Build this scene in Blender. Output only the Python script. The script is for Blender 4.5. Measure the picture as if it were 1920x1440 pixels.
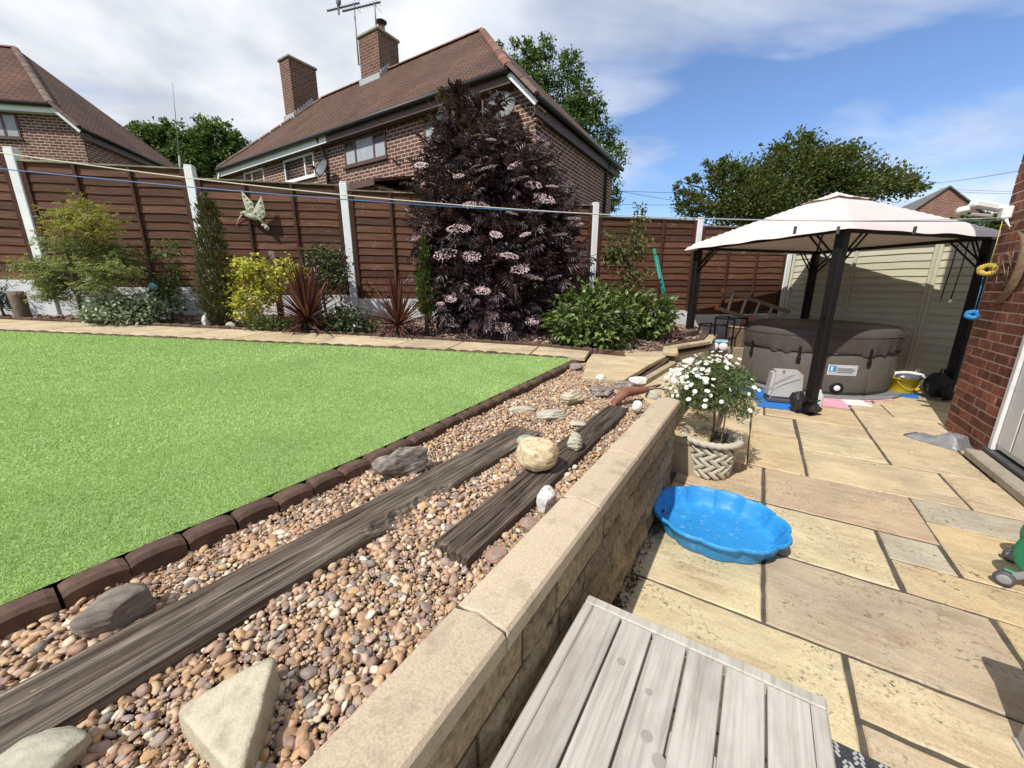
import bpy, math, random
import numpy as np
from mathutils import Vector, Matrix

for o in list(bpy.data.objects):
    bpy.data.objects.remove(o)
scene = bpy.context.scene
C = scene.collection
PI = math.pi
R = math.radians

# ---------------------------------------------------------------- camera
CAM_H = 1.45                     # eye height above the patio paving
PITCH = math.atan(180 / 721)
cam = bpy.data.cameras.new('camera')
cam.sensor_width = 36
cam.sensor_fit = 'HORIZONTAL'
cam.lens = 36 * 721 / 1920
cam.clip_start = 0.02
cam.clip_end = 2000
camo = bpy.data.objects.new('camera', cam)
camo.location = (0, 0, CAM_H)
camo.rotation_euler = (PI / 2 - PITCH, 0, 0)
C.objects.link(camo)
scene.camera = camo

# ---------------------------------------------------------------- sky, sun, exposure
SUN_AZ, SUN_EL = R(220.5), R(50)
sun_dir = Vector((math.sin(SUN_AZ) * math.cos(SUN_EL), math.cos(SUN_AZ) * math.cos(SUN_EL), math.sin(SUN_EL)))
w = bpy.data.worlds.new('World')
scene.world = w
w.use_nodes = True
nt = w.node_tree
N = nt.nodes
L = nt.links
bg = N['Background']
sky = N.new('ShaderNodeTexSky')
sky.sky_type = 'NISHITA'
sky.sun_disc = False
sky.sun_elevation = SUN_EL
sky.sun_rotation = SUN_AZ
sky.air_density = 1.0
sky.dust_density = 0.3
sky.ozone_density = 1.6
tc = N.new('ShaderNodeTexCoord')
sep = N.new('ShaderNodeSeparateXYZ')
L.new(tc.outputs['Generated'], sep.inputs[0])
mx = N.new('ShaderNodeMath'); mx.operation = 'MAXIMUM'; mx.inputs[1].default_value = 0.0
L.new(sep.outputs['Z'], mx.inputs[0])
ad = N.new('ShaderNodeMath'); ad.operation = 'ADD'; ad.inputs[1].default_value = 0.22
L.new(mx.outputs[0], ad.inputs[0])
dv = []
for ax in 'XY':
    d = N.new('ShaderNodeMath'); d.operation = 'DIVIDE'
    L.new(sep.outputs[ax], d.inputs[0]); L.new(ad.outputs[0], d.inputs[1]); dv.append(d)
cmb = N.new('ShaderNodeCombineXYZ')
L.new(dv[0].outputs[0], cmb.inputs[0]); L.new(dv[1].outputs[0], cmb.inputs[1])
mp = N.new('ShaderNodeMapping')
mp.inputs['Rotation'].default_value = (0, 0, R(-35))
mp.inputs['Scale'].default_value = (0.55, 1.25, 1)
mp.inputs['Location'].default_value = (3.1, 7.4, 0)
L.new(cmb.outputs[0], mp.inputs[0])
n1 = N.new('ShaderNodeTexNoise')
n1.inputs['Scale'].default_value = 1.9; n1.inputs['Detail'].default_value = 9; n1.inputs['Roughness'].default_value = 0.5
n1.inputs['Distortion'].default_value = 0.5
L.new(mp.outputs[0], n1.inputs['Vector'])
n2 = N.new('ShaderNodeTexNoise')                        # broad cover
n2.inputs['Scale'].default_value = 0.42; n2.inputs['Detail'].default_value = 2
mp2 = N.new('ShaderNodeMapping'); mp2.inputs['Location'].default_value = (2.05, 1.4, 0.3)
L.new(cmb.outputs[0], mp2.inputs[0])
L.new(mp2.outputs[0], n2.inputs['Vector'])
mm = N.new('ShaderNodeMath'); mm.operation = 'MULTIPLY_ADD'; mm.inputs[1].default_value = 2.5; mm.inputs[2].default_value = -1.22
L.new(n2.outputs[0], mm.inputs[0])
sm = N.new('ShaderNodeMath'); sm.operation = 'ADD'
L.new(n1.outputs[0], sm.inputs[0]); L.new(mm.outputs[0], sm.inputs[1])
cr = N.new('ShaderNodeValToRGB')
cr.color_ramp.elements[0].position = 0.28; cr.color_ramp.elements[0].color = (0.02, 0.02, 0.02, 1)
cr.color_ramp.elements[1].position = 0.68; cr.color_ramp.elements[1].color = (0.95, 0.95, 0.95, 1)
el_ = cr.color_ramp.elements.new(0.41); el_.color = (0.40, 0.40, 0.40, 1)
L.new(sm.outputs[0], cr.inputs[0])
n3 = N.new('ShaderNodeTexNoise')
n3.inputs['Scale'].default_value = 2.8; n3.inputs['Detail'].default_value = 6
L.new(mp2.outputs[0], n3.inputs['Vector'])
cc = N.new('ShaderNodeValToRGB')
cc.color_ramp.elements[0].position = 0.35; cc.color_ramp.elements[0].color = (4.6, 4.9, 5.4, 1)
cc.color_ramp.elements[1].position = 0.65; cc.color_ramp.elements[1].color = (7.5, 7.6, 7.8, 1)
L.new(n3.outputs[0], cc.inputs[0])
mixs = N.new('ShaderNodeMixRGB')
tint = N.new('ShaderNodeMixRGB'); tint.blend_type = 'MULTIPLY'; tint.inputs[0].default_value = 1.0; tint.inputs[2].default_value = (0.86, 1.0, 1.22, 1)
L.new(sky.outputs[0], tint.inputs[1])
L.new(cr.outputs[0], mixs.inputs[0]); L.new(tint.outputs[0], mixs.inputs[1]); L.new(cc.outputs[0], mixs.inputs[2])
L.new(mixs.outputs[0], bg.inputs['Color'])
bg.inputs['Strength'].default_value = 0.14

sl = bpy.data.lights.new('sun', 'SUN')
sl.energy = 5.0
sl.angle = R(0.53)
sl.color = (1.0, 0.955, 0.88)
so = bpy.data.objects.new('sun', sl)
so.rotation_euler = sun_dir.to_track_quat('Z', 'Y').to_euler()
so.location = (-20, -22, 30)
C.objects.link(so)
vs = scene.view_settings
vs.view_transform = 'Standard'
vs.look = 'None'
vs.exposure = 0.04
vs.gamma = 1.0
vs.use_curve_mapping = False

# ---------------------------------------------------------------- frames and measuring helpers
AZ = R(32.5)                                     # the patio and both houses are laid out along this bearing
PU = np.array([math.cos(AZ), -math.sin(AZ)])     # across the patio
PT = np.array([math.sin(AZ), math.cos(AZ)])      # along the patio


def pw(o, s, z=0.0):
    q = PU * o + PT * s
    return (float(q[0]), float(q[1]), z)


def ray(x, y):
    u = (x - 960) / 721; v = (720 - y) / 721
    return np.array([u, math.cos(PITCH) + v * math.sin(PITCH), -math.sin(PITCH) + v * math.cos(PITCH)])


def at(x, y, Y):
    """world point at distance Y in front of the eye along a sighted bearing"""
    r = ray(x, y); q = r * (Y / r[1])
    return Vector((q[0], q[1], q[2] + CAM_H))


def onz(x, y, z):
    r = ray(x, y); q = r * ((z - CAM_H) / r[2])
    return Vector((q[0], q[1], z))


def G(x, y):
    """the sloping upper garden"""
    return 0.59 + 0.042 * y - 0.045 * x


def gp(x, y, off=0.0):
    r = ray(x, y); t = -(0.86 - off) / (r[2] - 0.042 * r[1] + 0.045 * r[0]); q = r * t
    return Vector((q[0], q[1], q[2] + CAM_H))


# ---------------------------------------------------------------- object helpers
def tag(o, label, cat=None, group=None, kind=None):
    if label: o['label'] = label
    if cat: o['category'] = cat
    if group: o['group'] = group
    if kind: o['kind'] = kind
    return o


def link(name, data, parent=None, loc=None, rot=None):
    o = bpy.data.objects.new(name, data)
    C.objects.link(o)
    if parent is not None: o.parent = parent
    if loc is not None: o.location = loc
    if rot is not None: o.rotation_euler = rot if hasattr(rot, '__len__') else (0, 0, rot)
    return o


def thing(name, label, cat, loc=(0, 0, 0), rot=0, group=None):
    o = link(name, None, None, loc, rot)
    o.empty_display_size = 0.05
    return tag(o, label, cat, group)


def npmesh(name, V, F, mat=None, smooth=False):
    """F: (n,k) int array, all faces the same size"""
    V = np.asarray(V, dtype=np.float32).reshape(-1, 3); F = np.asarray(F, dtype=np.int32)
    me = bpy.data.meshes.new(name)
    me.vertices.add(len(V)); me.vertices.foreach_set('co', V.ravel())
    k = F.shape[1]; n = len(F)
    me.loops.add(n * k); me.loops.foreach_set('vertex_index', F.ravel())
    me.polygons.add(n)
    me.polygons.foreach_set('loop_start', np.arange(0, n * k, k, dtype=np.int32))
    me.polygons.foreach_set('loop_total', np.full(n, k, dtype=np.int32))
    if smooth: me.polygons.foreach_set('use_smooth', np.ones(n, dtype=bool))
    me.update(calc_edges=True)
    if mat: me.materials.append(mat)
    return me


class MB:
    """collects shapes of ONE part"""
    def __init__(s):
        s.v = []; s.f = []; s.sm = []; s.mi = []; s.cur = 0

    def add(s, V, F, smooth=False):
        b = len(s.v)
        s.v += [tuple(float(c) for c in p) for p in V]
        for f in F:
            s.f.append(tuple(int(i) + b for i in f)); s.sm.append(smooth); s.mi.append(s.cur)
        return s

    def box(s, x0, x1, y0, y1, z0, z1, ch=0.0, mtx=None, jit=0.0, rnd=None):
        if ch <= 0:
            V = [(x, y, z) for z in (z0, z1) for y in (y0, y1) for x in (x0, x1)]
            F = [(0, 2, 3, 1), (4, 5, 7, 6), (0, 1, 5, 4), (2, 6, 7, 3), (0, 4, 6, 2), (1, 3, 7, 5)]
        else:
            V, F = chbox(x0, x1, y0, y1, z0, z1, ch)
        if jit and rnd:
            V = [(a + rnd.uniform(-jit, jit), b + rnd.uniform(-jit, jit), c + rnd.uniform(-jit, jit)) for a, b, c in V]
        if mtx is not None: V = [tuple(mtx @ Vector(p)) for p in V]
        return s.add(V, F)

    def bar(s, p, q, wx, wz, up=(0, 0, 1), ch=0.0):
        """a bar of section wx by wz from p to q"""
        p = Vector(p); q = Vector(q); d = q - p; l = d.length; d.normalize()
        upv = Vector(up)
        if abs(d.dot(upv)) > 0.98: upv = Vector((0, 1, 0))
        side = d.cross(upv).normalized(); u2 = side.cross(d).normalized()
        m = Matrix(((side.x, d.x, u2.x, p.x), (side.y, d.y, u2.y, p.y), (side.z, d.z, u2.z, p.z), (0, 0, 0, 1)))
        return s.box(-wx / 2, wx / 2, 0, l, -wz / 2, wz / 2, ch, m)

    def tube(s, pts, rad, seg=8, caps=True):
        V, F = tube(pts, rad, seg, caps)
        return s.add(V, F, True)

    def lathe(s, prof, seg=24, close=False, mtx=None):
        V = []; F = []
        n = len(prof)
        for i in range(seg):
            a = 2 * PI * i / seg
            for r, z in prof: V.append((r * math.cos(a), r * math.sin(a), z))
        for i in range(seg):
            j = (i + 1) % seg
            for k in range(n - 1): F.append((i * n + k, j * n + k, j * n + k + 1, i * n + k + 1))
        if mtx is not None: V = [tuple(mtx @ Vector(p)) for p in V]
        return s.add(V, F, True)

    def prism(s, poly, z0, z1, mtx=None):
        n = len(poly)
        V = [(x, y, z0) for x, y in poly] + [(x, y, z1) for x, y in poly]
        F = [tuple(range(n))[::-1], tuple(range(n, 2 * n))] + [(i, (i + 1) % n, n + (i + 1) % n, n + i) for i in range(n)]
        if mtx is not None: V = [tuple(mtx @ Vector(p)) for p in V]
        return s.add(V, F)

    def mesh(s, name, *mats):
        me = bpy.data.meshes.new(name)
        me.from_pydata(s.v, [], s.f)
        me.polygons.foreach_set('use_smooth', s.sm)
        for m in mats: me.materials.append(m)
        if len(mats) > 1: me.polygons.foreach_set('material_index', s.mi)
        me.update()
        return me

    def build(s, name, mat, parent=None, loc=None, rot=None):
        mats = mat if isinstance(mat, (list, tuple)) else [mat]
        return link(name, s.mesh(name, *mats), parent, loc, rot)


def chbox(x0, x1, y0, y1, z0, z1, c):
    V = []; idx = {}
    X = (x0, x1); Y = (y0, y1); Z = (z0, z1)
    for i in (0, 1):
        for j in (0, 1):
            for k in (0, 1):
                sx = c if i == 0 else -c; sy = c if j == 0 else -c; sz = c if k == 0 else -c
                for a, p in enumerate(((X[i], Y[j] + sy, Z[k] + sz), (X[i] + sx, Y[j], Z[k] + sz), (X[i] + sx, Y[j] + sy, Z[k]))):
                    idx[(i, j, k, a)] = len(V); V.append(p)
    F = []
    I = lambda *a: idx[a]
    for i in (0, 1):
        f = [I(i, 0, 0, 0), I(i, 1, 0, 0), I(i, 1, 1, 0), I(i, 0, 1, 0)]; F.append(f if i else f[::-1])
        f = [I(0, i, 0, 1), I(1, i, 0, 1), I(1, i, 1, 1), I(0, i, 1, 1)]; F.append(f[::-1] if i else f)
        f = [I(0, 0, i, 2), I(1, 0, i, 2), I(1, 1, i, 2), I(0, 1, i, 2)]; F.append(f if i else f[::-1])
    for i in (0, 1):
        for j in (0, 1):
            f = [I(i, j, 0, 0), I(i, j, 1, 0), I(i, j, 1, 1), I(i, j, 0, 1)]; F.append(f[::-1] if (i + j) % 2 else f)
            f = [I(i, 0, j, 0), I(i, 1, j, 0), I(i, 1, j, 2), I(i, 0, j, 2)]; F.append(f if (i + j) % 2 else f[::-1])
            f = [I(0, i, j, 1), I(1, i, j, 1), I(1, i, j, 2), I(0, i, j, 2)]; F.append(f[::-1] if (i + j) % 2 else f)
            for k in (0, 1):
                f = [I(i, j, k, 0), I(i, j, k, 1), I(i, j, k, 2)]; F.append(f if (i + j + k) % 2 else f[::-1])
    return V, F


def tube(pts, rad, seg=8, caps=True):
    P = [Vector(p) for p in pts]; n = len(P)
    if not hasattr(rad, '__len__'): rad = [rad] * n
    V = []; F = []
    prev = None
    for i in range(n):
        d = (P[min(i + 1, n - 1)] - P[max(i - 1, 0)])
        if d.length < 1e-9: d = Vector((0, 0, 1))
        d.normalize()
        if prev is None:
            a = Vector((0, 0, 1)) if abs(d.z) < 0.9 else Vector((1, 0, 0))
            s1 = d.cross(a).normalized()
        else:
            s1 = (prev - d * prev.dot(d))
            s1 = s1.normalized() if s1.length > 1e-6 else d.orthogonal().normalized()
        prev = s1
        s2 = d.cross(s1)
        for k in range(seg):
            t = 2 * PI * k / seg
            V.append(tuple(P[i] + (s1 * math.cos(t) + s2 * math.sin(t)) * rad[i]))
    for i in range(n - 1):
        for k in range(seg):
            k2 = (k + 1) % seg
            F.append((i * seg + k, i * seg + k2, (i + 1) * seg + k2, (i + 1) * seg + k))
    if caps:
        F.append(tuple(range(seg))[::-1]); F.append(tuple((n - 1) * seg + k for k in range(seg)))
    return V, F


def icosphere(sub):
    t = (1 + 5 ** .5) / 2
    V = np.array([(-1, t, 0), (1, t, 0), (-1, -t, 0), (1, -t, 0), (0, -1, t), (0, 1, t), (0, -1, -t), (0, 1, -t), (t, 0, -1), (t, 0, 1), (-t, 0, -1), (-t, 0, 1)], float)
    V /= np.linalg.norm(V[0])
    F = [(0, 11, 5), (0, 5, 1), (0, 1, 7), (0, 7, 10), (0, 10, 11), (1, 5, 9), (5, 11, 4), (11, 10, 2), (10, 7, 6), (7, 1, 8), (3, 9, 4), (3, 4, 2), (3, 2, 6), (3, 6, 8), (3, 8, 9), (4, 9, 5), (2, 4, 11), (6, 2, 10), (8, 6, 7), (9, 8, 1)]
    V = [tuple(v) for v in V]
    for _ in range(sub):
        cache = {}; nf = []
        def mid(a, b):
            k = (min(a, b), max(a, b))
            if k not in cache:
                m = np.array(V[a]) + np.array(V[b]); m /= np.linalg.norm(m); cache[k] = len(V); V.append(tuple(m))
            return cache[k]
        for a, b, c in F:
            ab, bc, ca = mid(a, b), mid(b, c), mid(c, a)
            nf += [(a, ab, ca), (b, bc, ab), (c, ca, bc), (ab, bc, ca)]
        F = nf
    return np.array(V), np.array(F)


ICO = {k: icosphere(k) for k in (0, 1, 2, 3, 4)}


def vnoise(P, seed, scale=1.0, octaves=3):
    """cheap smooth pseudo noise from summed sines, about -1..1"""
    r = np.random.RandomState(seed); out = np.zeros(len(P)); amp = 1.0; tot = 0
    for o in range(octaves):
        for _ in range(4):
            k = r.normal(size=3) * scale * (2 ** o) * 1.6; ph = r.uniform(0, 6.28)
            out += amp * np.sin(P @ k + ph) * 0.5
        tot += amp; amp *= 0.5
    return out / tot


def inpoly(P, poly):
    x = P[:, 0]; y = P[:, 1]; ins = np.zeros(len(P), bool); n = len(poly)
    for i in range(n):
        x1, y1 = poly[i]; x2, y2 = poly[(i + 1) % n]
        c = ((y1 > y) != (y2 > y)) & (x < (x2 - x1) * (y - y1) / (y2 - y1 + 1e-12) + x1)
        ins ^= c
    return ins


# ---------------------------------------------------------------- material helpers
def newmat(name):
    m = bpy.data.materials.new(name); m.use_nodes = True
    t = m.node_tree; b = t.nodes['Principled BSDF']
    return m, t, t.nodes, t.links, b


def coords(t, stretch=(1, 1, 1), objrand=True, coord='Object'):
    n, l = t.nodes, t.links
    tc = n.new('ShaderNodeTexCoord'); mp = n.new('ShaderNodeMapping'); mp.inputs['Scale'].default_value = stretch
    src = tc.outputs[coord]
    if objrand:
        oi = n.new('ShaderNodeObjectInfo'); ml = n.new('ShaderNodeMath'); ml.operation = 'MULTIPLY'; ml.inputs[1].default_value = 37.0
        l.new(oi.outputs['Random'], ml.inputs[0])
        va = n.new('ShaderNodeVectorMath'); va.operation = 'ADD'
        l.new(src, va.inputs[0]); l.new(ml.outputs[0], va.inputs[1]); src = va.outputs[0]
    l.new(src, mp.inputs[0])
    return mp.outputs[0]


def ramp(t, cols, fac, interp='LINEAR'):
    r = t.nodes.new('ShaderNodeValToRGB'); e = r.color_ramp.elements; r.color_ramp.interpolation = interp
    while len(e) < len(cols): e.new(0.5)
    for i, (p, c) in enumerate(cols):
        e[i].position = p; e[i].color = (*c, 1)
    t.links.new(fac, r.inputs[0])
    return r.outputs[0]


def noise(t, vec, scale, detail=5, rough=0.6, dist=0.0):
    n = t.nodes.new('ShaderNodeTexNoise'); n.inputs['Scale'].default_value = scale; n.inputs['Detail'].default_value = detail
    n.inputs['Roughness'].default_value = rough; n.inputs['Distortion'].default_value = dist
    t.links.new(vec, n.inputs['Vector'])
    return n.outputs['Fac']


def mixc(t, fac, a, b, mode='MIX'):
    m = t.nodes.new('ShaderNodeMixRGB'); m.blend_type = mode
    for i, v in ((0, fac), (1, a), (2, b)):
        if isinstance(v, (int, float)): m.inputs[i].default_value = v
        elif isinstance(v, tuple): m.inputs[i].default_value = (*v, 1)
        else: t.links.new(v, m.inputs[i])
    return m.outputs[0]


def bump(t, b, h, strength, dist=0.01):
    n = t.nodes.new('ShaderNodeBump'); n.inputs['Strength'].default_value = strength; n.inputs['Distance'].default_value = dist
    t.links.new(h, n.inputs['Height']); t.links.new(n.outputs[0], b.inputs['Normal'])


def objval(t, col, lo, hi):
    """per-object brightness variation"""
    oi = t.nodes.new('ShaderNodeObjectInfo'); mr = t.nodes.new('ShaderNodeMapRange')
    mr.inputs['To Min'].default_value = lo; mr.inputs['To Max'].default_value = hi
    t.links.new(oi.outputs['Random'], mr.inputs['Value'])
    h = t.nodes.new('ShaderNodeHueSaturation'); t.links.new(mr.outputs[0], h.inputs['Value']); t.links.new(col, h.inputs['Color'])
    return h.outputs[0]


def pmat(name, cols, scale=6, stretch=(1, 1, 1), rough=0.8, bmp=0.3, bscale=60, bdist=0.004, objrand=True, var=None, metallic=0.0, spec=0.4, dirt=None, detail=6):
    m, t, n, l, b = newmat(name)
    v = coords(t, stretch, objrand)
    if not isinstance(cols[0][1], tuple): cols = [(0.3 + 0.4 * i / max(1, len(cols) - 1), c) for i, c in enumerate(cols)]
    col = ramp(t, cols, noise(t, v, scale, detail))
    if dirt:
        col = mixc(t, ramp(t, [(dirt[1], (0, 0, 0)), (dirt[2], (1, 1, 1))], noise(t, v, dirt[3], 6, 0.7)), col, dirt[0])
    if var: col = objval(t, col, *var)
    l.new(col, b.inputs['Base Color'])
    b.inputs['Roughness'].default_value = rough; b.inputs['Metallic'].default_value = metallic
    b.inputs['Specular IOR Level'].default_value = spec
    if bmp: bump(t, b, noise(t, v, bscale, 5, 0.65), bmp, bdist)
    return m


def lmat(name, cols, trans=0.35, rough=0.5, spec=0.35):
    """leaf: each leaf its own shade, light shines partly through"""
    m, t, n, l, b = newmat(name)
    g = n.new('ShaderNodeNewGeometry')
    k = len(cols)
    col = ramp(t, [((i + 0.5) / k, c) for i, c in enumerate(cols)], g.outputs['Random Per Island'])
    l.new(col, b.inputs['Base Color']); b.inputs['Roughness'].default_value = rough; b.inputs['Specular IOR Level'].default_value = spec
    if trans:
        tr = n.new('ShaderNodeBsdfTranslucent'); l.new(mixc(t, 1.0, col, (1.0, 1.0, 0.55), 'MULTIPLY'), tr.inputs['Color'])
        ms = n.new('ShaderNodeMixShader'); ms.inputs[0].default_value = trans
        l.new(b.outputs[0], ms.inputs[1]); l.new(tr.outputs[0], ms.inputs[2])
        l.new(ms.outputs[0], n['Material Output'].inputs['Surface'])
    return m
# ================================================================ THE SETTING
rng = random.Random(7)
nr = np.random.RandomState(11)

MORTAR = pmat('mortar_dark', [(0.055, 0.046, 0.034), (0.11, 0.092, 0.066)], 14, bmp=0.6, bscale=120)
SOIL = pmat('soil', [(0.06, 0.04, 0.028), (0.13, 0.09, 0.06)], 9, bmp=0.8, bscale=70, bdist=0.02)
GRASSF = pmat('rough_grass', [(0.05, 0.09, 0.02), (0.10, 0.13, 0.04)], 0.6, bmp=0.6, bscale=6, bdist=0.05)


def sandstone():
    m, t, n, l, b = newmat('riven_sandstone')
    v = coords(t, (1, 1, 1))
    vb = coords(t, (1.2, 7, 3))                      # bedding bands along the slab
    oi = n.new('ShaderNodeObjectInfo')
    n1 = noise(t, v, 3.0, 7, 0.62, 0.6)
    n2 = noise(t, vb, 2.4, 8, 0.65, 0.8)
    base = mixc(t, ramp(t, [(0.36, (0, 0, 0)), (0.66, (1, 1, 1))], n2), oi.outputs['Color'], mixc(t, 1.0, oi.outputs['Color'], (0.74, 0.66, 0.58), 'MULTIPLY'))
    base = mixc(t, ramp(t, [(0.42, (0, 0, 0)), (0.72, (1, 1, 1))], n1), base, mixc(t, 1.0, oi.outputs['Color'], (1.12, 1.10, 1.0), 'MULTIPLY'))
    sp = noise(t, v, 46, 4, 0.7)
    patch = noise(t, v, 2.6, 4, 0.6, 1.0)
    mul = n.new('ShaderNodeMath'); mul.operation = 'MULTIPLY'
    l.new(ramp(t, [(0.55, (0, 0, 0)), (0.64, (1, 1, 1))], sp), mul.inputs[0])
    l.new(ramp(t, [(0.46, (0, 0, 0)), (0.66, (1, 1, 1))], patch), mul.inputs[1])
    base = mixc(t, mul.outputs[0], base, (0.10, 0.085, 0.065))
    big = noise(t, v, 1.7, 5, 0.7, 0.8)
    base = mixc(t, ramp(t, [(0.50, (0, 0, 0)), (0.72, (0.55, 0.55, 0.55))], big), base, (0.26, 0.225, 0.175))
    fine = noise(t, v, 150, 3, 0.6)
    base = mixc(t, 0.6, base, ramp(t, [(0.3, (0.66, 0.7, 0.66)), (0.7, (1.2, 1.2, 1.2))], fine), 'MULTIPLY')
    l.new(base, b.inputs['Base Color']); b.inputs['Roughness'].default_value = 0.78; b.inputs['Specular IOR Level'].default_value = 0.3
    hm = n.new('ShaderNodeMath'); hm.operation = 'ADD'
    l.new(n2, hm.inputs[0]); l.new(noise(t, v, 22, 7, 0.65), hm.inputs[1])
    bump(t, b, hm.outputs[0], 0.45, 0.006)
    return m


SAND = sandstone()
SLABC = {'cream': (0.57, 0.465, 0.315), 'yellow': (0.58, 0.495, 0.325), 'pink': (0.49, 0.375, 0.265), 'grey': (0.45, 0.41, 0.325),
         'orange': (0.56, 0.44, 0.275), 'buff': (0.53, 0.425, 0.29), 'pinkgrey': (0.47, 0.385, 0.285)}


def slab(parent, o0, o1, s0, s1, z1, th, col, name='paving_slab', gap=0.011, frame=pw):
    """one riven slab with slightly uneven edges and a broken arris"""
    r = random.Random(int((o0 * 91 + s0 * 37) * 1000))
    g = lambda: gap / 2 + r.uniform(-0.003, 0.004)
    a, b_, c, d = o0 + g() * 1.5, o1 - g() * 1.5, s0 + g(), s1 - g()
    cx, cy = (a + b_) / 2, (c + d) / 2
    nx = max(2, int((b_ - a) / 0.06)); ny = max(2, int((d - c) / 0.06))
    ring = [(a + (b_ - a) * i / nx, c) for i in range(nx)] + [(b_, c + (d - c) * i / ny) for i in range(ny)] + \
           [(b_ - (b_ - a) * i / nx, d) for i in range(nx)] + [(a, d - (d - c) * i / ny) for i in range(ny)]
    ring = [(x + r.uniform(-0.0025, 0.0025), y + r.uniform(-0.0025, 0.0025)) for x, y in ring]
    n = len(ring); V = []; F = []
    tilt = (r.uniform(-1, 1) * 0.004, r.uniform(-1, 1) * 0.004)
    for ins, dz in ((0, -th), (0, -0.007), (0.006, 0.0)):
        for x, y in ring:
            fx = x - cx; fy = y - cy
            k = 1 - ins / max(abs(fx), abs(fy), 0.05)
            V.append((fx * k, fy * k, dz + fx * tilt[0] + fy * tilt[1] + (r.uniform(-0.002, 0.001) if dz == 0 else 0)))
    for lv in (0, 1):
        for i in range(n): F.append((lv * n + i, lv * n + (i + 1) % n, (lv + 1) * n + (i + 1) % n, (lv + 1) * n + i))
    F.append(tuple(2 * n + i for i in range(n)))
    mb = MB().add(V, F)
    x, y, _ = frame(cx, cy)
    o = mb.build(name, SAND, parent, (x, y, z1), -AZ if frame is pw else 0)
    cc = SLABC[col]; k = r.uniform(0.94, 1.05)
    o.color = (cc[0] * k, cc[1] * k, cc[2] * k, 1)
    return o


# ---- ground sheet reaching the horizon (lower than every garden level)
mb = MB(); mb.add([(-900, -900, -0.12), (900, -900, -0.12), (900, 900, -0.12), (-900, 900, -0.12)], [(0, 1, 2, 3)])
tag(mb.build('ground', GRASSF), None, kind='structure')

# ---- the neighbours' ground behind the fence, higher than the patio
gx = np.linspace(-60, 40, 40); gy = np.linspace(7.0, 70, 30)
V = []; F = []
for j, y in enumerate(gy):
    for i, x in enumerate(gx):
        yy = y + 0.194 * (x - 3)if y < 8 else y
        V.append((x, yy, max(0.35, min(3.0, 0.75 - 0.05 * x)) - 0.1))
for j in range(len(gy) - 1):
    for i in range(len(gx) - 1):
        a = j * len(gx) + i; F.append((a, a + 1, a + len(gx) + 1, a + len(gx)))
tag(MB().add(V, F, True).build('terrain', GRASSF), None, kind='structure')

# ---- upper garden: one soil body with a vertical skirt towards the patio
FP0 = np.array([-6.215, 5.335]); FD = np.array([1.894, 0.368]) / 1.9294          # fence line


def fence_pt(k):
    q = FP0 + FD * 1.9294 * k
    return float(q[0]), float(q[1])


def path_far(x):
    """far edge of the path"""
    xs = [-9, -6.25, -3.03, -1.70, 0.255, 1.18, 1.6]; ys = [4.70, 4.746, 4.761, 4.724, 4.564, 4.304, 4.15]
    return float(np.interp(x, xs, ys))


def path_near(x):
    return float(np.interp(x, [-9, -5.5, -2.7, -0.2, 0.75], [4.17, 4.172, 4.18, 4.156, 4.03]))


def bedz(x, y):
    f = min(1.0, max(0.0, (y - path_far(x)) / 1.1))
    return G(x, y) - 0.015 + 0.11 * f * f * (3 - 2 * f)


def upper_z(x, y):
    return bedz(x, y) - 0.05 if y > path_far(x) else G(x, y) - 0.075


wall_in = [pw(-0.55, -2.0), pw(-0.55, 2.80)]
upper = [(-9.5, -2.5), wall_in[0][:2], wall_in[1][:2], pw(-0.93, 3.2)[:2], (1.84, 4.44), (2.05, 4.98), (2.75, 5.50), (3.20, 6.25), fence_pt(5.05), fence_pt(4), fence_pt(2), fence_pt(0), fence_pt(-1.8)]
import bmesh
bm = bmesh.new()
vv = [bm.verts.new((x, y, 0)) for x, y in upper]
bm.faces.new(vv)
for i in range(48):
    bmesh.ops.bisect_plane(bm, geom=bm.verts[:] + bm.edges[:] + bm.faces[:], plane_co=(-9.5 + i * 0.28, 0, 0), plane_no=(1, 0, 0))
for i in range(36):
    bmesh.ops.bisect_plane(bm, geom=bm.verts[:] + bm.edges[:] + bm.faces[:], plane_co=(0, -2.5 + i * 0.28, 0), plane_no=(0, 1, 0))
for v_ in bm.verts: v_.co.z = upper_z(v_.co.x, v_.co.y)
be = [e for e in bm.edges if e.is_boundary]
ret = bmesh.ops.extrude_edge_only(bm, edges=be)
for g_ in ret['geom']:
    if isinstance(g_, bmesh.types.BMVert): g_.co.z = -0.1
me = bpy.data.meshes.new('garden_soil'); bm.to_mesh(me); bm.free(); me.materials.append(SOIL)
tag(link('garden_soil', me), None, kind='structure')

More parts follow.
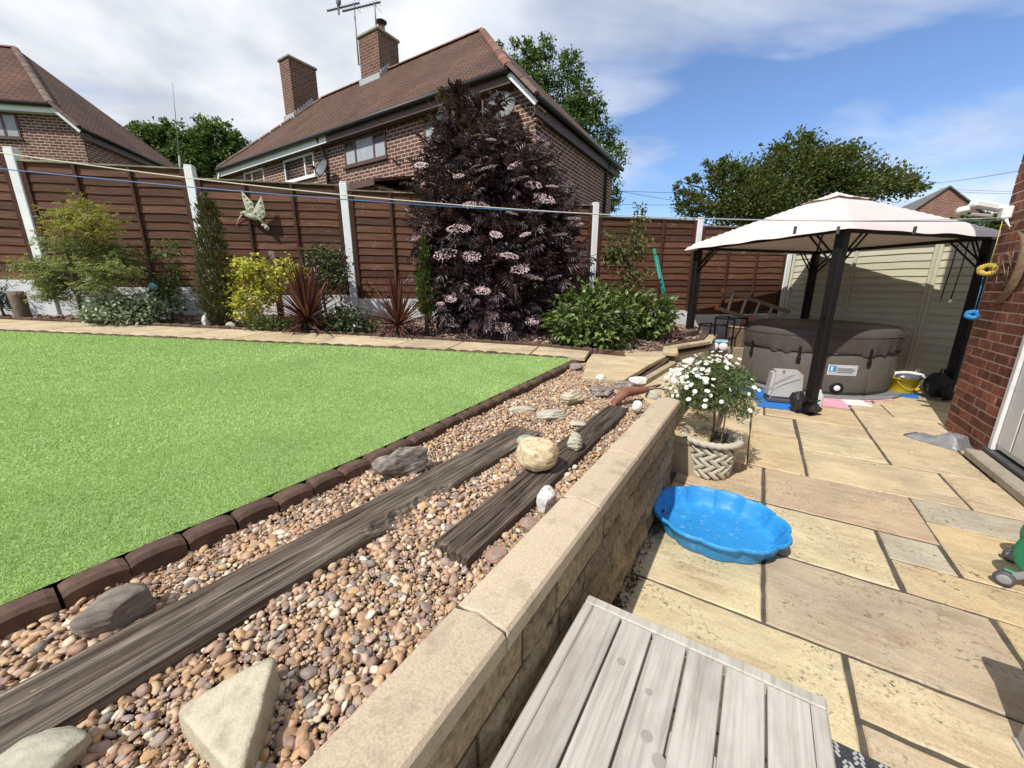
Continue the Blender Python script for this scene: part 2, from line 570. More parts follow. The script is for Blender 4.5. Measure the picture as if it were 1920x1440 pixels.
# ---- patio: mortar bed and every slab a piece
mb = MB(); c4 = [pw(-0.95, -1.5), pw(6.0, -1.5), pw(6.0, 11), pw(-0.95, 11)]
mb.add([(x, y, -0.0065) for x, y, _ in c4], [(0, 1, 2, 3)])
patio = tag(mb.build('patio', MORTAR), None, kind='structure')
PS = [(-0.42, 0.47, 1.19, 1.79, 'yellow'), (-0.42, 0.19, 1.79, 2.38, 'yellow'), (0.19, 1.06, 1.79, 2.38, 'pinkgrey'), (1.06, 1.66, 1.50, 2.38, 'orange'),
      (0.47, 1.06, 1.50, 1.79, 'cream'), (0.47, 1.36, 0.90, 1.50, 'buff'), (1.06, 1.66, 0.9, 1.5, 'cream'), (-0.42, 0.47, 0.60, 1.19, 'buff'), (-0.42, 0.47, 0.0, 0.6, 'cream'),
      (0.47, 1.36, 0.3, 0.9, 'pink'),
      (-0.42, 0.19, 2.38, 2.97, 'cream'), (0.19, 0.77, 2.38, 2.97, 'yellow'), (0.77, 1.06, 2.67, 2.97, 'grey'), (0.77, 1.66, 2.38, 2.67, 'orange'),
      (1.06, 1.66, 2.67, 3.27, 'orange'), (1.06, 1.96, 3.27, 3.61, 'grey'), (1.66, 2.3, 2.38, 3.27, 'buff'), (1.66, 2.3, 1.5, 2.38, 'cream'),
      (0.19, 1.07, 2.97, 3.61, 'pink'), (-0.42, 0.19, 2.97, 3.61, 'buff'),
      (0.48, 1.38, 3.61, 4.25, 'cream'), (1.38, 1.98, 3.61, 4.25, 'buff'), (0.06, 0.48, 3.61, 4.57, 'orange'), (-0.42, 0.06, 3.61, 4.57, 'buff'),
      (0.06, 0.48, 4.57, 5.22, 'cream'), (-0.42, 0.06, 4.57, 5.22, 'pink'), (0.48, 1.10, 4.25, 4.90, 'yellow'), (0.48, 1.10, 4.90, 5.25, 'buff'), (1.10, 1.69, 4.25, 5.25, 'buff'),
      (1.69, 1.86, 4.25, 5.25, 'buff'), (1.10, 1.82, 5.25, 5.95, 'cream'), (1.82, 2.1, 5.25, 5.95, 'grey'), (0.19, 1.10, 5.25, 5.95, 'orange'), (-0.42, 0.19, 5.22, 5.95, 'cream'),
      (1.10, 1.46, 5.95, 6.55, 'buff'), (1.46, 2.36, 5.95, 6.55, 'cream'), (0.5, 1.10, 5.95, 6.55, 'pink'), (-0.4, 0.5, 5.95, 6.55, 'buff')]
for k, (a, b_, c, d) in enumerate([(x, x + 0.9, y, y + 0.6) for y in (6.55, 7.15, 7.75, 8.35, 8.95, 9.55) for x in (-0.4, 0.5, 1.4, 2.3, 3.2)]):
    PS.append((a, b_, c, d, ('buff', 'cream', 'orange', 'grey')[k % 4]))
for a, b_, c, d, col in PS: slab(patio, a, b_, c, d, 0.0, 0.02, col, gap=0.015 if a < 1.3 else 0.012)

# ---- path along the bed: slabs on the sloping garden
path = tag(link('path', None), None, kind='structure'); path.empty_display_size = 0.1
xs = [-8.4, -7.8, -6.9, -6.0, -5.1, -4.25, -3.65, -3.05, -2.15, -1.3, -0.7, 0.2, 0.78]


def gslab(parent, quad, col, lift=0.012, th=0.04, name='paving_slab'):
    cx = sum(q[0] for q in quad) / 4; cy = sum(q[1] for q in quad) / 4
    rr = random.Random(int(cx * 1000 + cy * 77)); V = []; F = []
    ring = []
    for i in range(4):
        a, b_ = quad[i], quad[(i + 1) % 4]
        for k in range(6): ring.append((a[0] + (b_[0] - a[0]) * k / 6 + rr.uniform(-.002, .002), a[1] + (b_[1] - a[1]) * k / 6 + rr.uniform(-.002, .002)))
    n = len(ring)
    for ins, dz in ((0, -th), (0, -0.006), (0.012, 0)):
        for x, y in ring:
            x2 = x + (cx - x) * ins; y2 = y + (cy - y) * ins
            V.append((x2 - cx, y2 - cy, G(x2, y2) - G(cx, cy) + dz))
    for lv in (0, 1):
        for i in range(n): F.append((lv * n + i, lv * n + (i + 1) % n, (lv + 1) * n + (i + 1) % n, (lv + 1) * n + i))
    F.append(tuple(2 * n + i for i in range(n)))
    o = MB().add(V, F).build(name, SAND, parent, (cx, cy, G(cx, cy) + lift))
    cc = SLABC[col]; k = rr.uniform(0.95, 1.06); o.color = (cc[0] * k, cc[1] * k, cc[2] * k, 1)
    return o


for i in range(len(xs) - 1):
    a, b_ = xs[i] + 0.006, xs[i + 1] - 0.006
    gslab(path, [(a - 0.0, path_near(a)), (b_, path_near(b_)), (b_ + 0.12, path_far(b_ + 0.12)), (a + 0.12, path_far(a + 0.12))], ('cream', 'cream', 'orange', 'cream', 'buff')[i % 5])
# slabs that turn towards the steps
for q, col in (([(0.80, 4.02), (1.35, 3.82), (1.80, 4.43), (0.92, 4.36)], 'cream'), ([(0.62, 3.30), (0.95, 3.235), (1.345, 3.80), (0.79, 3.99)], 'orange'),
               ([(1.05, 4.40), (1.80, 4.45), (1.96, 4.93), (1.55, 4.96)], 'buff')):
    gslab(path, q, col, -0.012)

# ---- steps down to the patio at the end of the raised bed
steps = tag(thing('garden_steps', 'sandstone steps down from path to patio behind daisy pot', 'steps'), None)
STONE = pmat('step_riser', [(0.30, 0.24, 0.15), (0.42, 0.34, 0.22)], 7, bmp=0.6, bscale=40, bdist=0.01)
for o0, o1, s0, s1, z, col in ((-0.90, -0.50, 2.95, 4.75, 0.555, 'cream'), (-0.56, -0.20, 3.1, 4.9, 0.30, 'buff'), (-0.24, 0.06, 3.40, 5.07, 0.11, 'cream')):
    m = MB().box(o0 - 0.02 + 0.03, o1 - 0.03, s0 + 0.02, s1 - 0.02, -0.01, z - 0.035); V = [pw(x, y, zz) for x, y, zz in m.v]; m.v = V
    m.build('riser', STONE, steps)
    n_ = 2
    for i in range(n_):
        slab(steps, o0, o1, s0 + (s1 - s0) * i / n_, s0 + (s1 - s0) * (i + 1) / n_, z, 0.036, col if i else 'orange', name='tread', gap=0.008)

# low stone edge holding the garden above the steps
ew = thing('edge_wall', 'low sandstone edge wall round the sunken steps behind the daisy', 'wall')
ep = [Vector((*pw(-0.93, 3.18)[:2], 0)), Vector((1.845, 4.435, 0)), Vector((2.06, 4.975, 0)), Vector((2.77, 5.49, 0)), Vector((3.22, 6.22, 0))]
for i in range(4):
    a, b_ = ep[i], ep[i + 1]; d = (b_ - a); n_ = Vector((d.y, -d.x, 0)).normalized(); zt_ = min(G(a.x, a.y), G(b_.x, b_.y)) - 0.06
    MB().bar(a + n_ * 0.03 + Vector((0, 0, zt_ / 2 - 0.02)), b_ + n_ * 0.03 + Vector((0, 0, zt_ / 2 - 0.02)), 0.07, zt_).build('riser', STONE, ew)
    if i > 0:
        m_ = max(1, int(d.length / 0.45))
        for j in range(m_):
            p = a.lerp(b_, j / m_) + n_ * 0.0; q = a.lerp(b_, (j + 1) / m_ - 0.015) + n_ * 0.0; zc_ = max(G(a.x, a.y), G(b_.x, b_.y)) - 0.005
            o = MB().bar(p + Vector((0, 0, zc_)), q + Vector((0, 0, zc_)), 0.17, 0.05, ch=0.008).build('edge_slab', SAND, ew); o.color = (0.52, 0.43, 0.28, 1)

# ---- retaining wall: rock-faced blocks and a weathered coping
ROCKF = pmat('rock_faced_stone', [(0.17, 0.125, 0.07), (0.30, 0.225, 0.13), (0.41, 0.32, 0.19)], 42, bmp=1.0, bscale=90, bdist=0.006, var=(0.65, 1.25), rough=0.9, dirt=((0.07, 0.06, 0.04), 0.56, 0.70, 22))
COPE = pmat('cast_coping', [(0.38, 0.30, 0.205), (0.49, 0.395, 0.275), (0.56, 0.46, 0.33)], 190, bmp=0.6, bscale=300, bdist=0.0012, var=(0.92, 1.06), rough=0.9, dirt=((0.27, 0.215, 0.15), 0.52, 0.78, 9), detail=3)
CORE = pmat('wall_core', [(0.03, 0.025, 0.018), (0.05, 0.04, 0.028)], 10)
wall = thing('retaining_wall', 'low retaining wall of rock-faced yellow blocks with smooth coping', 'wall', pw(-0.41, 0), -AZ)
CT = 0.69
MB().box(-0.12, -0.012, -0.9, 2.79, -0.05, CT - 0.05).build('core', CORE, wall)


def rockblock(w_, h_, d_, seed):
    """face block, rough pillowed front on +x"""
    nx, nz = 9, 6
    V = []; F = []
    ys = np.linspace(0, w_, nx); zs = np.linspace(0, h_, nz)
    P = np.array([(0, y, z) for z in zs for y in ys])
    dsp = vnoise(P * np.array([1, 14, 18]), seed, 1.0, 4)
    for i, (x, y, z) in enumerate(P):
        e = min(1, min(y, w_ - y, z, h_ - z) / 0.014)
        V.append((e * (0.009 + 0.010 * (dsp[i] + 0.4)), y, z))
    F = [(j * nx + i, j * nx + i + 1, (j + 1) * nx + i + 1, (j + 1) * nx + i) for j in range(nz - 1) for i in range(nx - 1)]
    b = len(V)
    V += [(-d_, 0, 0), (-d_, w_, 0), (-d_, w_, h_), (-d_, 0, h_)]
    F += [tuple([b + 3, b + 2] + [(nz - 1) * nx + i for i in range(nx - 1, -1, -1)]), tuple([b, b + 1][::-1] + list(range(nx)))]
    F += [tuple([b] + [j * nx for j in range(nz)] + [b + 3]), tuple([b + 1, b + 2] + [j * nx + nx - 1 for j in range(nz - 1, -1, -1)])]
    return MB().add(V, F)


hts = [0.135, 0.105, 0.14, 0.11, 0.135]; z = 0.0
for ci, h_ in enumerate(hts):
    y = -0.6 + rng.uniform(-0.2, 0)
    while y < 2.77:
        w_ = rng.choice([0.20, 0.27, 0.34, 0.42])
        if y + w_ > 2.62: w_ = 2.79 - y
        rockblock(w_ - 0.013, h_ - 0.012, 0.05, rng.randint(0, 9999)).build('stone_block', ROCKF, wall, (0, y, z))
        y += w_
    z += h_
# end face of the wall
z = 0.0
for ci, h_ in enumerate(hts):
    y = 0.0
    for w_ in ((0.26, 0.29) if ci % 2 else (0.33, 0.22)):
        rockblock(w_ - 0.013, h_ - 0.012, 0.05, rng.randint(0, 9999)).build('stone_block', ROCKF, wall, (-0.01 - y, 2.79, z), PI / 2)
        y += w_
    z += h_
# coping lengths: shallow double weathering with a drip edge
cs = [-0.62, -0.02, 0.58, 1.18, 1.79, 2.40, 2.83]
c0 = [-0.62, 0.0, 0.60, 1.215, 1.715, 2.30, 2.83]
for i in range(len(c0) - 1):
    y0, y1 = c0[i] + 0.003, c0[i + 1] - 0.003
    prof = [(0.014, CT - 0.062), (0.014, CT - 0.016), (0.006, CT - 0.006), (-0.065, CT + 0.006), (-0.072, CT + 0.006), (-0.136, CT - 0.012), (-0.142, CT - 0.02), (-0.142, CT - 0.062)]
    n = len(prof); V = []; F = []
    for yy, ins in ((y0, 0.004), (y0 + 0.004, 0), (y1 - 0.004, 0), (y1, 0.004)):
        for x, zz in prof: V.append((x, yy, zz - (ins if zz > CT - 0.05 else 0)))
    for j in range(3):
        for k in range(n): F.append((j * n + k, j * n + (k + 1) % n, (j + 1) * n + (k + 1) % n, (j + 1) * n + k))
    F += [tuple(range(n)), tuple(range(3 * n, 4 * n))[::-1]]
    MB().add(V, F).build('coping', COPE, wall, (0, 0, rng.uniform(-0.002, 0.002)))
for yy in c0[1:-1]:
    MB().box(-0.138, 0.009, yy - 0.0029, yy + 0.0029, CT - 0.06, CT - 0.012).build('mortar_joint', MORTAR, wall)

# ---- moss and weeds at the foot of the wall
# ---- artificial lawn
LAWNB = pmat('turf_backing', [(0.20, 0.31, 0.095), (0.26, 0.39, 0.125)], 40, bmp=0.6, bscale=220, bdist=0.006, objrand=False)
lawn_edge = [gp(0, 1135), gp(240, 1035), gp(500, 930), gp(700, 846), gp(1000, 709), gp(1078, 672)]
l0 = lawn_edge[0]; l1 = lawn_edge[1]
ext = l0 + (l0 - Vector((-0.95, 1.25, 0))) * 3.2
lawn_poly = [(-8.5, -2.2), (ext.x, ext.y)] + [(p.x, p.y) for p in lawn_edge] + [(x, path_near(x) - 0.075) for x in (0.6, 0.2, -0.7, -2.2, -3.6, -5.2, -7, -8.5)]
bm = bmesh.new(); bm.faces.new([bm.verts.new((x, y, G(x, y))) for x, y in lawn_poly])
me = bpy.data.meshes.new('lawn'); bm.to_mesh(me); bm.free(); me.materials.append(LAWNB)
tag(link('lawn', me), None, kind='structure')


def blades():
    out = []
    zones = [((-2.6, 0.4, 0.3, 2.4), 70000, 0.0095, 0.0015), ((-4.2, 0.75, 0.9, 4.2), 30000, 0.0105, 0.0023), ((-8.4, 0.75, 1.9, 4.2), 13000, 0.012, 0.0036)]
    done = None
    for (x0, x1, y0, y1), dens, hgt, wd in zones:
        n = int((x1 - x0) * (y1 - y0) * dens)
        P = np.stack([nr.uniform(x0, x1, n), nr.uniform(y0, y1, n)], 1)
        dd = np.hypot(P[:, 0], P[:, 1])
        keep = inpoly(P, lawn_poly)
        if hgt == 0.0095: keep &= dd < 2.3
        elif hgt == 0.0105: keep &= (dd >= 2.3) & (dd < 3.9)
        else: keep &= dd >= 3.9
        keep &= (P[:, 1] > np.abs(P[:, 0]) * 0.62)           # only what the place shows from the patio side
        sa, sb_ = gp(505, 645), gp(860, 755); e_ = np.array([sb_.x - sa.x, sb_.y - sa.y]); ln_ = np.linalg.norm(e_); e_ /= ln_      # the join between two rolls of turf
        q_ = P - np.array([sa.x, sa.y]); al = q_ @ e_; pe_ = np.abs(q_ @ np.array([-e_[1], e_[0]]) + 0.004 * np.sin(al * 9))
        keep &= ~((al > 0) & (al < ln_) & (pe_ < 0.006))
        P = P[keep]; n = len(P)
        a = nr.uniform(0, 2 * PI, n); h = hgt * nr.uniform(0.55, 1.15, n); lean = nr.uniform(0.1, 1.0, n) * h; la = nr.uniform(0, 2 * PI, n)
        z = 0.59 + 0.042 * P[:, 1] - 0.045 * P[:, 0]
        nap = 0.0
        V = np.zeros((n, 3, 3))
        V[:, 0] = np.stack([P[:, 0] - np.cos(a) * wd, P[:, 1] - np.sin(a) * wd, z], 1)
        V[:, 1] = np.stack([P[:, 0] + np.cos(a) * wd, P[:, 1] + np.sin(a) * wd, z], 1)
        V[:, 2] = np.stack([P[:, 0] + np.cos(la) * lean, P[:, 1] + np.sin(la) * lean, z + h + nap], 1)
        out.append(V.reshape(-1, 3))
    V = np.concatenate(out)
    return V, np.arange(len(V)).reshape(-1, 3)


V, F = blades()
TURF = lmat('turf_blade', [(0.36, 0.515, 0.185), (0.43, 0.60, 0.23), (0.50, 0.675, 0.28), (0.60, 0.74, 0.36)], 0.35, 0.45, 0.35)
tt = TURF.node_tree; pb = tt.nodes['Principled BSDF']; src_ = pb.inputs['Base Color'].links[0].from_socket
pv = coords(tt, (1, 1, 1), False); pile = mixc(tt, 1.0, src_, ramp(tt, [(0.35, (0.80, 0.82, 0.80)), (0.65, (1.10, 1.06, 1.08))], noise(tt, pv, 1.3, 6, 0.65)), 'MULTIPLY'); tt.links.new(pile, pb.inputs['Base Color'])   # pile lying in different directions
tag(link('turf', npmesh('turf', V, F, TURF)), 'short bright green artificial turf blades of the lawn', 'turf', kind='stuff')
# turf join line and loose edge are left to the light

# ---- lawn edging: brown blocks set end to end
EDGE = pmat('brown_edging', [(0.06, 0.034, 0.023), (0.12, 0.07, 0.047)], 25, bmp=0.8, bscale=160, bdist=0.002, var=(0.75, 1.25), rough=0.9)


def edgeblock(L_, w_=0.075, h_=0.15, arch=0.014):
    n = 8; V = []; F = []
    for i in range(n + 1):
        t = i / n; z = h_ - arch * (2 * t - 1) ** 2 - (0.004 if i in (0, n) else 0)
        x = (t - 0.5) * (L_ - 0.006)
        for y, zz in ((-w_ / 2, 0), (-w_ / 2, z - 0.012), (-w_ / 2 + 0.012, z), (w_ / 2 - 0.012, z), (w_ / 2, z - 0.012), (w_ / 2, 0)): V.append((x, y, zz))
    for i in range(n):
        for k in range(5): F.append((i * 6 + k, (i + 1) * 6 + k, (i + 1) * 6 + k + 1, i * 6 + k + 1))
    F += [tuple(range(6)), tuple(range(n * 6, n * 6 + 6))[::-1]]
    m = MB().add(V, F).mesh('edging_block', EDGE)
    return m


def run_edging(name, label, pts, L_, w_, h_, arch, zoff, group=None):
    t = thing(name, label, 'edging')
    me = edgeblock(L_, w_, h_, arch)
    seg = 0; pos = 0.0
    P = [Vector((p[0], p[1], 0)) for p in pts]
    total = sum((P[i + 1] - P[i]).length for i in range(len(P) - 1))
    n = int(total / L_)
    for i in range(n):
        d = (i + 0.5) * L_; k = 0
        while k < len(P) - 2 and d > (P[k + 1] - P[k]).length: d -= (P[k + 1] - P[k]).length; k += 1
        u = (P[k + 1] - P[k]).normalized(); q = P[k] + u * d
        sl_ = -0.045 * u.x + 0.042 * u.y
        o = link('edging_block', me, t, (q.x, q.y, G(q.x, q.y) + zoff - h_ + rng.uniform(-0.004, 0.004)))
        o.rotation_euler = (rng.uniform(-0.02, 0.02), -math.atan(sl_) + rng.uniform(-0.02, 0.02), math.atan2(u.y, u.x) + rng.uniform(-0.025, 0.025))
    return t


near_pts = [(ext.x + 0.035, ext.y - 0.02)] + [(p.x + 0.032, p.y - 0.022) for p in lawn_edge]
run_edging('lawn_edging', 'brown arched edging blocks between the lawn and the pebble strip', near_pts, 0.134, 0.072, 0.16, 0.007, 0.010)
run_edging('lawn_edging', 'thin dark brown edging humps between the lawn and the pale path', [(x, path_near(x) - 0.045) for x in (-8.4, -5.5, -2.7, -0.2, 0.66)], 0.15, 0.05, 0.12, 0.012, 0.018)
run_edging('bed_edging', 'low brown edging blocks between the path and the planted bed', [(x, path_far(x) + 0.03) for x in (-8.4, -5.5, -2.7, -1.2, 0.25, 1.18, 1.36)], 0.12, 0.05, 0.12, 0.006, 0.045)

# ---- pebbles
PEB = None


def pebmat(name, cols, spots=True):
    m, t, n, l, b = newmat(name)
    g = n.new('ShaderNodeNewGeometry'); v = coords(t, (1, 1, 1), False)
    k = len(cols)
    col = ramp(t, [((i + 0.5) / k, c) for i, c in enumerate(cols)], g.outputs['Random Per Island'], 'CONSTANT')
    col = mixc(t, 0.55, col, ramp(t, [(0.32, (0.55, 0.52, 0.51)), (0.68, (1.36, 1.34, 1.30))], noise(t, v, 85, 6, 0.75)), 'MULTIPLY')
    l.new(col, b.inputs['Base Color']); b.inputs['Roughness'].default_value = 0.62; b.inputs['Specular IOR Level'].default_value = 0.35
    bump(t, b, noise(t, v, 160, 4), 0.5, 0.002)
    return m


PEBC = [(0.42, 0.27, 0.155), (0.30, 0.185, 0.115), (0.48, 0.34, 0.19), (0.25, 0.165, 0.12), (0.52, 0.42, 0.29), (0.36, 0.22, 0.125), (0.30, 0.235, 0.19), (0.46, 0.29, 0.135), (0.33, 0.225, 0.165), (0.60, 0.51, 0.39), (0.40, 0.245, 0.155), (0.22, 0.18, 0.15), (0.45, 0.30, 0.21), (0.31, 0.195, 0.11), (0.50, 0.36, 0.22), (0.27, 0.17, 0.10)]
PEBC = [(min(0.8, a * 1.06), min(0.8, b_ * 1.08), min(0.8, c * 1.12)) for a, b_, c in PEBC]
PEB = pebmat('river_pebble', PEBC)


def pebbles(name, pts, zs, size, sub, seed, mat, squash=(0.45, 0.8)):
    r = np.random.RandomState(seed); n = len(pts)
    B, BF = ICO[sub]
    nv = len(B)
    variants = []
    for k in range(10):
        b = B * (1 + 0.13 * vnoise(B, seed * 31 + k, 1.1, 2)[:, None])
        for _ in range(5):
            nn = r.normal(size=3); nn /= np.linalg.norm(nn); dd = r.uniform(0.66, 0.9)
            b = b - np.maximum(0, b @ nn - dd)[:, None] * nn * 0.9
        variants.append(b)
    variants = np.array(variants)
    vi = r.randint(0, 10, n)
    sc = size * np.exp(r.normal(0, 0.36, n)); sc = np.clip(sc, size * 0.45, size * 1.9)
    S = np.stack([sc * r.uniform(0.95, 1.35, n), sc * r.uniform(0.7, 1.0, n), sc * r.uniform(*squash, n)], 1)
    X = variants[vi] * S[:, None, :]
    tx, ty, tz = r.normal(0, 0.35, n), r.normal(0, 0.35, n), r.uniform(0, 2 * PI, n)
    def rot(X, a, i, j):
        c, s_ = np.cos(a)[:, None], np.sin(a)[:, None]
        xi = X[:, :, i] * c - X[:, :, j] * s_; xj = X[:, :, i] * s_ + X[:, :, j] * c
        X = X.copy(); X[:, :, i] = xi; X[:, :, j] = xj
        return X
    X = rot(X, tx, 1, 2); X = rot(X, ty, 2, 0); X = rot(X, tz, 0, 1)
    X += np.concatenate([pts, zs[:, None]], 1)[:, None, :]
    F = (BF[None] + (np.arange(n) * nv)[:, None, None]).reshape(-1, 3)
    return X.reshape(-1, 3), F


def scatter(poly, sp, seed, box=None):
    r = np.random.RandomState(seed)
    xs = [p[0] for p in poly]; ys = [p[1] for p in poly]
    nx = int((max(xs) - min(xs)) / sp) + 1; ny = int((max(ys) - min(ys)) / (sp * 0.866)) + 1
    I, J = np.meshgrid(np.arange(nx), np.arange(ny))
    P = np.stack([min(xs) + (I + 0.5 * (J % 2)) * sp, min(ys) + J * sp * 0.866], -1).reshape(-1, 2) + r.normal(0, sp * 0.22, (nx * ny, 2))
    return P[inpoly(P, poly)]


nl = [(q[0] + 0.02, q[1] - 0.015) for q in near_pts]
strip = [pw(-0.545, -0.4)[:2], pw(-0.545, 2.80)[:2], pw(-0.93, 3.17)[:2], (0.62, 3.28), (0.80, 3.98)] + [(q[0], q[1]) for q in nl[::-1]]
gz = lambda P: 0.59 + 0.042 * P[:, 1] - 0.045 * P[:, 0] - 0.052
mats = []
VV = []; FF = []; base = 0
for lay, (sp, sz, dz, seed) in enumerate(((0.0150, 0.0076, 0.0, 3), (0.0166, 0.0078, 0.008, 5), (0.030, 0.0102, 0.012, 9))):
    P = scatter(strip, sp, seed); P = P[(P[:, 1] > 0.30) & (np.abs(P[:, 0]) < P[:, 1] * 2.3)]; d = np.hypot(P[:, 0], P[:, 1])
    for near, (d0, d1) in enumerate(((0, 0.95), (0.95, 1.8), (1.8, 99))):
        Q = P[(d >= d0) & (d < d1)]
        if not len(Q): continue
        zz = gz(Q) + dz + 0.012 * np.sin(Q[:, 0] * 9 + 1) * np.sin(Q[:, 1] * 8) + nr.normal(0, 0.003, len(Q))
        v_, f_ = pebbles('p', Q, zz, sz, ((0, 0, 0), (1, 1, 0), (2, 1, 0))[lay][near], seed + near, PEB)
        VV.append(v_); FF.append(f_ + base); base += len(v_)
P = scatter(strip, 0.0125, 15); P = P[np.hypot(P[:, 0], P[:, 1]) < 1.7]
v_, f_ = pebbles('g', P, gz(P) + 0.005 + nr.normal(0, 0.004, len(P)), 0.0032, 0, 17, PEB, (0.4, 0.9)); VV.append(v_); FF.append(f_ + base); base += len(v_)      # grit between the stones
tag(link('pebbles', npmesh('pebbles', np.concatenate(VV), np.concatenate(FF), PEB, True)), 'mixed brown and cream river pebbles filling the strip behind the wall', 'pebbles', kind='stuff')

BEDP = pebmat('bed_chippings', [(0.24, 0.16, 0.12), (0.32, 0.22, 0.17), (0.17, 0.115, 0.09), (0.40, 0.30, 0.24), (0.13, 0.09, 0.07), (0.28, 0.2, 0.14)])
bed = [(x, path_far(x) + 0.06) for x in (-8.4, -6, -4, -2, -0.5, 0.25, 1.0, 1.35)] + [(2.0, 5.0), (2.7, 5.55), (3.1, 6.3), fence_pt(4.95), fence_pt(2), fence_pt(-1.0)]
P = scatter(bed, 0.041, 21)
zz = np.array([bedz(x, y) for x, y in P]) - 0.045 + nr.normal(0, 0.006, len(P))
v_, f_ = pebbles('b', P, zz, 0.0235, 0, 8, BEDP, (0.3, 0.6))
tag(link('bed_chippings', npmesh('bed_chippings', v_, f_, BEDP, False)), 'pinkish brown chippings covering the planted bed along the fence', 'chippings', kind='stuff')
# ================================================================ THE PEBBLE STRIP: sleepers and rocks
def weathered_wood(name, dark, light, grain=120):
    m, t, n, l, b = newmat(name)
    v = coords(t, (1.6, grain, grain)); v1 = coords(t, (1, 3, 3))
    g = noise(t, v, 1.0, 6, 0.7, 0.3)
    col = ramp(t, [(0.36, dark), (0.5, tuple((a + b_) * 0.42 for a, b_ in zip(dark, light))), (0.64, light)], g)
    col = mixc(t, ramp(t, [(0.35, (0, 0, 0)), (0.7, (1, 1, 1))], noise(t, v1, 3.0, 5)), col, mixc(t, 1.0, col, (0.5, 0.44, 0.4), 'MULTIPLY'))
    l.new(col, b.inputs['Base Color']); b.inputs['Roughness'].default_value = 0.85; b.inputs['Specular IOR Level'].default_value = 0.25
    bump(t, b, g, 0.9, 0.003)
    return m


SLEEP = weathered_wood('sleeper_wood', (0.045, 0.034, 0.026), (0.30, 0.245, 0.19))
SLEEP2 = weathered_wood('sleeper_wood_dark', (0.036, 0.027, 0.021), (0.22, 0.17, 0.13))


def sleeper(name, label, a, b_, w_, h_, mat, seed, rot_edge=None):
    """old sleeper from a to b (top centre line), grooved along the grain"""
    A = Vector(a); B = Vector(b_); d = B - A; Ln = d.length
    nx = int(Ln / 0.014); ny = 34
    r = np.random.RandomState(seed)
    xs = np.linspace(0, Ln, nx); ys = np.linspace(-w_ / 2, w_ / 2, ny)
    X, Y = np.meshgrid(xs, ys, indexing='ij')
    wander = 0.004 * np.sin(X * 3 + seed) + 0.002 * np.sin(X * 11)
    Yw = Y + wander
    Z = np.zeros_like(X)
    for k in range(26):
        c = r.uniform(-w_ / 2, w_ / 2); wd = r.uniform(0.0012, 0.0035); dep = r.uniform(0.002, 0.008)
        x0 = r.uniform(-0.3, Ln); ln = r.uniform(0.3, 1.2)
        env = np.clip(np.minimum(X - x0, x0 + ln - X) / 0.12, 0, 1)
        Z -= dep * env * np.exp(-((Yw - c) / wd) ** 2)
    for k in range(7):                                            # long drying cracks
        c = r.uniform(-w_ / 2 * 0.9, w_ / 2 * 0.9); wd = r.uniform(0.002, 0.0042); dep = r.uniform(0.006, 0.013); x0 = r.uniform(-0.2, Ln - 0.2); ln = r.uniform(0.35, 0.9)
        env = np.clip(np.minimum(X - x0, x0 + ln - X) / 0.15, 0, 1); Z -= dep * env * np.exp(-((Yw - c - 0.006 * np.sin(X * 7 + k)) / wd) ** 2)
    Z += 0.0016 * np.sin(Yw * 520 + 2 * np.sin(X * 5)) + 0.002 * vnoise(np.stack([X.ravel() * 6, Y.ravel() * 40, 0 * X.ravel()], 1), seed, 1, 3).reshape(X.shape)
    e = np.clip((w_ / 2 - np.abs(Y)) / 0.012, 0, 1); Z -= (1 - e) ** 2 * 0.009
    if rot_edge:
        x0, x1, dep = rot_edge                     # rotted away right-hand edge
        env = np.clip(np.minimum(X - x0, x1 - X) / 0.1, 0, 1); jag = 0.5 + 0.5 * vnoise(np.stack([X.ravel() * 26, 0 * X.ravel(), 0 * X.ravel()], 1), seed + 5, 1, 3).reshape(X.shape)
        side = -Y
        Z -= env * dep * np.clip((side - (w_ / 2 - 0.045 * jag - 0.01)) / 0.02, 0, 1)
    e2 = np.clip(np.minimum(X, Ln - X) / 0.01, 0, 1); Z -= (1 - e2) ** 2 * 0.006
    rag = 0.014 * (vnoise(np.stack([ys * 90, 0 * ys, 0 * ys], 1), seed + 9, 1, 3))                    # splintered ends
    X = X + (np.clip(1 - X / 0.08, 0, 1) + np.clip(1 - (Ln - X) / 0.08, 0, 1)) * rag[None, :]
    V = np.stack([X, Y, Z], -1).reshape(-1, 3).tolist(); F = []
    I = lambda i, j: i * ny + j
    for i in range(nx - 1):
        for j in range(ny - 1): F.append((I(i, j), I(i + 1, j), I(i + 1, j + 1), I(i, j + 1)))
    ring = [I(i, 0) for i in range(nx)] + [I(nx - 1, j) for j in range(1, ny)] + [I(i, ny - 1) for i in range(nx - 2, -1, -1)] + [I(0, j) for j in range(ny - 2, 0, -1)]
    bb = len(V)
    for k in ring: V.append((V[k][0], V[k][1], -h_))
    n = len(ring)
    for i in range(n): F.append((ring[i], bb + i, bb + (i + 1) % n, ring[(i + 1) % n]))
    F.append(tuple(bb + i for i in range(n)))
    o = MB().add(V, F).build(name, mat, None, A)
    o.rotation_euler = (0, -math.atan2(d.z, math.hypot(d.x, d.y)), math.atan2(d.y, d.x))
    return tag(o, label, 'sleeper')


def mid(a, b_): return (a + b_) / 2


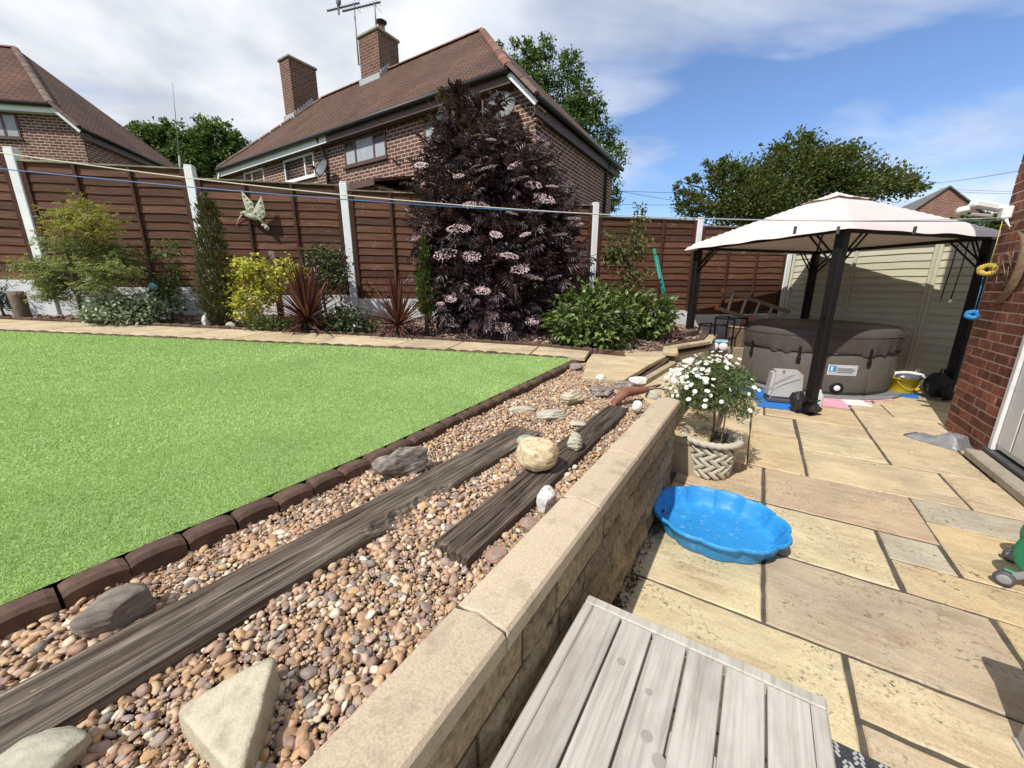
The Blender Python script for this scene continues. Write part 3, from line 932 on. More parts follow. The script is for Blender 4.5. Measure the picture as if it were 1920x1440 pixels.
SO = -0.008
s_end = mid(gp(960, 797, SO), gp(1015, 808, SO)); s_mid = mid(gp(360, 1108, SO), gp(440, 1130, SO))
dirv = (s_end - mid(gp(300, 1140, SO), gp(330, 1215, SO))).normalized()
s_start = s_end - dirv * 2.75
sleeper('railway_sleeper', 'long grey weathered sleeper running diagonally from the bottom left corner', s_start, s_end, 0.185, 0.13, SLEEP, 4, (1.62, 2.05, 0.03))
a2 = mid(gp(805, 1012, SO), gp(888, 1046, SO)); b2 = mid(gp(1130, 758, SO), gp(1190, 762, SO))
sleeper('railway_sleeper', 'shorter dark brown sleeper lying beside the wall coping', a2, b2, 0.155, 0.13, SLEEP2, 9)

RK = {
    'grey': pmat('rock_grey', [(0.17, 0.14, 0.115), (0.30, 0.25, 0.205)], 18, (1, 4, 4), bmp=1.0, bscale=110, bdist=0.003),
    'sand': pmat('rock_sand', [(0.34, 0.30, 0.21), (0.50, 0.445, 0.32), (0.42, 0.36, 0.25)], 20, bmp=0.9, bscale=170, bdist=0.003, dirt=((0.30, 0.26, 0.18), 0.58, 0.80, 30)),
    'dark': pmat('rock_streaked', [(0.06, 0.05, 0.045), (0.20, 0.165, 0.14), (0.46, 0.40, 0.34)], 22, (1, 4, 4), bmp=1.0, bscale=110, bdist=0.003),
    'gold': pmat('rock_golden', [(0.42, 0.29, 0.15), (0.57, 0.46, 0.28), (0.66, 0.58, 0.42)], 34, bmp=1.0, bscale=150, bdist=0.003, dirt=((0.24, 0.13, 0.05), 0.53, 0.68, 45)),
    'green': pmat('rock_green', [(0.20, 0.24, 0.19), (0.32, 0.36, 0.29), (0.42, 0.44, 0.36)], 60, bmp=0.8, bscale=180, bdist=0.003),
    'white': pmat('rock_white', [(0.60, 0.57, 0.50), (0.75, 0.73, 0.68)], 40, bmp=0.9, bscale=150, bdist=0.003, dirt=((0.14, 0.11, 0.07), 0.56, 0.63, 50)),
    'pale': pmat('rock_pale', [(0.36, 0.34, 0.26), (0.50, 0.47, 0.36)], 30, (1, 3, 3), bmp=1.0, bscale=140, bdist=0.003),
    'red': pmat('rock_red', [(0.17, 0.07, 0.045), (0.27, 0.12, 0.075)], 40, bmp=1.0, bscale=150, bdist=0.003),
    'multi': pmat('rock_multi', [(0.12, 0.13, 0.11), (0.28, 0.26, 0.20), (0.36, 0.17, 0.10), (0.2, 0.22, 0.19)], 55, bmp=0.9, bscale=180, bdist=0.003),
}


def rock(label, p, size, rz, kind, seed, lump=0.22, cuts=7, sink=0.25, tilt=(0, 0), strata=0.0, name='rock', sub=4):
    r = np.random.RandomState(seed); B, BF = ICO[sub]; X = B.copy()
    for _ in range(cuts):
        nn = r.normal(size=3); nn[2] *= 0.8; nn /= np.linalg.norm(nn); d = r.uniform(0.58, 0.88)
        X = X - np.maximum(0, X @ nn - d)[:, None] * nn * 0.93
    X *= (1 + lump * vnoise(X, seed, 0.9, 2) * 0.6 + 0.05 * vnoise(X, seed + 1, 3.5, 3))[:, None]
    if strata:
        X *= (1 + strata * np.sin(X[:, 2] * 17 + 3 * vnoise(X, seed + 2, 1, 2)) * 0.5)[:, None]
    X /= np.abs(X).max(0)
    X *= np.array(size) / 2
    X[:, 2] += size[2] * (0.5 - sink)
    o = link(name, npmesh(name, X, BF, RK[kind], True), None, p, (tilt[0], tilt[1], rz))
    return tag(o, label, 'rock')


GO = -0.045
rock('rounded grey-brown boulder between the lawn edging and the long sleeper', gp(218, 1168, GO), (0.165, 0.105, 0.115), R(40), 'grey', 3, 0.18, 4, 0.12, tilt=(0.25, 0), strata=0.03)
# the triangular slab stone: top outline from its corners, thick right-hand side
tri = [gp(520, 1228, 0.03), gp(470, 1232, 0.04), gp(345, 1282, 0.045), gp(322, 1305, 0.04), gp(420, 1418, 0.05), gp(447, 1432, 0.045)]
cx = sum(p.x for p in tri) / 6; cy = sum(p.y for p in tri) / 6
zt0 = 0.625; pl_ = []                                   # half spaces: sides, sloping top, base
hull = [tri[0], tri[1], tri[2], tri[3], tri[4], tri[5]]
for i in range(6):
    a, b_ = hull[i], hull[(i + 1) % 6]; e = Vector((b_.x - a.x, b_.y - a.y, 0)); nn_ = Vector((e.y, -e.x, 0)).normalized()
    m_ = Vector(((a.x + b_.x) / 2 - cx, (a.y + b_.y) / 2 - cy, 0))
    if nn_.dot(m_) < 0: nn_ = -nn_
    nn_ = (nn_ + Vector((0, 0, 0.02))).normalized(); pl_.append((np.array(nn_), nn_.dot(m_)))
tn = Vector((-0.10, -0.16, 1)).normalized(); pl_.append((np.array(tn), 0.030)); pl_.append((np.array([0, 0, -1.0]), 0.09))
B, BF = ICO[4]; acc = np.zeros(len(B))
for nn_, d_ in pl_: acc += np.maximum(0, B @ nn_ / d_) ** 22
X = B * (acc ** (-1 / 22))[:, None]
X += B * (0.0030 * vnoise(X * 30, 5, 0.5, 3) + 0.0012 * vnoise(X * 120, 6, 0.5, 2))[:, None]
tag(link('rock', npmesh('rock', X, BF, RK['sand'], True), None, (cx, cy, zt0)), 'big flat triangular sandstone block on the pebbles beside the long sleeper', 'rock')

rock('pale rounded stone cut off by the bottom left edge of the picture', gp(85, 1445, GO), (0.17, 0.10, 0.08), R(10), 'pale', 8, 0.15, 5, 0.2)
rock('long dark streaked rock leaning on the left edge of the long sleeper', gp(760, 888, GO), (0.27, 0.12, 0.15), R(32), 'dark', 12, 0.35, 9, 0.10, tilt=(0, -0.12), strata=0.05)
rock('big rounded golden boulder sitting on the shorter sleeper', gp(1008, 878, SO), (0.205, 0.18, 0.165), R(-15), 'gold', 21, 0.12, 3, 0.06)
rock('round grey-green stone on the sleeper behind the golden boulder', gp(985, 832, SO - 0.01), (0.10, 0.08, 0.055), R(20), 'green', 5, 0.1, 2, 0.15)
rock('split pale stone wedged against the right of the golden boulder', gp(1076, 842, SO), (0.085, 0.10, 0.105), R(-10), 'pale', 33, 0.2, 9, 0.12, strata=0.08)
rock('upright white stone with dark pits beside the coping', gp(1018, 958, GO), (0.10, 0.08, 0.12), R(20), 'white', 41, 0.15, 6, 0.10, tilt=(0, 0.1))
rock('low mottled red and grey stone in front of the white stone', gp(992, 990, GO), (0.085, 0.075, 0.05), R(-20), 'multi', 6, 0.15, 3, 0.2)
rock('flat mottled stone by the coping near the end of the dark sleeper', gp(935, 1045, GO), (0.095, 0.08, 0.04), R(30), 'multi', 17, 0.12, 3, 0.25)
rock('flat oval pale green-grey stone behind the golden boulder', gp(1036, 785, GO), (0.22, 0.14, 0.07), R(10), 'pale', 14, 0.15, 6, 0.15, strata=0.1)
rock('low olive stone left of the flat oval stone', gp(978, 772, GO), (0.20, 0.09, 0.055), R(15), 'pale', 15, 0.2, 6, 0.25)
rock('small flat pale stone between the oval stone and the dark sleeper', gp(1083, 800, GO + 0.01), (0.11, 0.085, 0.04), R(-10), 'pale', 16, 0.15, 5, 0.1)
rock('blocky yellow-brown stone with layered sides', gp(1072, 757, GO), (0.17, 0.135, 0.125), R(12), 'sand', 19, 0.15, 11, 0.15, strata=0.08)
rock('black and white angular stone perched on the coping side of dark sleeper', gp(1195, 771, SO), (0.075, 0.07, 0.085), R(25), 'white', 24, 0.2, 9, 0.1)
rock('grey stone at the corner where the lawn edging meets the path', gp(1078, 694, GO), (0.16, 0.10, 0.085), R(-10), 'grey', 26, 0.15, 6, 0.15)
rock('small white stone near the step slabs', gp(1125, 715, GO), (0.105, 0.09, 0.075), R(5), 'white', 28, 0.15, 6, 0.15)
rock('heap-like dark slate stone behind the layered yellow stone', gp(1128, 742, GO), (0.24, 0.15, 0.10), R(25), 'dark', 29, 0.3, 9, 0.2, strata=0.1)
rock('dark flat stone behind the rusty red driftwood', gp(1168, 728, GO), (0.20, 0.12, 0.08), R(0), 'dark', 30, 0.2, 8, 0.2)
rock('pale angular stone at the far end of the coping', gp(1222, 748, GO + 0.02), (0.13, 0.10, 0.085), R(-15), 'pale', 31, 0.2, 9, 0.15)
rock('white shell-like stone at the end of the pebble strip', gp(1195, 718, GO), (0.17, 0.09, 0.07), R(-10), 'white', 35, 0.25, 10, 0.15)

# rusty driftwood piece on the far end of the dark sleeper
p0 = gp(1150, 757, SO); p1 = gp(1172, 742, 0.03); p2 = gp(1205, 732, 0.045); p3 = gp(1238, 722, 0.06)
dw = thing('driftwood', 'rusty red twisted driftwood lying across the far end of the dark sleeper', 'driftwood')
mb = MB(); mb.tube([p0, p1 + Vector((0, 0, 0.03)), p2, p3], [0.022, 0.042, 0.026, 0.008], 10); mb.build('stem', RK['red'], dw)
mb = MB(); mb.tube([p0 + Vector((0.01, 0, 0.02)), p0 + Vector((0.0, -0.01, -0.03)), p0 + Vector((0.015, -0.04, -0.045))], [0.016, 0.014, 0.006], 8); mb.build('knot', RK['red'], dw)
for k in range(4):
    q = p2 + Vector((0.03 * k, 0.02 * k, 0.0)); mb = MB(); mb.tube([q, q + Vector((0.07, 0.02 - 0.03 * k, 0.02)), q + Vector((0.14, 0.03 - 0.05 * k, 0.0))], [0.007, 0.005, 0.002], 6); mb.build('twig', RK['grey'], dw)

# ================================================================ ON THE PATIO
# ---- slatted table in the foreground
TEAK = weathered_wood('bleached_teak', (0.30, 0.275, 0.24), (0.56, 0.53, 0.48), 110)


def teakmat():
    m, t, n, l, b = newmat('bleached_table')
    v = coords(t, (60, 1.6, 60)); v1 = coords(t, (3, 1, 1))
    g = noise(t, v, 1.2, 6, 0.7, 0.2)
    col = ramp(t, [(0.30, (0.31, 0.285, 0.24)), (0.5, (0.45, 0.42, 0.365)), (0.72, (0.53, 0.50, 0.445))], g)
    col = mixc(t, ramp(t, [(0.45, (0, 0, 0)), (0.75, (0.8, 0.8, 0.8))], noise(t, v1, 3.2, 5, 0.6)), col, mixc(t, 1.0, col, (0.52, 0.5, 0.48), 'MULTIPLY'))
    l.new(col, b.inputs['Base Color']); b.inputs['Roughness'].default_value = 0.6; b.inputs['Specular IOR Level'].default_value = 0.35
    bump(t, b, g, 0.35, 0.002)
    return m


TEAK = teakmat()
STAIN = pmat('table_stain', [(0.27, 0.25, 0.21), (0.33, 0.30, 0.26)], 30, bmp=0)
tb = thing('slatted_table', 'low bleached wooden slatted table in the bottom right foreground', 'table', pw(-0.365, 1.055, 0), -AZ)
TZ = 0.45; TW = 0.63; TLn = 1.15
MB().box(-0.0, TW, -0.034, 0, TZ - 0.04, TZ, 0.004).build('frame_rail', TEAK, tb)
MB().box(0, 0.030, -TLn, -0.0355, TZ - 0.04, TZ, 0.004).build('frame_rail', TEAK, tb)
MB().box(TW - 0.034, TW, -TLn, -0.0355, TZ - 0.04, TZ - 0.001, 0.004).build('frame_rail', TEAK, tb)
MB().box(0.0, TW, -TLn - 0.035, -TLn - 0.0015, TZ - 0.04, TZ, 0.004).build('frame_rail', TEAK, tb)
ns = 6; gap = 0.0065; x0 = 0.0315; x1 = TW - 0.0355; sw = (x1 - x0 - gap * (ns - 1)) / ns
for i in range(ns):
    xa = x0 + i * (sw + gap)
    MB().box(xa, xa + sw, -TLn + 0.001, -0.0372, TZ - 0.026, TZ - 0.0015 - 0.001 * (i % 2), 0.002).build('slat', TEAK, tb)
for yy in (-0.30, -0.85): MB().box(0.03, TW - 0.035, yy - 0.03, yy + 0.03, TZ - 0.06, TZ - 0.0275).build('cross_bar', TEAK, tb)
for x in (0.004, TW - 0.064):
    for y in (-0.064, -TLn - 0.03): MB().box(x, x + 0.06, y, y + 0.06, 0, TZ - 0.041, 0.003).build('leg', TEAK, tb)
for x, y, r_ in ((0.165, -0.18, 0.011), (0.27, -0.33, 0.013), (0.305, -0.365, 0.0145), (0.25, -0.225, 0.009)):
    mb = MB(); n = 20; mb.add([(r_ * math.cos(2 * PI * i / n), r_ * math.sin(2 * PI * i / n), 0) for i in range(n)], [tuple(range(n))]); mb.build('water_stain', STAIN, tb, (x, y, TZ + 0.0006))

# ---- woven outdoor rug, only a corner shows
RUG1 = pmat('rug_dark', [(0.03, 0.032, 0.036), (0.06, 0.06, 0.065)], 60, bmp=0.5, bscale=300, bdist=0.002)
RUG2 = pmat('rug_light', [(0.30, 0.30, 0.30), (0.42, 0.42, 0.41)], 60, bmp=0.5, bscale=300, bdist=0.002)
rug = thing('woven_rug', 'dark and light grey woven outdoor rug beside the slatted table', 'rug', pw(0.27, 1.365, 0), -AZ)
MB().box(0, 1.3, -1.0, 0, 0.002, 0.006).build('backing', RUG1, rug)
mb = MB()
for i in range(26):
    for j in range(24):
        x = 0.012 + i * 0.0155; y = -0.012 - j * 0.0155; s_ = 1 if (i % 2) else -1
        mb.cur = (i // 2 + (j // 3)) % 2
        m_ = Matrix.Translation((x, y, 0.007)) @ Matrix.Rotation(s_ * 0.6, 4, 'Z')
        mb.box(-0.0038, 0.0038, -0.0085, 0.0085, -0.002, 0.0035, 0.0015, m_)
o = mb.build('weave', [RUG1, RUG2], rug); o['kind'] = 'stuff'

# ---- shell paddling pool
BLUE = pmat('pool_plastic', [(0.016, 0.215, 0.54), (0.026, 0.27, 0.61)], 5, rough=0.5, bmp=0.12, bscale=40, spec=0.45, dirt=((0.16, 0.36, 0.56), 0.55, 0.72, 26))
pc = (onz(1368, 967, 0.12))
pool = thing('paddling_pool', 'bright blue scalloped plastic paddling pool on the paving', 'paddling pool', (1.235, 2.055, 0.0), R(-28))


def shell(t, k):
    """scalloped oval outline, nine lobes"""
    a = 2 * PI * t
    lob = abs(math.sin(5.5 * a + 0.4)) ** 0.7
    return (0.375 * math.cos(a) * (0.94 + 0.06 * lob) * k, 0.335 * math.sin(a) * (0.94 + 0.06 * lob) * k)


prof = [(0.80, 0.0), (0.82, 0.004), (0.84, 0.02), (0.935, 0.115), (0.94, 0.12), (0.985, 0.122), (1.0, 0.126), (1.012, 0.136), (1.005, 0.148), (0.985, 0.154), (0.965, 0.150), (0.945, 0.140), (0.92, 0.12), (0.90, 0.10), (0.84, 0.045), (0.815, 0.034), (0.5, 0.030), (0.25, 0.029)]
n = 180; V = []; F = []; m = len(prof)
for i in range(n):
    for k, z in prof:
        ks = max(0.0, min(1.0, (k - 0.35) / 0.45))
        x, y = shell(i / n, k)
        xr, yr = 0.375 * 0.97 * math.cos(2 * PI * i / n) * k, 0.335 * 0.97 * math.sin(2 * PI * i / n) * k
        V.append((x * ks + xr * (1 - ks), y * ks + yr * (1 - ks), z * 0.88))
for i in range(n):
    j = (i + 1) % n
    for k in range(m - 1): F.append((i * m + k, j * m + k, j * m + k + 1, i * m + k + 1))
V.append((0, 0, 0.0255)); c_ = len(V) - 1
for i in range(n): F.append((i * m + m - 1, ((i + 1) % n) * m + m - 1, c_))
MB().add(V, F, True).build('shell', BLUE, pool)
SPECK = pmat('debris', [(0.02, 0.015, 0.01), (0.05, 0.035, 0.02)], 30, bmp=0)
mb = MB(); r_ = random.Random(4)
for k in range(30):
    a = r_.uniform(0, 6.28); q = r_.uniform(0, 1) ** 0.6; x = 0.27 * q * math.cos(a); y = 0.2 * q * math.sin(a); s_ = r_.uniform(0.0008, 0.0026)
    m_ = Matrix.Translation((x, y, 0.031)) @ Matrix.Rotation(r_.uniform(0, 3), 4, 'Z')
    mb.box(-s_, s_, -s_ * 0.6, s_ * 0.6, -0.001, 0.001, 0, m_)
o = mb.build('grit', SPECK, pool); o['kind'] = 'stuff'

# ---- basket-weave pot with a standard daisy
POT = pmat('reconstituted_stone', [(0.40, 0.36, 0.27), (0.55, 0.51, 0.41)], 10, bmp=0.7, bscale=60, bdist=0.005, dirt=((0.16, 0.14, 0.09), 0.55, 0.75, 10))
POTD = pmat('pot_recess', [(0.13, 0.115, 0.08), (0.20, 0.175, 0.125)], 10, bmp=0.5)
pp = Vector((1.585, 2.86, 0))
pot = thing('plant_pot', 'pale stone pot with basket-weave sides and roped rim', 'plant pot', pp)
PH = 0.30
r_at = lambda z: 0.150 + (0.195 - 0.150) * (z / PH)
MB().lathe([(0.0, 0.0), (r_at(0) - 0.012, 0.0), (r_at(PH) - 0.012, PH), (r_at(PH) - 0.035, PH), (r_at(PH) - 0.05, PH - 0.07), (0, PH - 0.07)], 48).build('body', POTD, pot)
nb = 14; rows = 5
strip_mb = {}
for row in range(rows):
    for i in range(nb):
        a0 = 2 * PI * (i + 0.5 * (row % 2)) / nb; z0 = 0.022 + row * (PH - 0.06) / (rows - 0.4)
        s_ = 1 if (row % 2) else -1
        V = []; F = []; nseg = 6
        for k in range(nseg + 1):
            t = k / nseg - 0.5; a = a0 + t * 2 * PI / nb * 1.25; zc = z0 + 0.02 + s_ * t * 0.075
            for du, dr in ((-0.0205, -0.006), (-0.017, 0.004), (0, 0.0075), (0.017, 0.004), (0.0205, -0.006)):
                z = zc + du * 0.8; rr = r_at(z) + dr + 0.006 * (1 - (2 * t) ** 2) - 0.002
                aa = a - s_ * du * 2.6
                V.append((rr * math.cos(aa), rr * math.sin(aa), max(0.001, z)))
        for k in range(nseg):
            for q in range(4): F.append((k * 5 + q, k * 5 + q + 1, (k + 1) * 5 + q + 1, (k + 1) * 5 + q))
        MB().add(V, F, True).build('weave_strand', POT, pot)
rim = MB(); n = 220; V = []; F = []; sg = 10
for i in range(n):
    a = 2 * PI * i / n
    for k in range(sg):
        t = 2 * PI * k / sg; rr = 0.027 + 0.0035 * math.sin(2 * t + a * 26)
        V.append(((0.200 + rr * math.cos(t)) * math.cos(a), (0.200 + rr * math.cos(t)) * math.sin(a), PH + 0.004 + rr * 0.9 * math.sin(t)))
for i in range(n):
    for k in range(sg): F.append((i * sg + k, ((i + 1) % n) * sg + k, ((i + 1) % n) * sg + (k + 1) % sg, i * sg + (k + 1) % sg))
rim.add(V, F, True).build('roped_rim', POT, pot)
mb = MB(); B, BF = ICO[2]; X = B * np.array([0.155, 0.155, 0.02]) * (1 + 0.2 * vnoise(B * 3, 3, 1, 3))[:, None]; mb.add(X, BF, True).build('compost', SOIL, pot, (0, 0, PH - 0.055))

# daisy tree
STEM = pmat('woody_stem', [(0.11, 0.075, 0.045), (0.18, 0.13, 0.08)], 20, (1, 1, 0.2), bmp=0.6, bscale=60, bdist=0.004)
CANE = pmat('bamboo_cane', [(0.42, 0.29, 0.13), (0.52, 0.38, 0.19)], 8, (1, 1, 0.1), bmp=0.2)
DLEAF = lmat('daisy_leaf', [(0.08, 0.13, 0.05), (0.13, 0.20, 0.075), (0.19, 0.26, 0.11), (0.22, 0.24, 0.08)], 0.35)
PETAL = lmat('daisy_petal', [(0.78, 0.78, 0.74), (0.86, 0.86, 0.83)], 0.25, 0.6)
EYE = pmat('daisy_eye', [(0.65, 0.42, 0.04), (0.75, 0.52, 0.07)], 40, bmp=0.3)


def frames(dirs, nr_, upmix=None):
    n = len(dirs); t = dirs / np.linalg.norm(dirs, axis=1)[:, None]
    a = nr_.normal(size=(n, 3)) if upmix is None else upmix
    b = np.cross(t, a); b /= np.linalg.norm(b, axis=1)[:, None] + 1e-9
    nn = np.cross(b, t)
    return t, b, nn


def leaves(P, T, Bv, Nv, Ln, Wd, fold=0.15, droop=0.15):
    """diamond leaf of two triangles pairs; arrays in, mesh arrays out"""
    n = len(P); V = np.zeros((n, 4, 3))
    L1 = Ln[:, None]; W1 = Wd[:, None]
    V[:, 0] = P
    V[:, 1] = P + T * L1 * 0.45 + Bv * W1 * 0.5 + Nv * L1 * fold * 0.3
    V[:, 2] = P + T * L1 - Nv * L1 * droop
    V[:, 3] = P + T * L1 * 0.45 - Bv * W1 * 0.5 + Nv * L1 * fold * 0.3
    i = (np.arange(n) * 4)[:, None]
    F = np.concatenate([i + np.array([[0, 1, 2]]), i + np.array([[0, 2, 3]])])
    return V.reshape(-1, 3), F


def unit(n, r): 
    v = r.normal(size=(n, 3)); return v / np.linalg.norm(v, axis=1)[:, None]


dz = thing('daisy_plant', 'white marguerite daisy trained as a small tree with bamboo cane', 'plant', pp)
mb = MB(); mb.tube([(0, 0, 0.24), (0.006, -0.003, 0.40), (-0.006, 0.003, 0.56), (-0.02, 0, 0.68)], [0.0095, 0.0085, 0.0085, 0.007], 8); mb.build('stem', STEM, dz)
mb = MB(); mb.tube([(0.045, -0.06, 0.235), (0.068, -0.035, 0.56), (0.085, -0.02, 0.78)], 0.0058, 8); mb.build('cane', CANE, dz)
rd = np.random.RandomState(5)
cen = np.array([-0.03, 0.02, 0.70])
bl = MB()
for k in range(26):
    d = unit(1, rd)[0]; d[2] = abs(d[2]) * 0.9 - 0.25; e = cen + d * np.array([0.25, 0.22, 0.17]); m_ = (np.array([-0.02, 0, 0.62]) + e) / 2 + rd.normal(0, 0.02, 3)
    bl.tube([(-0.02, 0, 0.60), tuple(m_), tuple(e)], [0.006, 0.004, 0.002], 5)
bl.build('branches', STEM, dz)
tips = []; n = 640
D = unit(n, rd); rr = rd.uniform(0.3, 1.0, n) ** 0.7 * rd.uniform(0.85, 1.12, n)
Pt = cen + D * rr[:, None] * np.array([0.32, 0.30, 0.225]); Pt[:, 2] += -0.05 * (np.hypot(Pt[:, 0] - cen[0], Pt[:, 1] - cen[1]) / 0.25) ** 2 + 0.02
Pt *= 1; Pt = Pt[Pt[:, 2] > 0.47]
LP = []; LT = []
for p in Pt:
    k = 16; d = unit(k, rd) * 0.9 + (p - cen) / 0.25 * 0.6 + np.array([0, 0, 0.35]); LP.append(np.repeat(p[None], k, 0) + rd.normal(0, 0.010, (k, 3))); LT.append(d)
LP = np.concatenate(LP); LT = np.concatenate(LT); t, b_, nn = frames(LT, rd)
v_, f_ = leaves(LP, t, b_, nn, rd.uniform(0.022, 0.045, len(LP)), rd.uniform(0.0035, 0.0075, len(LP)))
link('foliage', npmesh('foliage', v_, f_, DLEAF), dz)
# flowers: ray petals round a yellow eye
def flower_mesh():
    mb = MB(); nP = 13
    for i in range(nP):
        a = 2 * PI * i / nP; c, s_ = math.cos(a), math.sin(a); V = []
        for x, w_, z in ((0.003, 0.0015, 0.001), (0.011, 0.0036, 0.0022), (0.017, 0.0032, 0.0016), (0.0195, 0.001, 0.0005)):
            V += [(x * c - w_ * s_, x * s_ + w_ * c, z), (x * c + w_ * s_, x * s_ - w_ * c, z)]
        mb.add(V, [(0, 1, 3, 2), (2, 3, 5, 4), (4, 5, 7, 6)])
    mb.cur = 1
    mb.lathe([(0.0055, 0.001), (0.0045, 0.004), (0.0001, 0.005)], 8)
    return mb.mesh('flower', PETAL, EYE)


fm = flower_mesh(); rf = random.Random(9); nf = 0
while nf < 230:
    d = Vector((rf.gauss(-0.65, 0.6), rf.gauss(0.25, 0.6), rf.gauss(0.75, 0.55))).normalized() if nf < 215 else Vector((rf.gauss(0, 1), rf.gauss(-0.4, 0.8), rf.gauss(0.1, 0.6))).normalized()
    if d.z < -0.35: continue
    kk = rf.uniform(0.82, 1.12); p = Vector(cen) + kk * Vector((d.x * 0.34, d.y * 0.32, d.z * 0.245 + 0.012 - 0.05 * (d.x * d.x + d.y * d.y)))
    o = link('flower', fm, dz, p)
    nv = (d * 0.55 + Vector((-0.15, -0.25, 0.65)) + Vector((rf.gauss(0, .4), rf.gauss(0, .4), rf.gauss(0, .25)))).normalized()
    o.rotation_mode = 'QUATERNION'; o.rotation_quaternion = nv.to_track_quat('Z', 'Y'); s_ = rf.uniform(0.6, 1.0); o.scale = (s_, s_, s_); nf += 1

# ---- hose reel at the right edge
GREEN = pmat('green_plastic', [(0.012, 0.13, 0.055), (0.018, 0.17, 0.075)], 5, rough=0.4, bmp=0.05, spec=0.5)
GREYP = pmat('grey_plastic', [(0.22, 0.22, 0.22), (0.30, 0.30, 0.30)], 5, rough=0.5, bmp=0.05)
DGREY = pmat('dark_grey_plastic', [(0.05, 0.05, 0.055), (0.09, 0.09, 0.095)], 5, rough=0.5, bmp=0.05)
HOSE = pmat('cream_hose', [(0.46, 0.40, 0.27), (0.54, 0.48, 0.34)], 5, rough=0.45, bmp=0.05)
w1 = onz(1862, 1088, 0.0); w2 = onz(1880, 1046, 0.0); wm_ = (w1 + w2) / 2; ax = (w2 - w1); ax.z = 0; hw_ = ax.length / 2; ax.normalize()
hang = math.atan2(ax.y, ax.x) - PI / 2                      # local y along the axle, local x away to the right
hr = thing('hose_reel', 'green and grey hose reel with cream hose at the right edge', 'hose reel', (wm_ + Vector((math.cos(hang), math.sin(hang), 0)) * 0.185).to_tuple(), hang)
X90 = Matrix.Rotation(PI / 2, 4, 'X'); hd = max(0.05, hw_ - 0.022); RZ = 0.20
for y in (-hd, hd):
    mb = MB(); mb.lathe([(0.03, -0.006), (0.14, -0.006), (0.155, -0.012), (0.162, 0), (0.155, 0.012), (0.14, 0.006), (0.03, 0.006)], 40, mtx=Matrix.Translation((0, y, RZ)) @ X90); mb.build('reel_disc', GREEN, hr)
mb = MB(); path_pts = []; nt_ = 7
for i in range(nt_ * 28):
    a = 2 * PI * i / 28; path_pts.append((0.125 * math.cos(a) * (1 - 0.03 * (i // 28 % 2)), -hd + 0.02 + (2 * hd - 0.04) * i / (nt_ * 28), RZ + 0.125 * math.sin(a)))
mb.tube(path_pts, 0.0115, 8); mb.build('hose', HOSE, hr)
mb = MB(); mb.tube([(0, -hw_, RZ), (0, hw_, RZ)], 0.026, 12); mb.build('axle', GREYP, hr)
for y in (-hw_, hw_):
    mb = MB(); mb.bar((0.0, y, RZ), (-0.135, y, 0.055), 0.02, 0.032, ch=0.005); mb.build('frame_leg', GREYP, hr)
    mb = MB(); mb.bar((0.0, y, RZ), (0.15, y, 0.02), 0.02, 0.032, ch=0.005); mb.build('frame_leg', GREYP, hr)
    mb = MB(); mb.bar((-0.05, y, RZ - 0.055), (-0.085, y, RZ - 0.092), 0.03, 0.042, ch=0.006); mb.build('green_collar', GREEN, hr)
    mb = MB(); mb.lathe([(0.012, -0.015), (0.03, -0.015), (0.037, -0.011), (0.039, 0), (0.037, 0.011), (0.03, 0.015), (0.012, 0.015)], 24, mtx=Matrix.Translation((-0.155, y - 0.016, 0.0395)) @ X90)
    wh = mb.build('wheel', DGREY, hr)
    mb = MB(); mb.lathe([(0.001, -0.0175), (0.016, -0.0175), (0.026, -0.0155), (0.026, 0.0155), (0.016, 0.0175), (0.001, 0.0175)], 16, mtx=Matrix.Translation((-0.155, y - 0.016, 0.0395)) @ X90); mb.build('hub', GREYP, wh)
    mb = MB(); mb.box(-0.17, -0.12, y - 0.014 + 0.012, y + 0.018 + 0.012, 0.045, 0.085, 0.006); mb.build('wheel_bracket', GREEN, hr)
mb = MB(); mb.tube([(0.0, -hw_, RZ + 0.02), (0.06, -hw_, 0.44), (0.06, hw_, 0.44), (0.0, hw_, RZ + 0.02)], 0.011, 8); mb.build('handle', GREYP, hr)

# ---- chair at the bottom right corner: its near leg shows, the rest stands outside the frame
CHAIR = pmat('grey_rattan_frame', [(0.34, 0.32, 0.29), (0.42, 0.40, 0.36)], 20, bmp=0.3, bscale=120)
ch = thing('garden_chair', 'pale grey garden chair whose front leg enters at bottom right', 'chair', pw(0.92, 1.66, 0), -AZ)
MB().box(-0.028, 0.028, -0.028, 0.028, 0.012, 0.40, 0.004).build('leg', CHAIR, ch)
MB().box(-0.034, 0.034, -0.034, 0.034, 0.0, 0.0115, 0.003).build('leg_foot', CHAIR, ch)
MB().box(0.45, 0.506, -0.028, 0.028, 0, 0.40, 0.004).build('leg', CHAIR, ch)
MB().box(-0.028, 0.028, -0.55, -0.494, 0, 0.40, 0.004).build('leg', CHAIR, ch)
MB().box(0.45, 0.506, -0.55, -0.494, 0, 0.40, 0.004).build('leg', CHAIR, ch)
MB().box(-0.04, 0.52, -0.56, 0.04, 0.401, 0.47, 0.012).build('seat', CHAIR, ch)

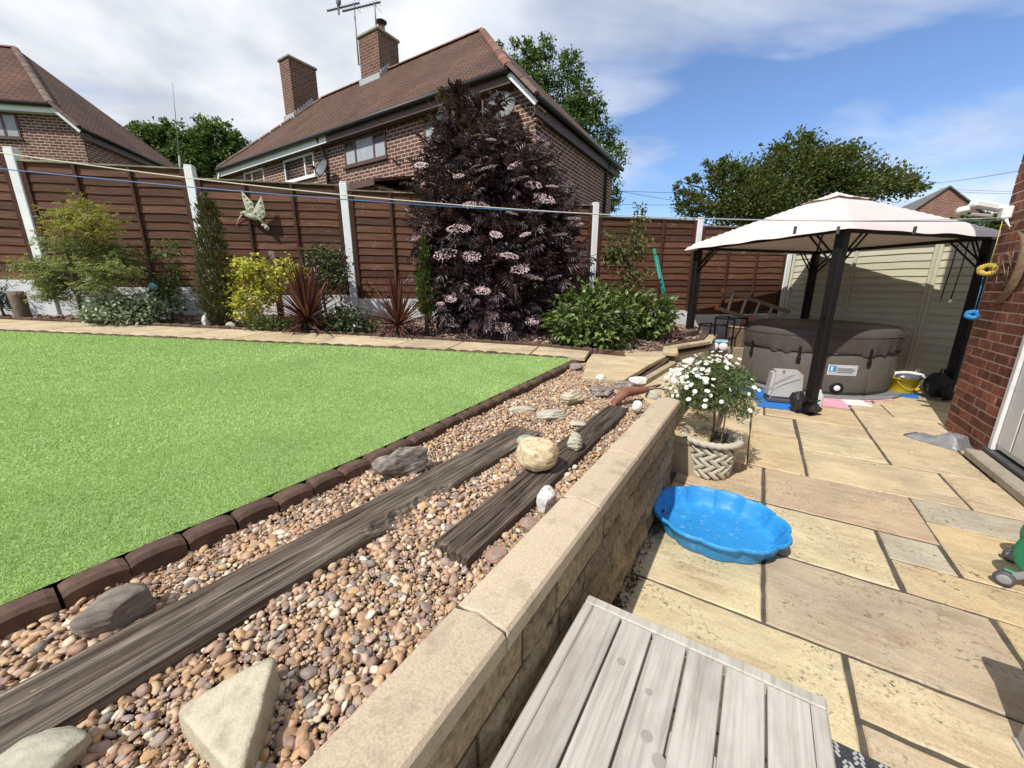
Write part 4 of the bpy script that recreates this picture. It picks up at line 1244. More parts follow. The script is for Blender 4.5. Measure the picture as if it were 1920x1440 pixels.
# ---- grey plastic sheet parcel by the house wall
WRAP = pmat('grey_polythene', [(0.16, 0.16, 0.165), (0.26, 0.26, 0.27)], 8, rough=0.28, bmp=0.7, bscale=16, bdist=0.02, spec=0.6)
pk = thing('plastic_parcel', 'crumpled grey polythene parcel lying against the red brick wall', 'parcel', pw(1.60, 5.15, 0), R(-72))
nx, ny = 40, 26; V = []; F = []
for i in range(nx):
    for j in range(ny):
        u = i / (nx - 1); v = j / (ny - 1)
        x = (u - 0.5) * 0.40; y = (v - 0.5) * 0.24 * (0.9 + 0.2 * u)
        ed = min(1, min(u, 1 - u) * 9) * min(1, min(v, 1 - v) * 6)
        hgt = 0.012 + ed * (0.02 + 0.085 * (1 - 1 / (1 + math.exp(-(0.52 - u) * 18))))
        V.append((x, y, hgt + 0.006 * ed * math.sin(x * 60 + y * 40) * math.sin(y * 70 - x * 25)))
for i in range(nx - 1):
    for j in range(ny - 1): F.append((i * ny + j, (i + 1) * ny + j, (i + 1) * ny + j + 1, i * ny + j + 1))
ring = [i * ny for i in range(nx)] + [(nx - 1) * ny + j for j in range(1, ny)] + [i * ny + ny - 1 for i in range(nx - 2, -1, -1)] + [j for j in range(ny - 2, 0, -1)]
b0 = len(V)
for k in ring: V.append((V[k][0], V[k][1], 0.002))
for i in range(len(ring)): F.append((ring[i], b0 + i, b0 + (i + 1) % len(ring), ring[(i + 1) % len(ring)]))
MB().add(V, F, True).build('sheet', WRAP, pk)
mb = MB()
for s_ in (-0.2,): mb.bar((s_, -0.10, 0.015), (s_, 0.10, 0.012), 0.012, 0.010)
mb.build('folded_edge', DGREY, pk)
# ================================================================ THE HOUSE WALL AT THE RIGHT
BRICKR = pmat('red_brick', [(0.11, 0.036, 0.022), (0.19, 0.060, 0.034), (0.27, 0.10, 0.058)], 9, bmp=0.8, bscale=70, bdist=0.006, var=(0.55, 1.3), rough=0.9, dirt=((0.40, 0.27, 0.20), 0.60, 0.80, 12))
LIME = pmat('pale_mortar', [(0.44, 0.34, 0.26), (0.55, 0.44, 0.35)], 20, bmp=0.6, bscale=90)
UPVC = pmat('white_upvc', [(0.62, 0.62, 0.60), (0.70, 0.70, 0.68)], 4, rough=0.35, bmp=0.0, dirt=((0.42, 0.41, 0.38), 0.55, 0.8, 6))
house = thing('brick_house', 'red brick corner of the home wall at the right edge', 'house', pw(1.83, 5.80, 0), -AZ)
# local: x out to the right, y negative towards the camera; face at x = 0
CH = 0.088; BL = 0.235
WL = 0.94                                      # brick face from the corner to the door
MB().box(0.0035, 5.0, -WL, -0.0035, -0.1, 5.2).build('wall_core', LIME, house)
bmeshes = {}


def brick_mesh(w_, d_):
    k = (round(w_, 3), round(d_, 3))
    if k not in bmeshes:
        bmeshes[k] = MB().box(0, d_, -w_, 0, 0, CH - 0.012, 0.0025).mesh('brick', BRICKR)
    return bmeshes[k]


zc = 0.012; row = 0
while zc < 3.05:
    y = 0.0; first = True
    while y < WL - 0.012:
        ww = (0.105 if row % 2 else BL - 0.01) if first else BL - 0.012
        first = False
        ww2 = min(ww, WL - y)
        o = link('brick', brick_mesh(ww2, 0.06), house, (rng.uniform(-0.0015, 0.0015), -y, zc + rng.uniform(-0.0012, 0.0012)))
        y += ww + 0.012
    if row % 2 == 0 or True:                     # the return face round the corner, one brick deep
        o = link('brick', brick_mesh(0.060, 0.5), house, (0.062, 0.062 - 0.06, zc))
        o.location = (0.064, 0.0, zc)
    zc += CH; row += 1
MB().box(0.0, 0.3, -WL, 0, zc + 0.002, 5.2).build('upper_wall', BRICKR, house)
# plinth of the door, frame, panelled door under sheeting
MB().box(-0.012, 0.06, -WL - 0.06, -WL - 0.002, 0.10, 2.15, 0.006).build('door_frame', UPVC, house)
MB().box(-0.012, 0.06, -WL - 1.05, -WL - 0.99, 0.10, 2.15, 0.006).build('door_frame', UPVC, house)
MB().box(-0.012, 0.06, -WL - 1.05, -WL - 0.002, 2.152, 2.22, 0.006).build('door_frame', UPVC, house)
dr = MB().box(0.02, 0.05, -WL - 0.985, -WL - 0.065, 0.12, 2.148, 0.003).build('door', UPVC, house)
for k in range(4):
    y1 = -WL - 0.08 - k * 0.225; MB().box(0.008, 0.0195, y1 - 0.2, y1, 0.16, 2.1, 0.004).build('door_board', UPVC, dr)
MB().box(-0.03, 0.08, -WL - 1.08, -WL + 0.03, 0.068, 0.098, 0.004).build('door_sill', DGREY, house)
MB().box(0.002, 3.0, -WL - 4.0, -WL - 1.08, 0.0, 5.2).build('near_wall', BRICKR, house)
MB().box(0.02, 3.0, -WL - 1.08, -WL - 0.002, 2.225, 5.2).build('lintel_wall', BRICKR, house)
MB().box(0.08, 3.0, -WL - 1.08, -WL - 0.002, 0.0, 2.22).build('inner_wall', LIME, house)
KERB = pmat('concrete_kerb', [(0.26, 0.22, 0.17), (0.36, 0.31, 0.24)], 9, bmp=0.7, bscale=120)
tag(MB().box(-0.145, -0.035, -2.15, -WL - 0.02, 0.002, 0.075, 0.012).build('door_kerb', KERB, None, pw(1.83, 5.80, 0), -AZ), 'worn concrete kerb laid along the foot of the white door', 'kerb')


def hw(y, z, x=0.0):
    """point on the house wall, y back from its far corner"""
    q = Matrix.Translation(Vector(pw(1.83, 5.80, 0))) @ Matrix.Rotation(-AZ, 4, 'Z') @ Vector((x, y, z))
    return q


# white floodlight with bracket on the corner
WHITEP = pmat('white_plastic', [(0.70, 0.70, 0.68), (0.78, 0.78, 0.76)], 4, rough=0.4, bmp=0.05)
fl = thing('floodlight', 'white security floodlight with sensor fixed high on the brick corner', 'floodlight', hw(-0.10, 2.13), -AZ)
MB().box(-0.07, -0.002, -0.05, 0.05, -0.06, 0.05, 0.01).build('base', WHITEP, fl)
m_ = Matrix.Translation((-0.15, 0.03, 0.07)) @ Matrix.Rotation(0.25, 4, 'Y') @ Matrix.Rotation(0.3, 4, 'Z')
MB().box(-0.13, 0.13, -0.05, 0.05, -0.03, 0.03, 0.014, m_).build('lamp_head', WHITEP, fl)
m_ = Matrix.Translation((-0.20, 0.02, -0.015)) @ Matrix.Rotation(0.2, 4, 'Y')
MB().box(-0.06, 0.09, -0.035, 0.035, -0.012, 0.022, 0.01, m_).build('sensor', GREYP, fl)
MB().tube([(-0.04, 0, 0.04), (-0.12, 0.02, 0.05)], 0.014, 8).build('arm', WHITEP, fl)
m_ = Matrix.Translation((-0.30, 0.05, 0.055)) @ Matrix.Rotation(-0.2, 4, 'Y')
MB().box(-0.05, 0.05, -0.04, 0.04, -0.03, 0.03, 0.018, m_).build('lamp_head', WHITEP, fl)

# ropes and hangings
ROPEY = pmat('yellow_rope', [(0.52, 0.38, 0.07), (0.62, 0.47, 0.12)], 80, bmp=0.6, bscale=200, bdist=0.003)
ROPEB = pmat('blue_rope', [(0.03, 0.20, 0.48), (0.05, 0.28, 0.58)], 80, bmp=0.6, bscale=200, bdist=0.003)
ROPEW = pmat('white_rope', [(0.62, 0.60, 0.55), (0.72, 0.70, 0.66)], 80, bmp=0.6, bscale=200, bdist=0.003)


def coil(name, label, c, r0, rope_to, mat, tilt, seed):
    t = thing(name, label, 'rope', c)
    view = (Vector((0, 0, CAM_H)) - Vector(c)).normalized(); rq = view.to_track_quat('Z', 'Y').to_euler(); n_ = 26 * 14; pts = []
    for i in range(n_ + 1):                                    # line wound round and round into a ring
        a = 2 * PI * i / n_; b = 2 * PI * 26 * i / n_; mr_ = 0.019 * (1 + 0.12 * math.sin(5 * a + seed))
        pts.append(((r0 * 0.72 + mr_ * math.cos(b)) * math.cos(a) * 1.12, (r0 * 0.72 + mr_ * math.cos(b)) * math.sin(a) * 0.9, mr_ * math.sin(b)))
    mb = MB(); mb.tube(pts, 0.0055, 5, False); mb.build('coil', mat, t, None, rq)
    v = Vector(rope_to) - Vector(c)
    mb = MB(); mb.tube([(0, 0, r0 * 0.7), tuple(v * 0.5 + Vector((0.006, 0, 0))), tuple(v)], 0.0032, 6); mb.build('hanging_cord', mat, t)
    return t


hook = hw(-0.13, 2.08, -0.05)
coil('rope_coil', 'coiled yellow rope hanging from the bracket on the brick corner', hw(-0.12, 1.62, -0.05), 0.062, hook, ROPEY, 0.1, 1)
coil('rope_coil', 'small coil of bright blue cord hanging low on the brick corner', hw(-0.03, 1.19, -0.035), 0.047, hw(-0.06, 1.62, -0.05), ROPEB, 0.1, 2)
wr = thing('washing_line_knot', 'bundle of knotted white line tied to the wall bracket', 'rope', hook)
for k in range(3):
    mb = MB(); mb.tube([(0, 0, 0.03 * k), (0.02 + 0.01 * k, -0.05, -0.08 - 0.02 * k), (0.05, -0.16, -0.10 + 0.02 * k), (0.055, -0.30, -0.05 + 0.03 * k)], 0.0055, 6); mb.build('strand', ROPEW, wr)
mb = MB(); B, BF = ICO[2]; mb.add(B * 0.02 * (1 + 0.3 * vnoise(B * 3, 2, 1, 2))[:, None], BF, True); mb.build('knot', ROPEW, wr)

WICK = pmat('wicker', [(0.13, 0.08, 0.045), (0.24, 0.16, 0.09)], 30, bmp=0.8, bscale=120, bdist=0.006)
mo = thing('wicker_moon', 'brown wicker crescent wall hanging with twigs on the brick wall', 'wall hanging', hw(-0.36, 1.62, -0.02), -AZ)
V = []; F = []; n = 40
for i in range(n + 1):
    a = R(100) + R(185) * i / n; th = 0.012 + 0.055 * math.sin(PI * i / n)
    for k, (du, dx) in enumerate(((-1, 0), (-0.6, -0.02), (0, -0.03), (0.6, -0.02), (1, 0))):
        rr = 0.30 + du * th * 0.7 - 0.03 * math.sin(PI * i / n)
        V.append((dx * (0.4 + math.sin(PI * i / n)), -rr * math.cos(a), rr * math.sin(a)))
for i in range(n):
    for k in range(4): F.append((i * 5 + k, i * 5 + k + 1, (i + 1) * 5 + k + 1, (i + 1) * 5 + k))
# crescent opens towards the door: mirror so that its back faces the corner
V = [(x, -y, z) for x, y, z in V]
MB().add(V, F, True).build('crescent', WICK, mo)
r_ = random.Random(3)
for k in range(26):
    a = r_.uniform(0, 6.28); q = r_.uniform(0.05, 0.16)
    mb = MB(); p = Vector((-0.02, -0.07 + q * math.cos(a), q * math.sin(a))); d = Vector((r_.uniform(-0.02, 0.01), r_.uniform(-0.12, 0.12), r_.uniform(-0.12, 0.12)))
    mb.tube([p - d, p + Vector((0.004, 0.01, 0)), p + d], [0.002, 0.0045, 0.002], 5); mb.build('twig', WICK, mo)
mb = MB(); mb.tube([(-0.01, 0.02, 0.30), (-0.015, -0.02, 0.42)], 0.002, 5); mb.build('hanging_loop', WICK, mo)

# ================================================================ FENCE
def fence_wood(name, cols, var):
    m, t, n, l, b = newmat(name)
    v = coords(t, (2.0, 30, 30)); v1 = coords(t, (1, 1, 1))
    col = ramp(t, [(0.3, cols[0]), (0.5, cols[1]), (0.75, cols[2])], noise(t, v, 1.2, 6, 0.7, 0.4))
    col = mixc(t, ramp(t, [(0.60, (0, 0, 0)), (0.76, (0.7, 0.7, 0.7))], noise(t, v1, 7, 6, 0.7)), col, cols[3])
    col = objval(t, col, *var)
    l.new(col, b.inputs['Base Color']); b.inputs['Roughness'].default_value = 0.8; b.inputs['Specular IOR Level'].default_value = 0.25
    bump(t, b, noise(t, v, 1.5, 5), 0.6, 0.005)
    return m


FW = fence_wood('fence_board', [(0.055, 0.023, 0.013), (0.10, 0.044, 0.025), (0.155, 0.075, 0.045), (0.28, 0.175, 0.12)], (0.62, 1.32))
FWB = fence_wood('fence_batten', [(0.035, 0.014, 0.009), (0.06, 0.024, 0.015), (0.085, 0.036, 0.022), (0.12, 0.06, 0.04)], (0.8, 1.2))
FCAP = pmat('mossy_capping', [(0.06, 0.045, 0.03), (0.16, 0.13, 0.085), (0.30, 0.26, 0.18)], 14, (0.6, 3, 3), bmp=0.9, bscale=60, bdist=0.01)
CONC = pmat('painted_concrete', [(0.66, 0.67, 0.66), (0.76, 0.77, 0.76)], 4, rough=0.75, bmp=0.4, bscale=90, bdist=0.003, dirt=((0.34, 0.33, 0.29), 0.62, 0.85, 5))
GBOARD = pmat('gravel_board', [(0.56, 0.57, 0.57), (0.68, 0.69, 0.69)], 3, rough=0.8, bmp=0.4, bscale=80, bdist=0.004, dirt=((0.30, 0.28, 0.24), 0.52, 0.8, 4))
FANG = math.atan2(FD[1], FD[0])
tops = {-2: 3.30, -1: 3.23, 0: 3.136, 1: 3.04, 2: 2.926, 3: 2.865, 4: 2.80, 5: 2.634, 6: 2.53}
post_lab = {-1: None, 0: 'white concrete fence post at the far left beside the bushy maple', 1: 'white fence post half hidden behind the narrow conifer',
            2: 'white fence post between the hummingbird ornament panel and the dark elder', 3: 'white fence post hidden behind the dark purple elder',
            4: 'white fence post between the dark elder and the young pear tree', 5: 'white fence post beside the left corner of the gazebo', 6: 'white fence post seen under the gazebo beside the cream boarding'}
NOT = Matrix.Identity(4)
for k in range(-1, 7):
    if k in (-1,): continue
    x, y = fence_pt(k); zb = bedz(x, y) - 0.15 if k < 6 else 0.0
    t = tag(MB().box(-0.052, 0.052, -0.055, 0.05, zb, tops[k] - 0.02, 0.008).box(-0.050, 0.050, -0.053, 0.048, tops[k] - 0.0205, tops[k], 0.008).build('fence_post', CONC, None, (x, y, 0), FANG), post_lab[k], 'fence post', 'white concrete fence posts')

pan_lab = ['brown slatted fence panel at the far left edge of the garden', 'brown fence panel behind the bushy maple', 'brown fence panel carrying the hummingbird ornament', 'brown fence panel behind the left side of the elder',
           'brown fence panel on the right side of the elder', 'brown fence panel behind the young pear tree and green pole', 'brown fence panel seen beneath the left of the gazebo']
slat_me = None


def slat_mesh(Lg, h_, mat, th=0.011):
    """waney lap board: sloping face, wavy lower edge"""
    n = 24; V = []; F = []; r_ = random.Random(int(h_ * 1e5))
    for i in range(n + 1):
        x = Lg * i / n; wv = 0.0035 * math.sin(x * 5.3) + 0.002 * math.sin(x * 13)
        V += [(x, -0.027, wv), (x, -0.010, h_), (x, -0.002, h_), (x, -0.018, wv)]
    for i in range(n):
        for k in range(4): F.append((i * 4 + k, (i + 1) * 4 + k, (i + 1) * 4 + (k + 1) % 4, i * 4 + (k + 1) % 4))
    F += [(0, 1, 2, 3)[::-1], tuple(n * 4 + k for k in range(4))]
    return MB().add(V, F).mesh('slat', mat)


SLAT = slat_mesh(1.818, 0.128, FW)
for k in range(-1, 6):
    x, y = fence_pt(k); zt = min(tops[k], tops[k + 1]) - 0.075 if k < 5 else 2.47
    hgt = 1.50; zb = zt - hgt
    t = thing('lap_fence', pan_lab[k + 1], 'fence panel', (x, y, zb), FANG, 'brown waney lap fence panels')
    ns = 14; pitch = hgt / ns
    for i in range(ns):
        o = link('slat', SLAT, t, (0.056, rng.uniform(-0.001, 0.001), i * pitch), (rng.uniform(-0.004, 0.004), rng.uniform(-0.0018, 0.0018), 0))
        if i % 2: o.scale = (1, 1, 1); 
    for xx in (0.06, 0.62, 1.22, 1.82):
        if xx in (0.06, 1.82): MB().box(xx - 0.0, xx + 0.05, -0.040, -0.0285, 0.0, hgt + 0.01).build('batten', FWB, t)
        else: MB().box(xx, xx + 0.036, -0.054, -0.0282, 0.0, hgt + 0.005, 0.003).build('batten', FWB, t)
    MB().box(0.055, 1.875, -0.045, 0.035, hgt + 0.0115, hgt + 0.037, 0.006, jit=0.003, rnd=rng).build('capping', FCAP, t)
    # gravel board below
    gb = MB().box(0.056, 1.872, -0.028, 0.022, zb - 0.55, zb - 0.006, 0.004)
    gb.box(0.066, 1.862, -0.031, -0.0285, zb - 0.30, zb - 0.295)
    tag(gb.build('gravel_board', GBOARD, None, (x, y, 0), FANG), ['pale concrete gravel board at the far left edge', 'pale gravel board behind the bushy maple and low shrub', 'pale gravel board behind the yellow shrub and first red cordyline',
        'pale gravel board behind the second red cordyline', 'pale gravel board hidden low behind the dark elder', 'pale gravel board behind the two round green shrubs', 'pale gravel board beyond the left gazebo leg'][k + 1], 'gravel board', 'pale gravel boards under the fence')

# cream boarded screen behind the hot tub
CREAM = fence_wood('cream_board', [(0.40, 0.375, 0.275), (0.46, 0.435, 0.325), (0.52, 0.49, 0.375), (0.36, 0.33, 0.24)], (0.92, 1.06))
BSL = slat_mesh(1.84, 0.128, CREAM)
B0 = np.array([5.30, 7.58]); BD = np.array([0.515, -0.857]); BANG = math.atan2(BD[1], BD[0])
for k, lab in enumerate(('cream painted boarded screen panel behind the left of the hot tub', 'cream painted boarded screen panel behind the yellow bucket')):
    q = B0 + BD * (1.90 * k)
    t = thing('boarded_screen', lab, 'fence panel', (float(q[0]), float(q[1]), 0.06), BANG, 'cream boarded screens')
    for i in range(18): link('slat', BSL, t, (0.03, rng.uniform(-0.001, 0.001), i * 0.112), (rng.uniform(-0.003, 0.003), 0, 0))
    for xx in ((0.0, 0.92, 1.852) if k == 0 else (0.0, 0.92, 1.852)): MB().box(xx, xx + 0.045, -0.054, -0.0285, -0.04, 2.03, 0.004).build('batten', CREAM, t)
    MB().box(0.0, 1.895, -0.07, 0.04, 2.0315, 2.075, 0.006).build('capping', FWB, t)

# ================================================================ GAZEBO
BLK = pmat('black_metal', [(0.006, 0.0055, 0.0055), (0.011, 0.009, 0.0085)], 20, rough=0.5, bmp=0.1, spec=0.3)


def canopy_mat():
    m, t, n, l, b = newmat('canopy_cloth')
    v = coords(t, (1, 1, 1), False)
    col = ramp(t, [(0.3, (0.62, 0.54, 0.52)), (0.7, (0.68, 0.595, 0.575))], noise(t, v, 2.0, 5))
    l.new(col, b.inputs['Base Color']); b.inputs['Roughness'].default_value = 0.9; b.inputs['Specular IOR Level'].default_value = 0.1
    tr = n.new('ShaderNodeBsdfTranslucent'); l.new(mixc(t, 1.0, col, (1.0, 0.80, 0.55), 'MULTIPLY'), tr.inputs['Color'])
    ms = n.new('ShaderNodeMixShader'); ms.inputs[0].default_value = 0.12
    l.new(b.outputs[0], ms.inputs[1]); l.new(tr.outputs[0], ms.inputs[2]); l.new(ms.outputs[0], n['Material Output'].inputs['Surface'])
    bump(t, b, noise(t, v, 9, 5), 0.25, 0.02)
    return m


CANO = canopy_mat()
GF = np.array([3.53, 4.364]); gx_ = np.array([2.39, 0.692]); gx_ /= np.linalg.norm(gx_); gy_ = np.array([-gx_[1], gx_[0]])
GW, GD, GH = 2.49, 2.12, 2.03
GANG = math.atan2(gx_[1], gx_[0])
gz_ = thing('garden_gazebo', 'black-legged gazebo with pale pink cloth canopy over the hot tub', 'gazebo', (GF[0], GF[1], 0), GANG)
legs = {'front': (0, 0, 0), 'right': (GW, 0, 0), 'left': (0, GD, 0.60), 'rear': (GW, GD, 0)}
for nm, (x, y, zb) in legs.items():
    MB().box(x - 0.047, x + 0.047, y - 0.047, y + 0.047, zb + 0.012, GH, 0.006).build('leg', BLK, gz_)
    MB().box(x - 0.09, x + 0.09, y - 0.09, y + 0.09, zb + 0.001, zb + 0.0115).build('foot_plate', BLK, gz_)
for a, b_ in ((('front'), 'right'), ('front', 'left'), ('right', 'rear'), ('left', 'rear')):
    x0, y0, _ = legs[a]; x1, y1, _ = legs[b_]
    MB().bar((x0, y0, GH + 0.02), (x1, y1, GH + 0.02), 0.035, 0.045).build('beam', BLK, gz_)
    d = Vector((x1 - x0, y1 - y0, 0)).normalized()
    for sgn, (px_, py_) in ((1, (x0, y0)), (-1, (x1, y1))):
        for off in (0.0, 0.09):
            mb = MB(); p = Vector((px_, py_, GH - 0.34 + off)) + d * sgn * 0.04; q = Vector((px_, py_, GH)) + d * sgn * (0.36 - off * 0.9)
            mb.tube([p, q], 0.011, 6); mb.build('brace', BLK, gz_)
AP = Vector((GW / 2, GD / 2, 2.70))
for nm, (x, y, _) in legs.items():
    mb = MB(); mb.tube([(x, y, GH + 0.03), tuple(AP - Vector((0, 0, 0.06)))], 0.014, 6); mb.build('rafter', BLK, gz_)
# cloth: hipped square, slack between the ribs, turned-down edge
n = 44; V = []; F = []; ov = 0.17
for i in range(n + 1):
    for j in range(n + 1):
        u = i / n * 2 - 1; v = j / n * 2 - 1
        x = GW / 2 + u * (GW / 2 + ov); y = GD / 2 + v * (GD / 2 + ov)
        m_ = max(abs(u), abs(v)); mn = min(abs(u), abs(v))
        z = 2.705 - 0.632 * m_ ** 1.04
        slack = (m_ - mn)                                      # 0 on hips, up to 1 mid side
        z -= 0.035 * math.sin(PI * min(1, m_)) * slack ** 0.8
        z += 0.007 * math.sin(9 * m_ + 14 * u * v + 3 * u) * m_ * slack
        if m_ > 0.93: z -= (m_ - 0.93) * (0.55 + 0.5 * (1 - slack) ** 4 * 0 + 0.05 * math.sin(u * 7 + v * 9))
        z += -0.012 * (1 - slack) ** 6 * 0 + 0.008 * max(0, m_ - 0.8) * math.sin(11 * (u if abs(v) > abs(u) else v))
        V.append((x, y, z))
for i in range(n):
    for j in range(n):
        a = i * (n + 1) + j; F.append((a, a + n + 1, a + n + 2, a + 1))
MB().add(V, F, True).build('canopy', CANO, gz_)
V = []; F = []; n2 = 14; vs_ = 0.30
for i in range(n2 + 1):
    for j in range(n2 + 1):
        u = i / n2 * 2 - 1; v = j / n2 * 2 - 1; m_ = max(abs(u), abs(v))
        V.append((GW / 2 + u * vs_, GD / 2 + v * vs_ * 0.9, 2.728 - 0.125 * m_ - 0.01 * math.sin(PI * m_) + 0.006 * math.sin(6 * u + 5 * v) * m_))
for i in range(n2):
    for j in range(n2):
        a = i * (n2 + 1) + j; F.append((a, a + n2 + 1, a + n2 + 2, a + 1))
MB().add(V, F, True).build('vent_cap', CANO, gz_)
for (x, y) in ((GW * 0.86, 0.02), (GW * 0.97, 0.25)):
    mb = MB(); mb.tube([(x, y, GH - 0.03), (x - 0.03, y - 0.01, GH - 0.35), (x - 0.05, y, GH - 0.72)], 0.0065, 5); mb.build('hanging_strap', BLK, gz_)
    mb = MB(); mb.box(x - 0.065, x - 0.035, y - 0.008, y + 0.008, GH - 0.76, GH - 0.725, 0.003); mb.build('strap_clip', GREYP, gz_)
for x in (0.85, 1.75):
    mb = MB(); mb.box(x - 0.03, x + 0.03, GD - 0.06, GD - 0.02, GH - 0.035, GH - 0.003); mb.build('canopy_hook', WHITEP, gz_)

# weights tied round the near leg, rucksack by the right leg
BAG = pmat('black_polythene', [(0.012, 0.011, 0.011), (0.03, 0.027, 0.026)], 7, rough=0.3, bmp=1.0, bscale=14, bdist=0.02, spec=0.5)
FABB = pmat('black_nylon', [(0.008, 0.007, 0.007), (0.02, 0.016, 0.016)], 12, rough=0.7, bmp=0.6, bscale=60, bdist=0.006)


def lump(size, seed, mat, wr=0.12, cut=True):
    B, BF = ICO[4]; X = B.copy()
    X *= (1 + 0.30 * vnoise(X, seed, 1.2, 2) + wr * 1.5 * np.abs(vnoise(X, seed + 1, 3.0, 3)))[:, None]
    X /= np.abs(X).max(0); X *= np.array(size) / 2; X[:, 2] += size[2] / 2; X[:, 2] = np.maximum(X[:, 2], 0.001)
    return npmesh('lump', X, BF, mat, True)


bgx = thing('weight_bags', 'black plastic weight bags tied round the foot of the near gazebo leg', 'bag', (GF[0], GF[1], 0.013), GANG)
for dx, dy, s_, sd in ((-0.11, 0.06, (0.20, 0.18, 0.27), 1), (0.09, 0.07, (0.15, 0.15, 0.19), 2), (-0.01, -0.07, (0.18, 0.12, 0.13), 3)):
    link('bag', lump(s_, sd, BAG), bgx, (dx, dy, 0))
mb = MB(); mb.tube([(0.09 * math.cos(a / 4), 0.09 * math.sin(a / 4), 0.16 + 0.01 * math.sin(a)) for a in range(26)], 0.006, 6); mb.build('tie', BLK, bgx)
CLEAR = pmat('clear_bottle', [(0.42, 0.44, 0.44), (0.55, 0.56, 0.56)], 6, rough=0.12, bmp=0.1, spec=0.7)
tag(MB().lathe([(0.0, 0.0), (0.045, 0.0), (0.047, 0.01), (0.047, 0.17), (0.04, 0.20), (0.014, 0.235), (0.014, 0.255), (0.0, 0.256)], 20).build('water_bottle', CLEAR, None, (GF[0] + 0.20, GF[1] + 0.13, 0)), 'grey plastic water bottle standing behind the near gazebo leg', 'bottle')
rk = thing('rucksack', 'black rucksack slumped at the foot of the right gazebo leg', 'bag', (GF[0] + gx_[0] * GW - 0.20, GF[1] + gx_[1] * GW - 0.06, 0.0), GANG)
link('body', lump((0.34, 0.26, 0.36), 7, FABB, 0.08), rk)
link('pocket', lump((0.22, 0.12, 0.20), 8, FABB, 0.08), rk, (-0.05, -0.13, 0))
mb = MB(); mb.tube([(-0.03, 0, 0.33), (-0.03, 0, 0.40), (0.04, 0, 0.40), (0.04, 0, 0.34)], 0.009, 6); mb.build('grab_handle', FABB, rk)

# ================================================================ HOT TUB
def tubmat(name, c0, c1, rough):
    return pmat(name, [c0, c1], 2.0, rough=rough, bmp=0.5, bscale=8, bdist=0.03, spec=0.3)


TUBG = tubmat('tub_side', (0.105, 0.092, 0.078), (0.125, 0.11, 0.094), 0.6)
TUBC = tubmat('tub_cover', (0.068, 0.056, 0.049), (0.088, 0.073, 0.064), 0.5)
tubc = Vector((4.71, 6.01, 0.012))
tub = thing('hot_tub', 'round inflatable brown-grey hot tub with dark padded cover', 'hot tub', tubc, 0)
RT = 0.985
MB().lathe([(0, 0.0), (0.90, 0.0), (0.955, 0.02), (0.975, 0.08), (0.99, 0.3), (0.985, 0.5), (0.965, 0.62), (0.93, 0.68), (0.5, 0.69), (0, 0.69)], 96).build('body', TUBG, tub)
prof = [(0.985, 0.575), (0.992, 0.60), (0.998, 0.64), (0.996, 0.68), (1.0, 0.74), (0.995, 0.82), (0.98, 0.87), (0.94, 0.905), (0.85, 0.918), (0.6, 0.925), (0.3, 0.93), (0.001, 0.931)]
n = 144; V = []; F = []; m = len(prof)
for i in range(n):
    a = 2 * PI * i / n
    for r_, z in prof:
        e = max(0, min(1, (0.80 - z) / 0.2)); w_ = math.sin(a * 17 + 4 * math.sin(a * 5)) * 0.014 * e + math.sin(a * 41 + z * 30) * 0.005 * e
        dz_ = 0.03 * e * math.sin(a * 6 + 1.3) * (1 if z < 0.7 else 0.4)
        V.append(((r_ * 1.0 + w_) * math.cos(a), (r_ + w_) * math.sin(a), z + dz_))
for i in range(n):
    j = (i + 1) % n
    for k in range(m - 1): F.append((i * m + k, j * m + k, j * m + k + 1, i * m + k + 1))
MB().add(V, F, True).build('cover', TUBC, tub)
mb = MB(); mb.tube([(0.985 * math.cos(2 * PI * i / 80), 0.985 * math.sin(2 * PI * i / 80), 0.575 + 0.008 * math.sin(i * 0.9)) for i in range(81)], 0.007, 6, False); mb.build('cover_piping', BLK, tub)
mb = MB(); mb.tube([(1.0 * math.cos(2 * PI * i / 80), 1.0 * math.sin(2 * PI * i / 80), 0.80) for i in range(81)], 0.006, 6, False); mb.build('cover_seam', TUBC, tub)


def tubpt(px):
    """angle on the tub side for a sighted bearing"""
    b = math.atan2(*(ray(px, 660)[:2])); d0 = math.hypot(tubc.x, tubc.y); a0 = math.atan2(tubc.x, tubc.y)
    g = b - a0; s_ = max(-0.99, min(0.99, d0 * math.sin(g) / RT)); ga = math.asin(s_)
    # bearing of the surface normal seen from the eye
    nb_ = a0 + PI + (-ga + 0) + 0
    v = Vector((-math.sin(a0 - ga + g * 0), -math.cos(a0 - ga + g * 0), 0))
    q = d0 * math.cos(g) - RT * math.cos(ga)
    P = Vector((math.sin(b) * q, math.cos(b) * q, 0)) - Vector((tubc.x, tubc.y, 0))
    return math.atan2(P.y, P.x)


for px in (1411, 1632, 1500):
    a = tubpt(px); m_ = Matrix.Rotation(a, 4, 'Z')
    MB().box(0.995, 1.012, -0.018, 0.018, 0.50, 0.66, 0.004, m_).build('strap', BLK, tub)
    MB().box(0.995, 1.02, -0.026, 0.026, 0.43, 0.51, 0.006, m_).build('strap_buckle', BLK, tub)
    MB().tube([tuple(m_ @ Vector((1.003, 0.03, 0.01))), tuple(m_ @ Vector((1.003 - 0.005, 0.03, 0.3))), tuple(m_ @ Vector((0.985, 0.03, 0.56)))], 0.004, 5).build('seam', TUBG, tub)
LAB = pmat('label_silver', [(0.36, 0.37, 0.38), (0.44, 0.45, 0.46)], 12, rough=0.4, bmp=0)
LABB = pmat('label_blue', [(0.03, 0.22, 0.48), (0.05, 0.30, 0.58)], 12, rough=0.4, bmp=0)
LABW = pmat('label_white', [(0.62, 0.63, 0.64), (0.72, 0.73, 0.74)], 12, rough=0.4, bmp=0)
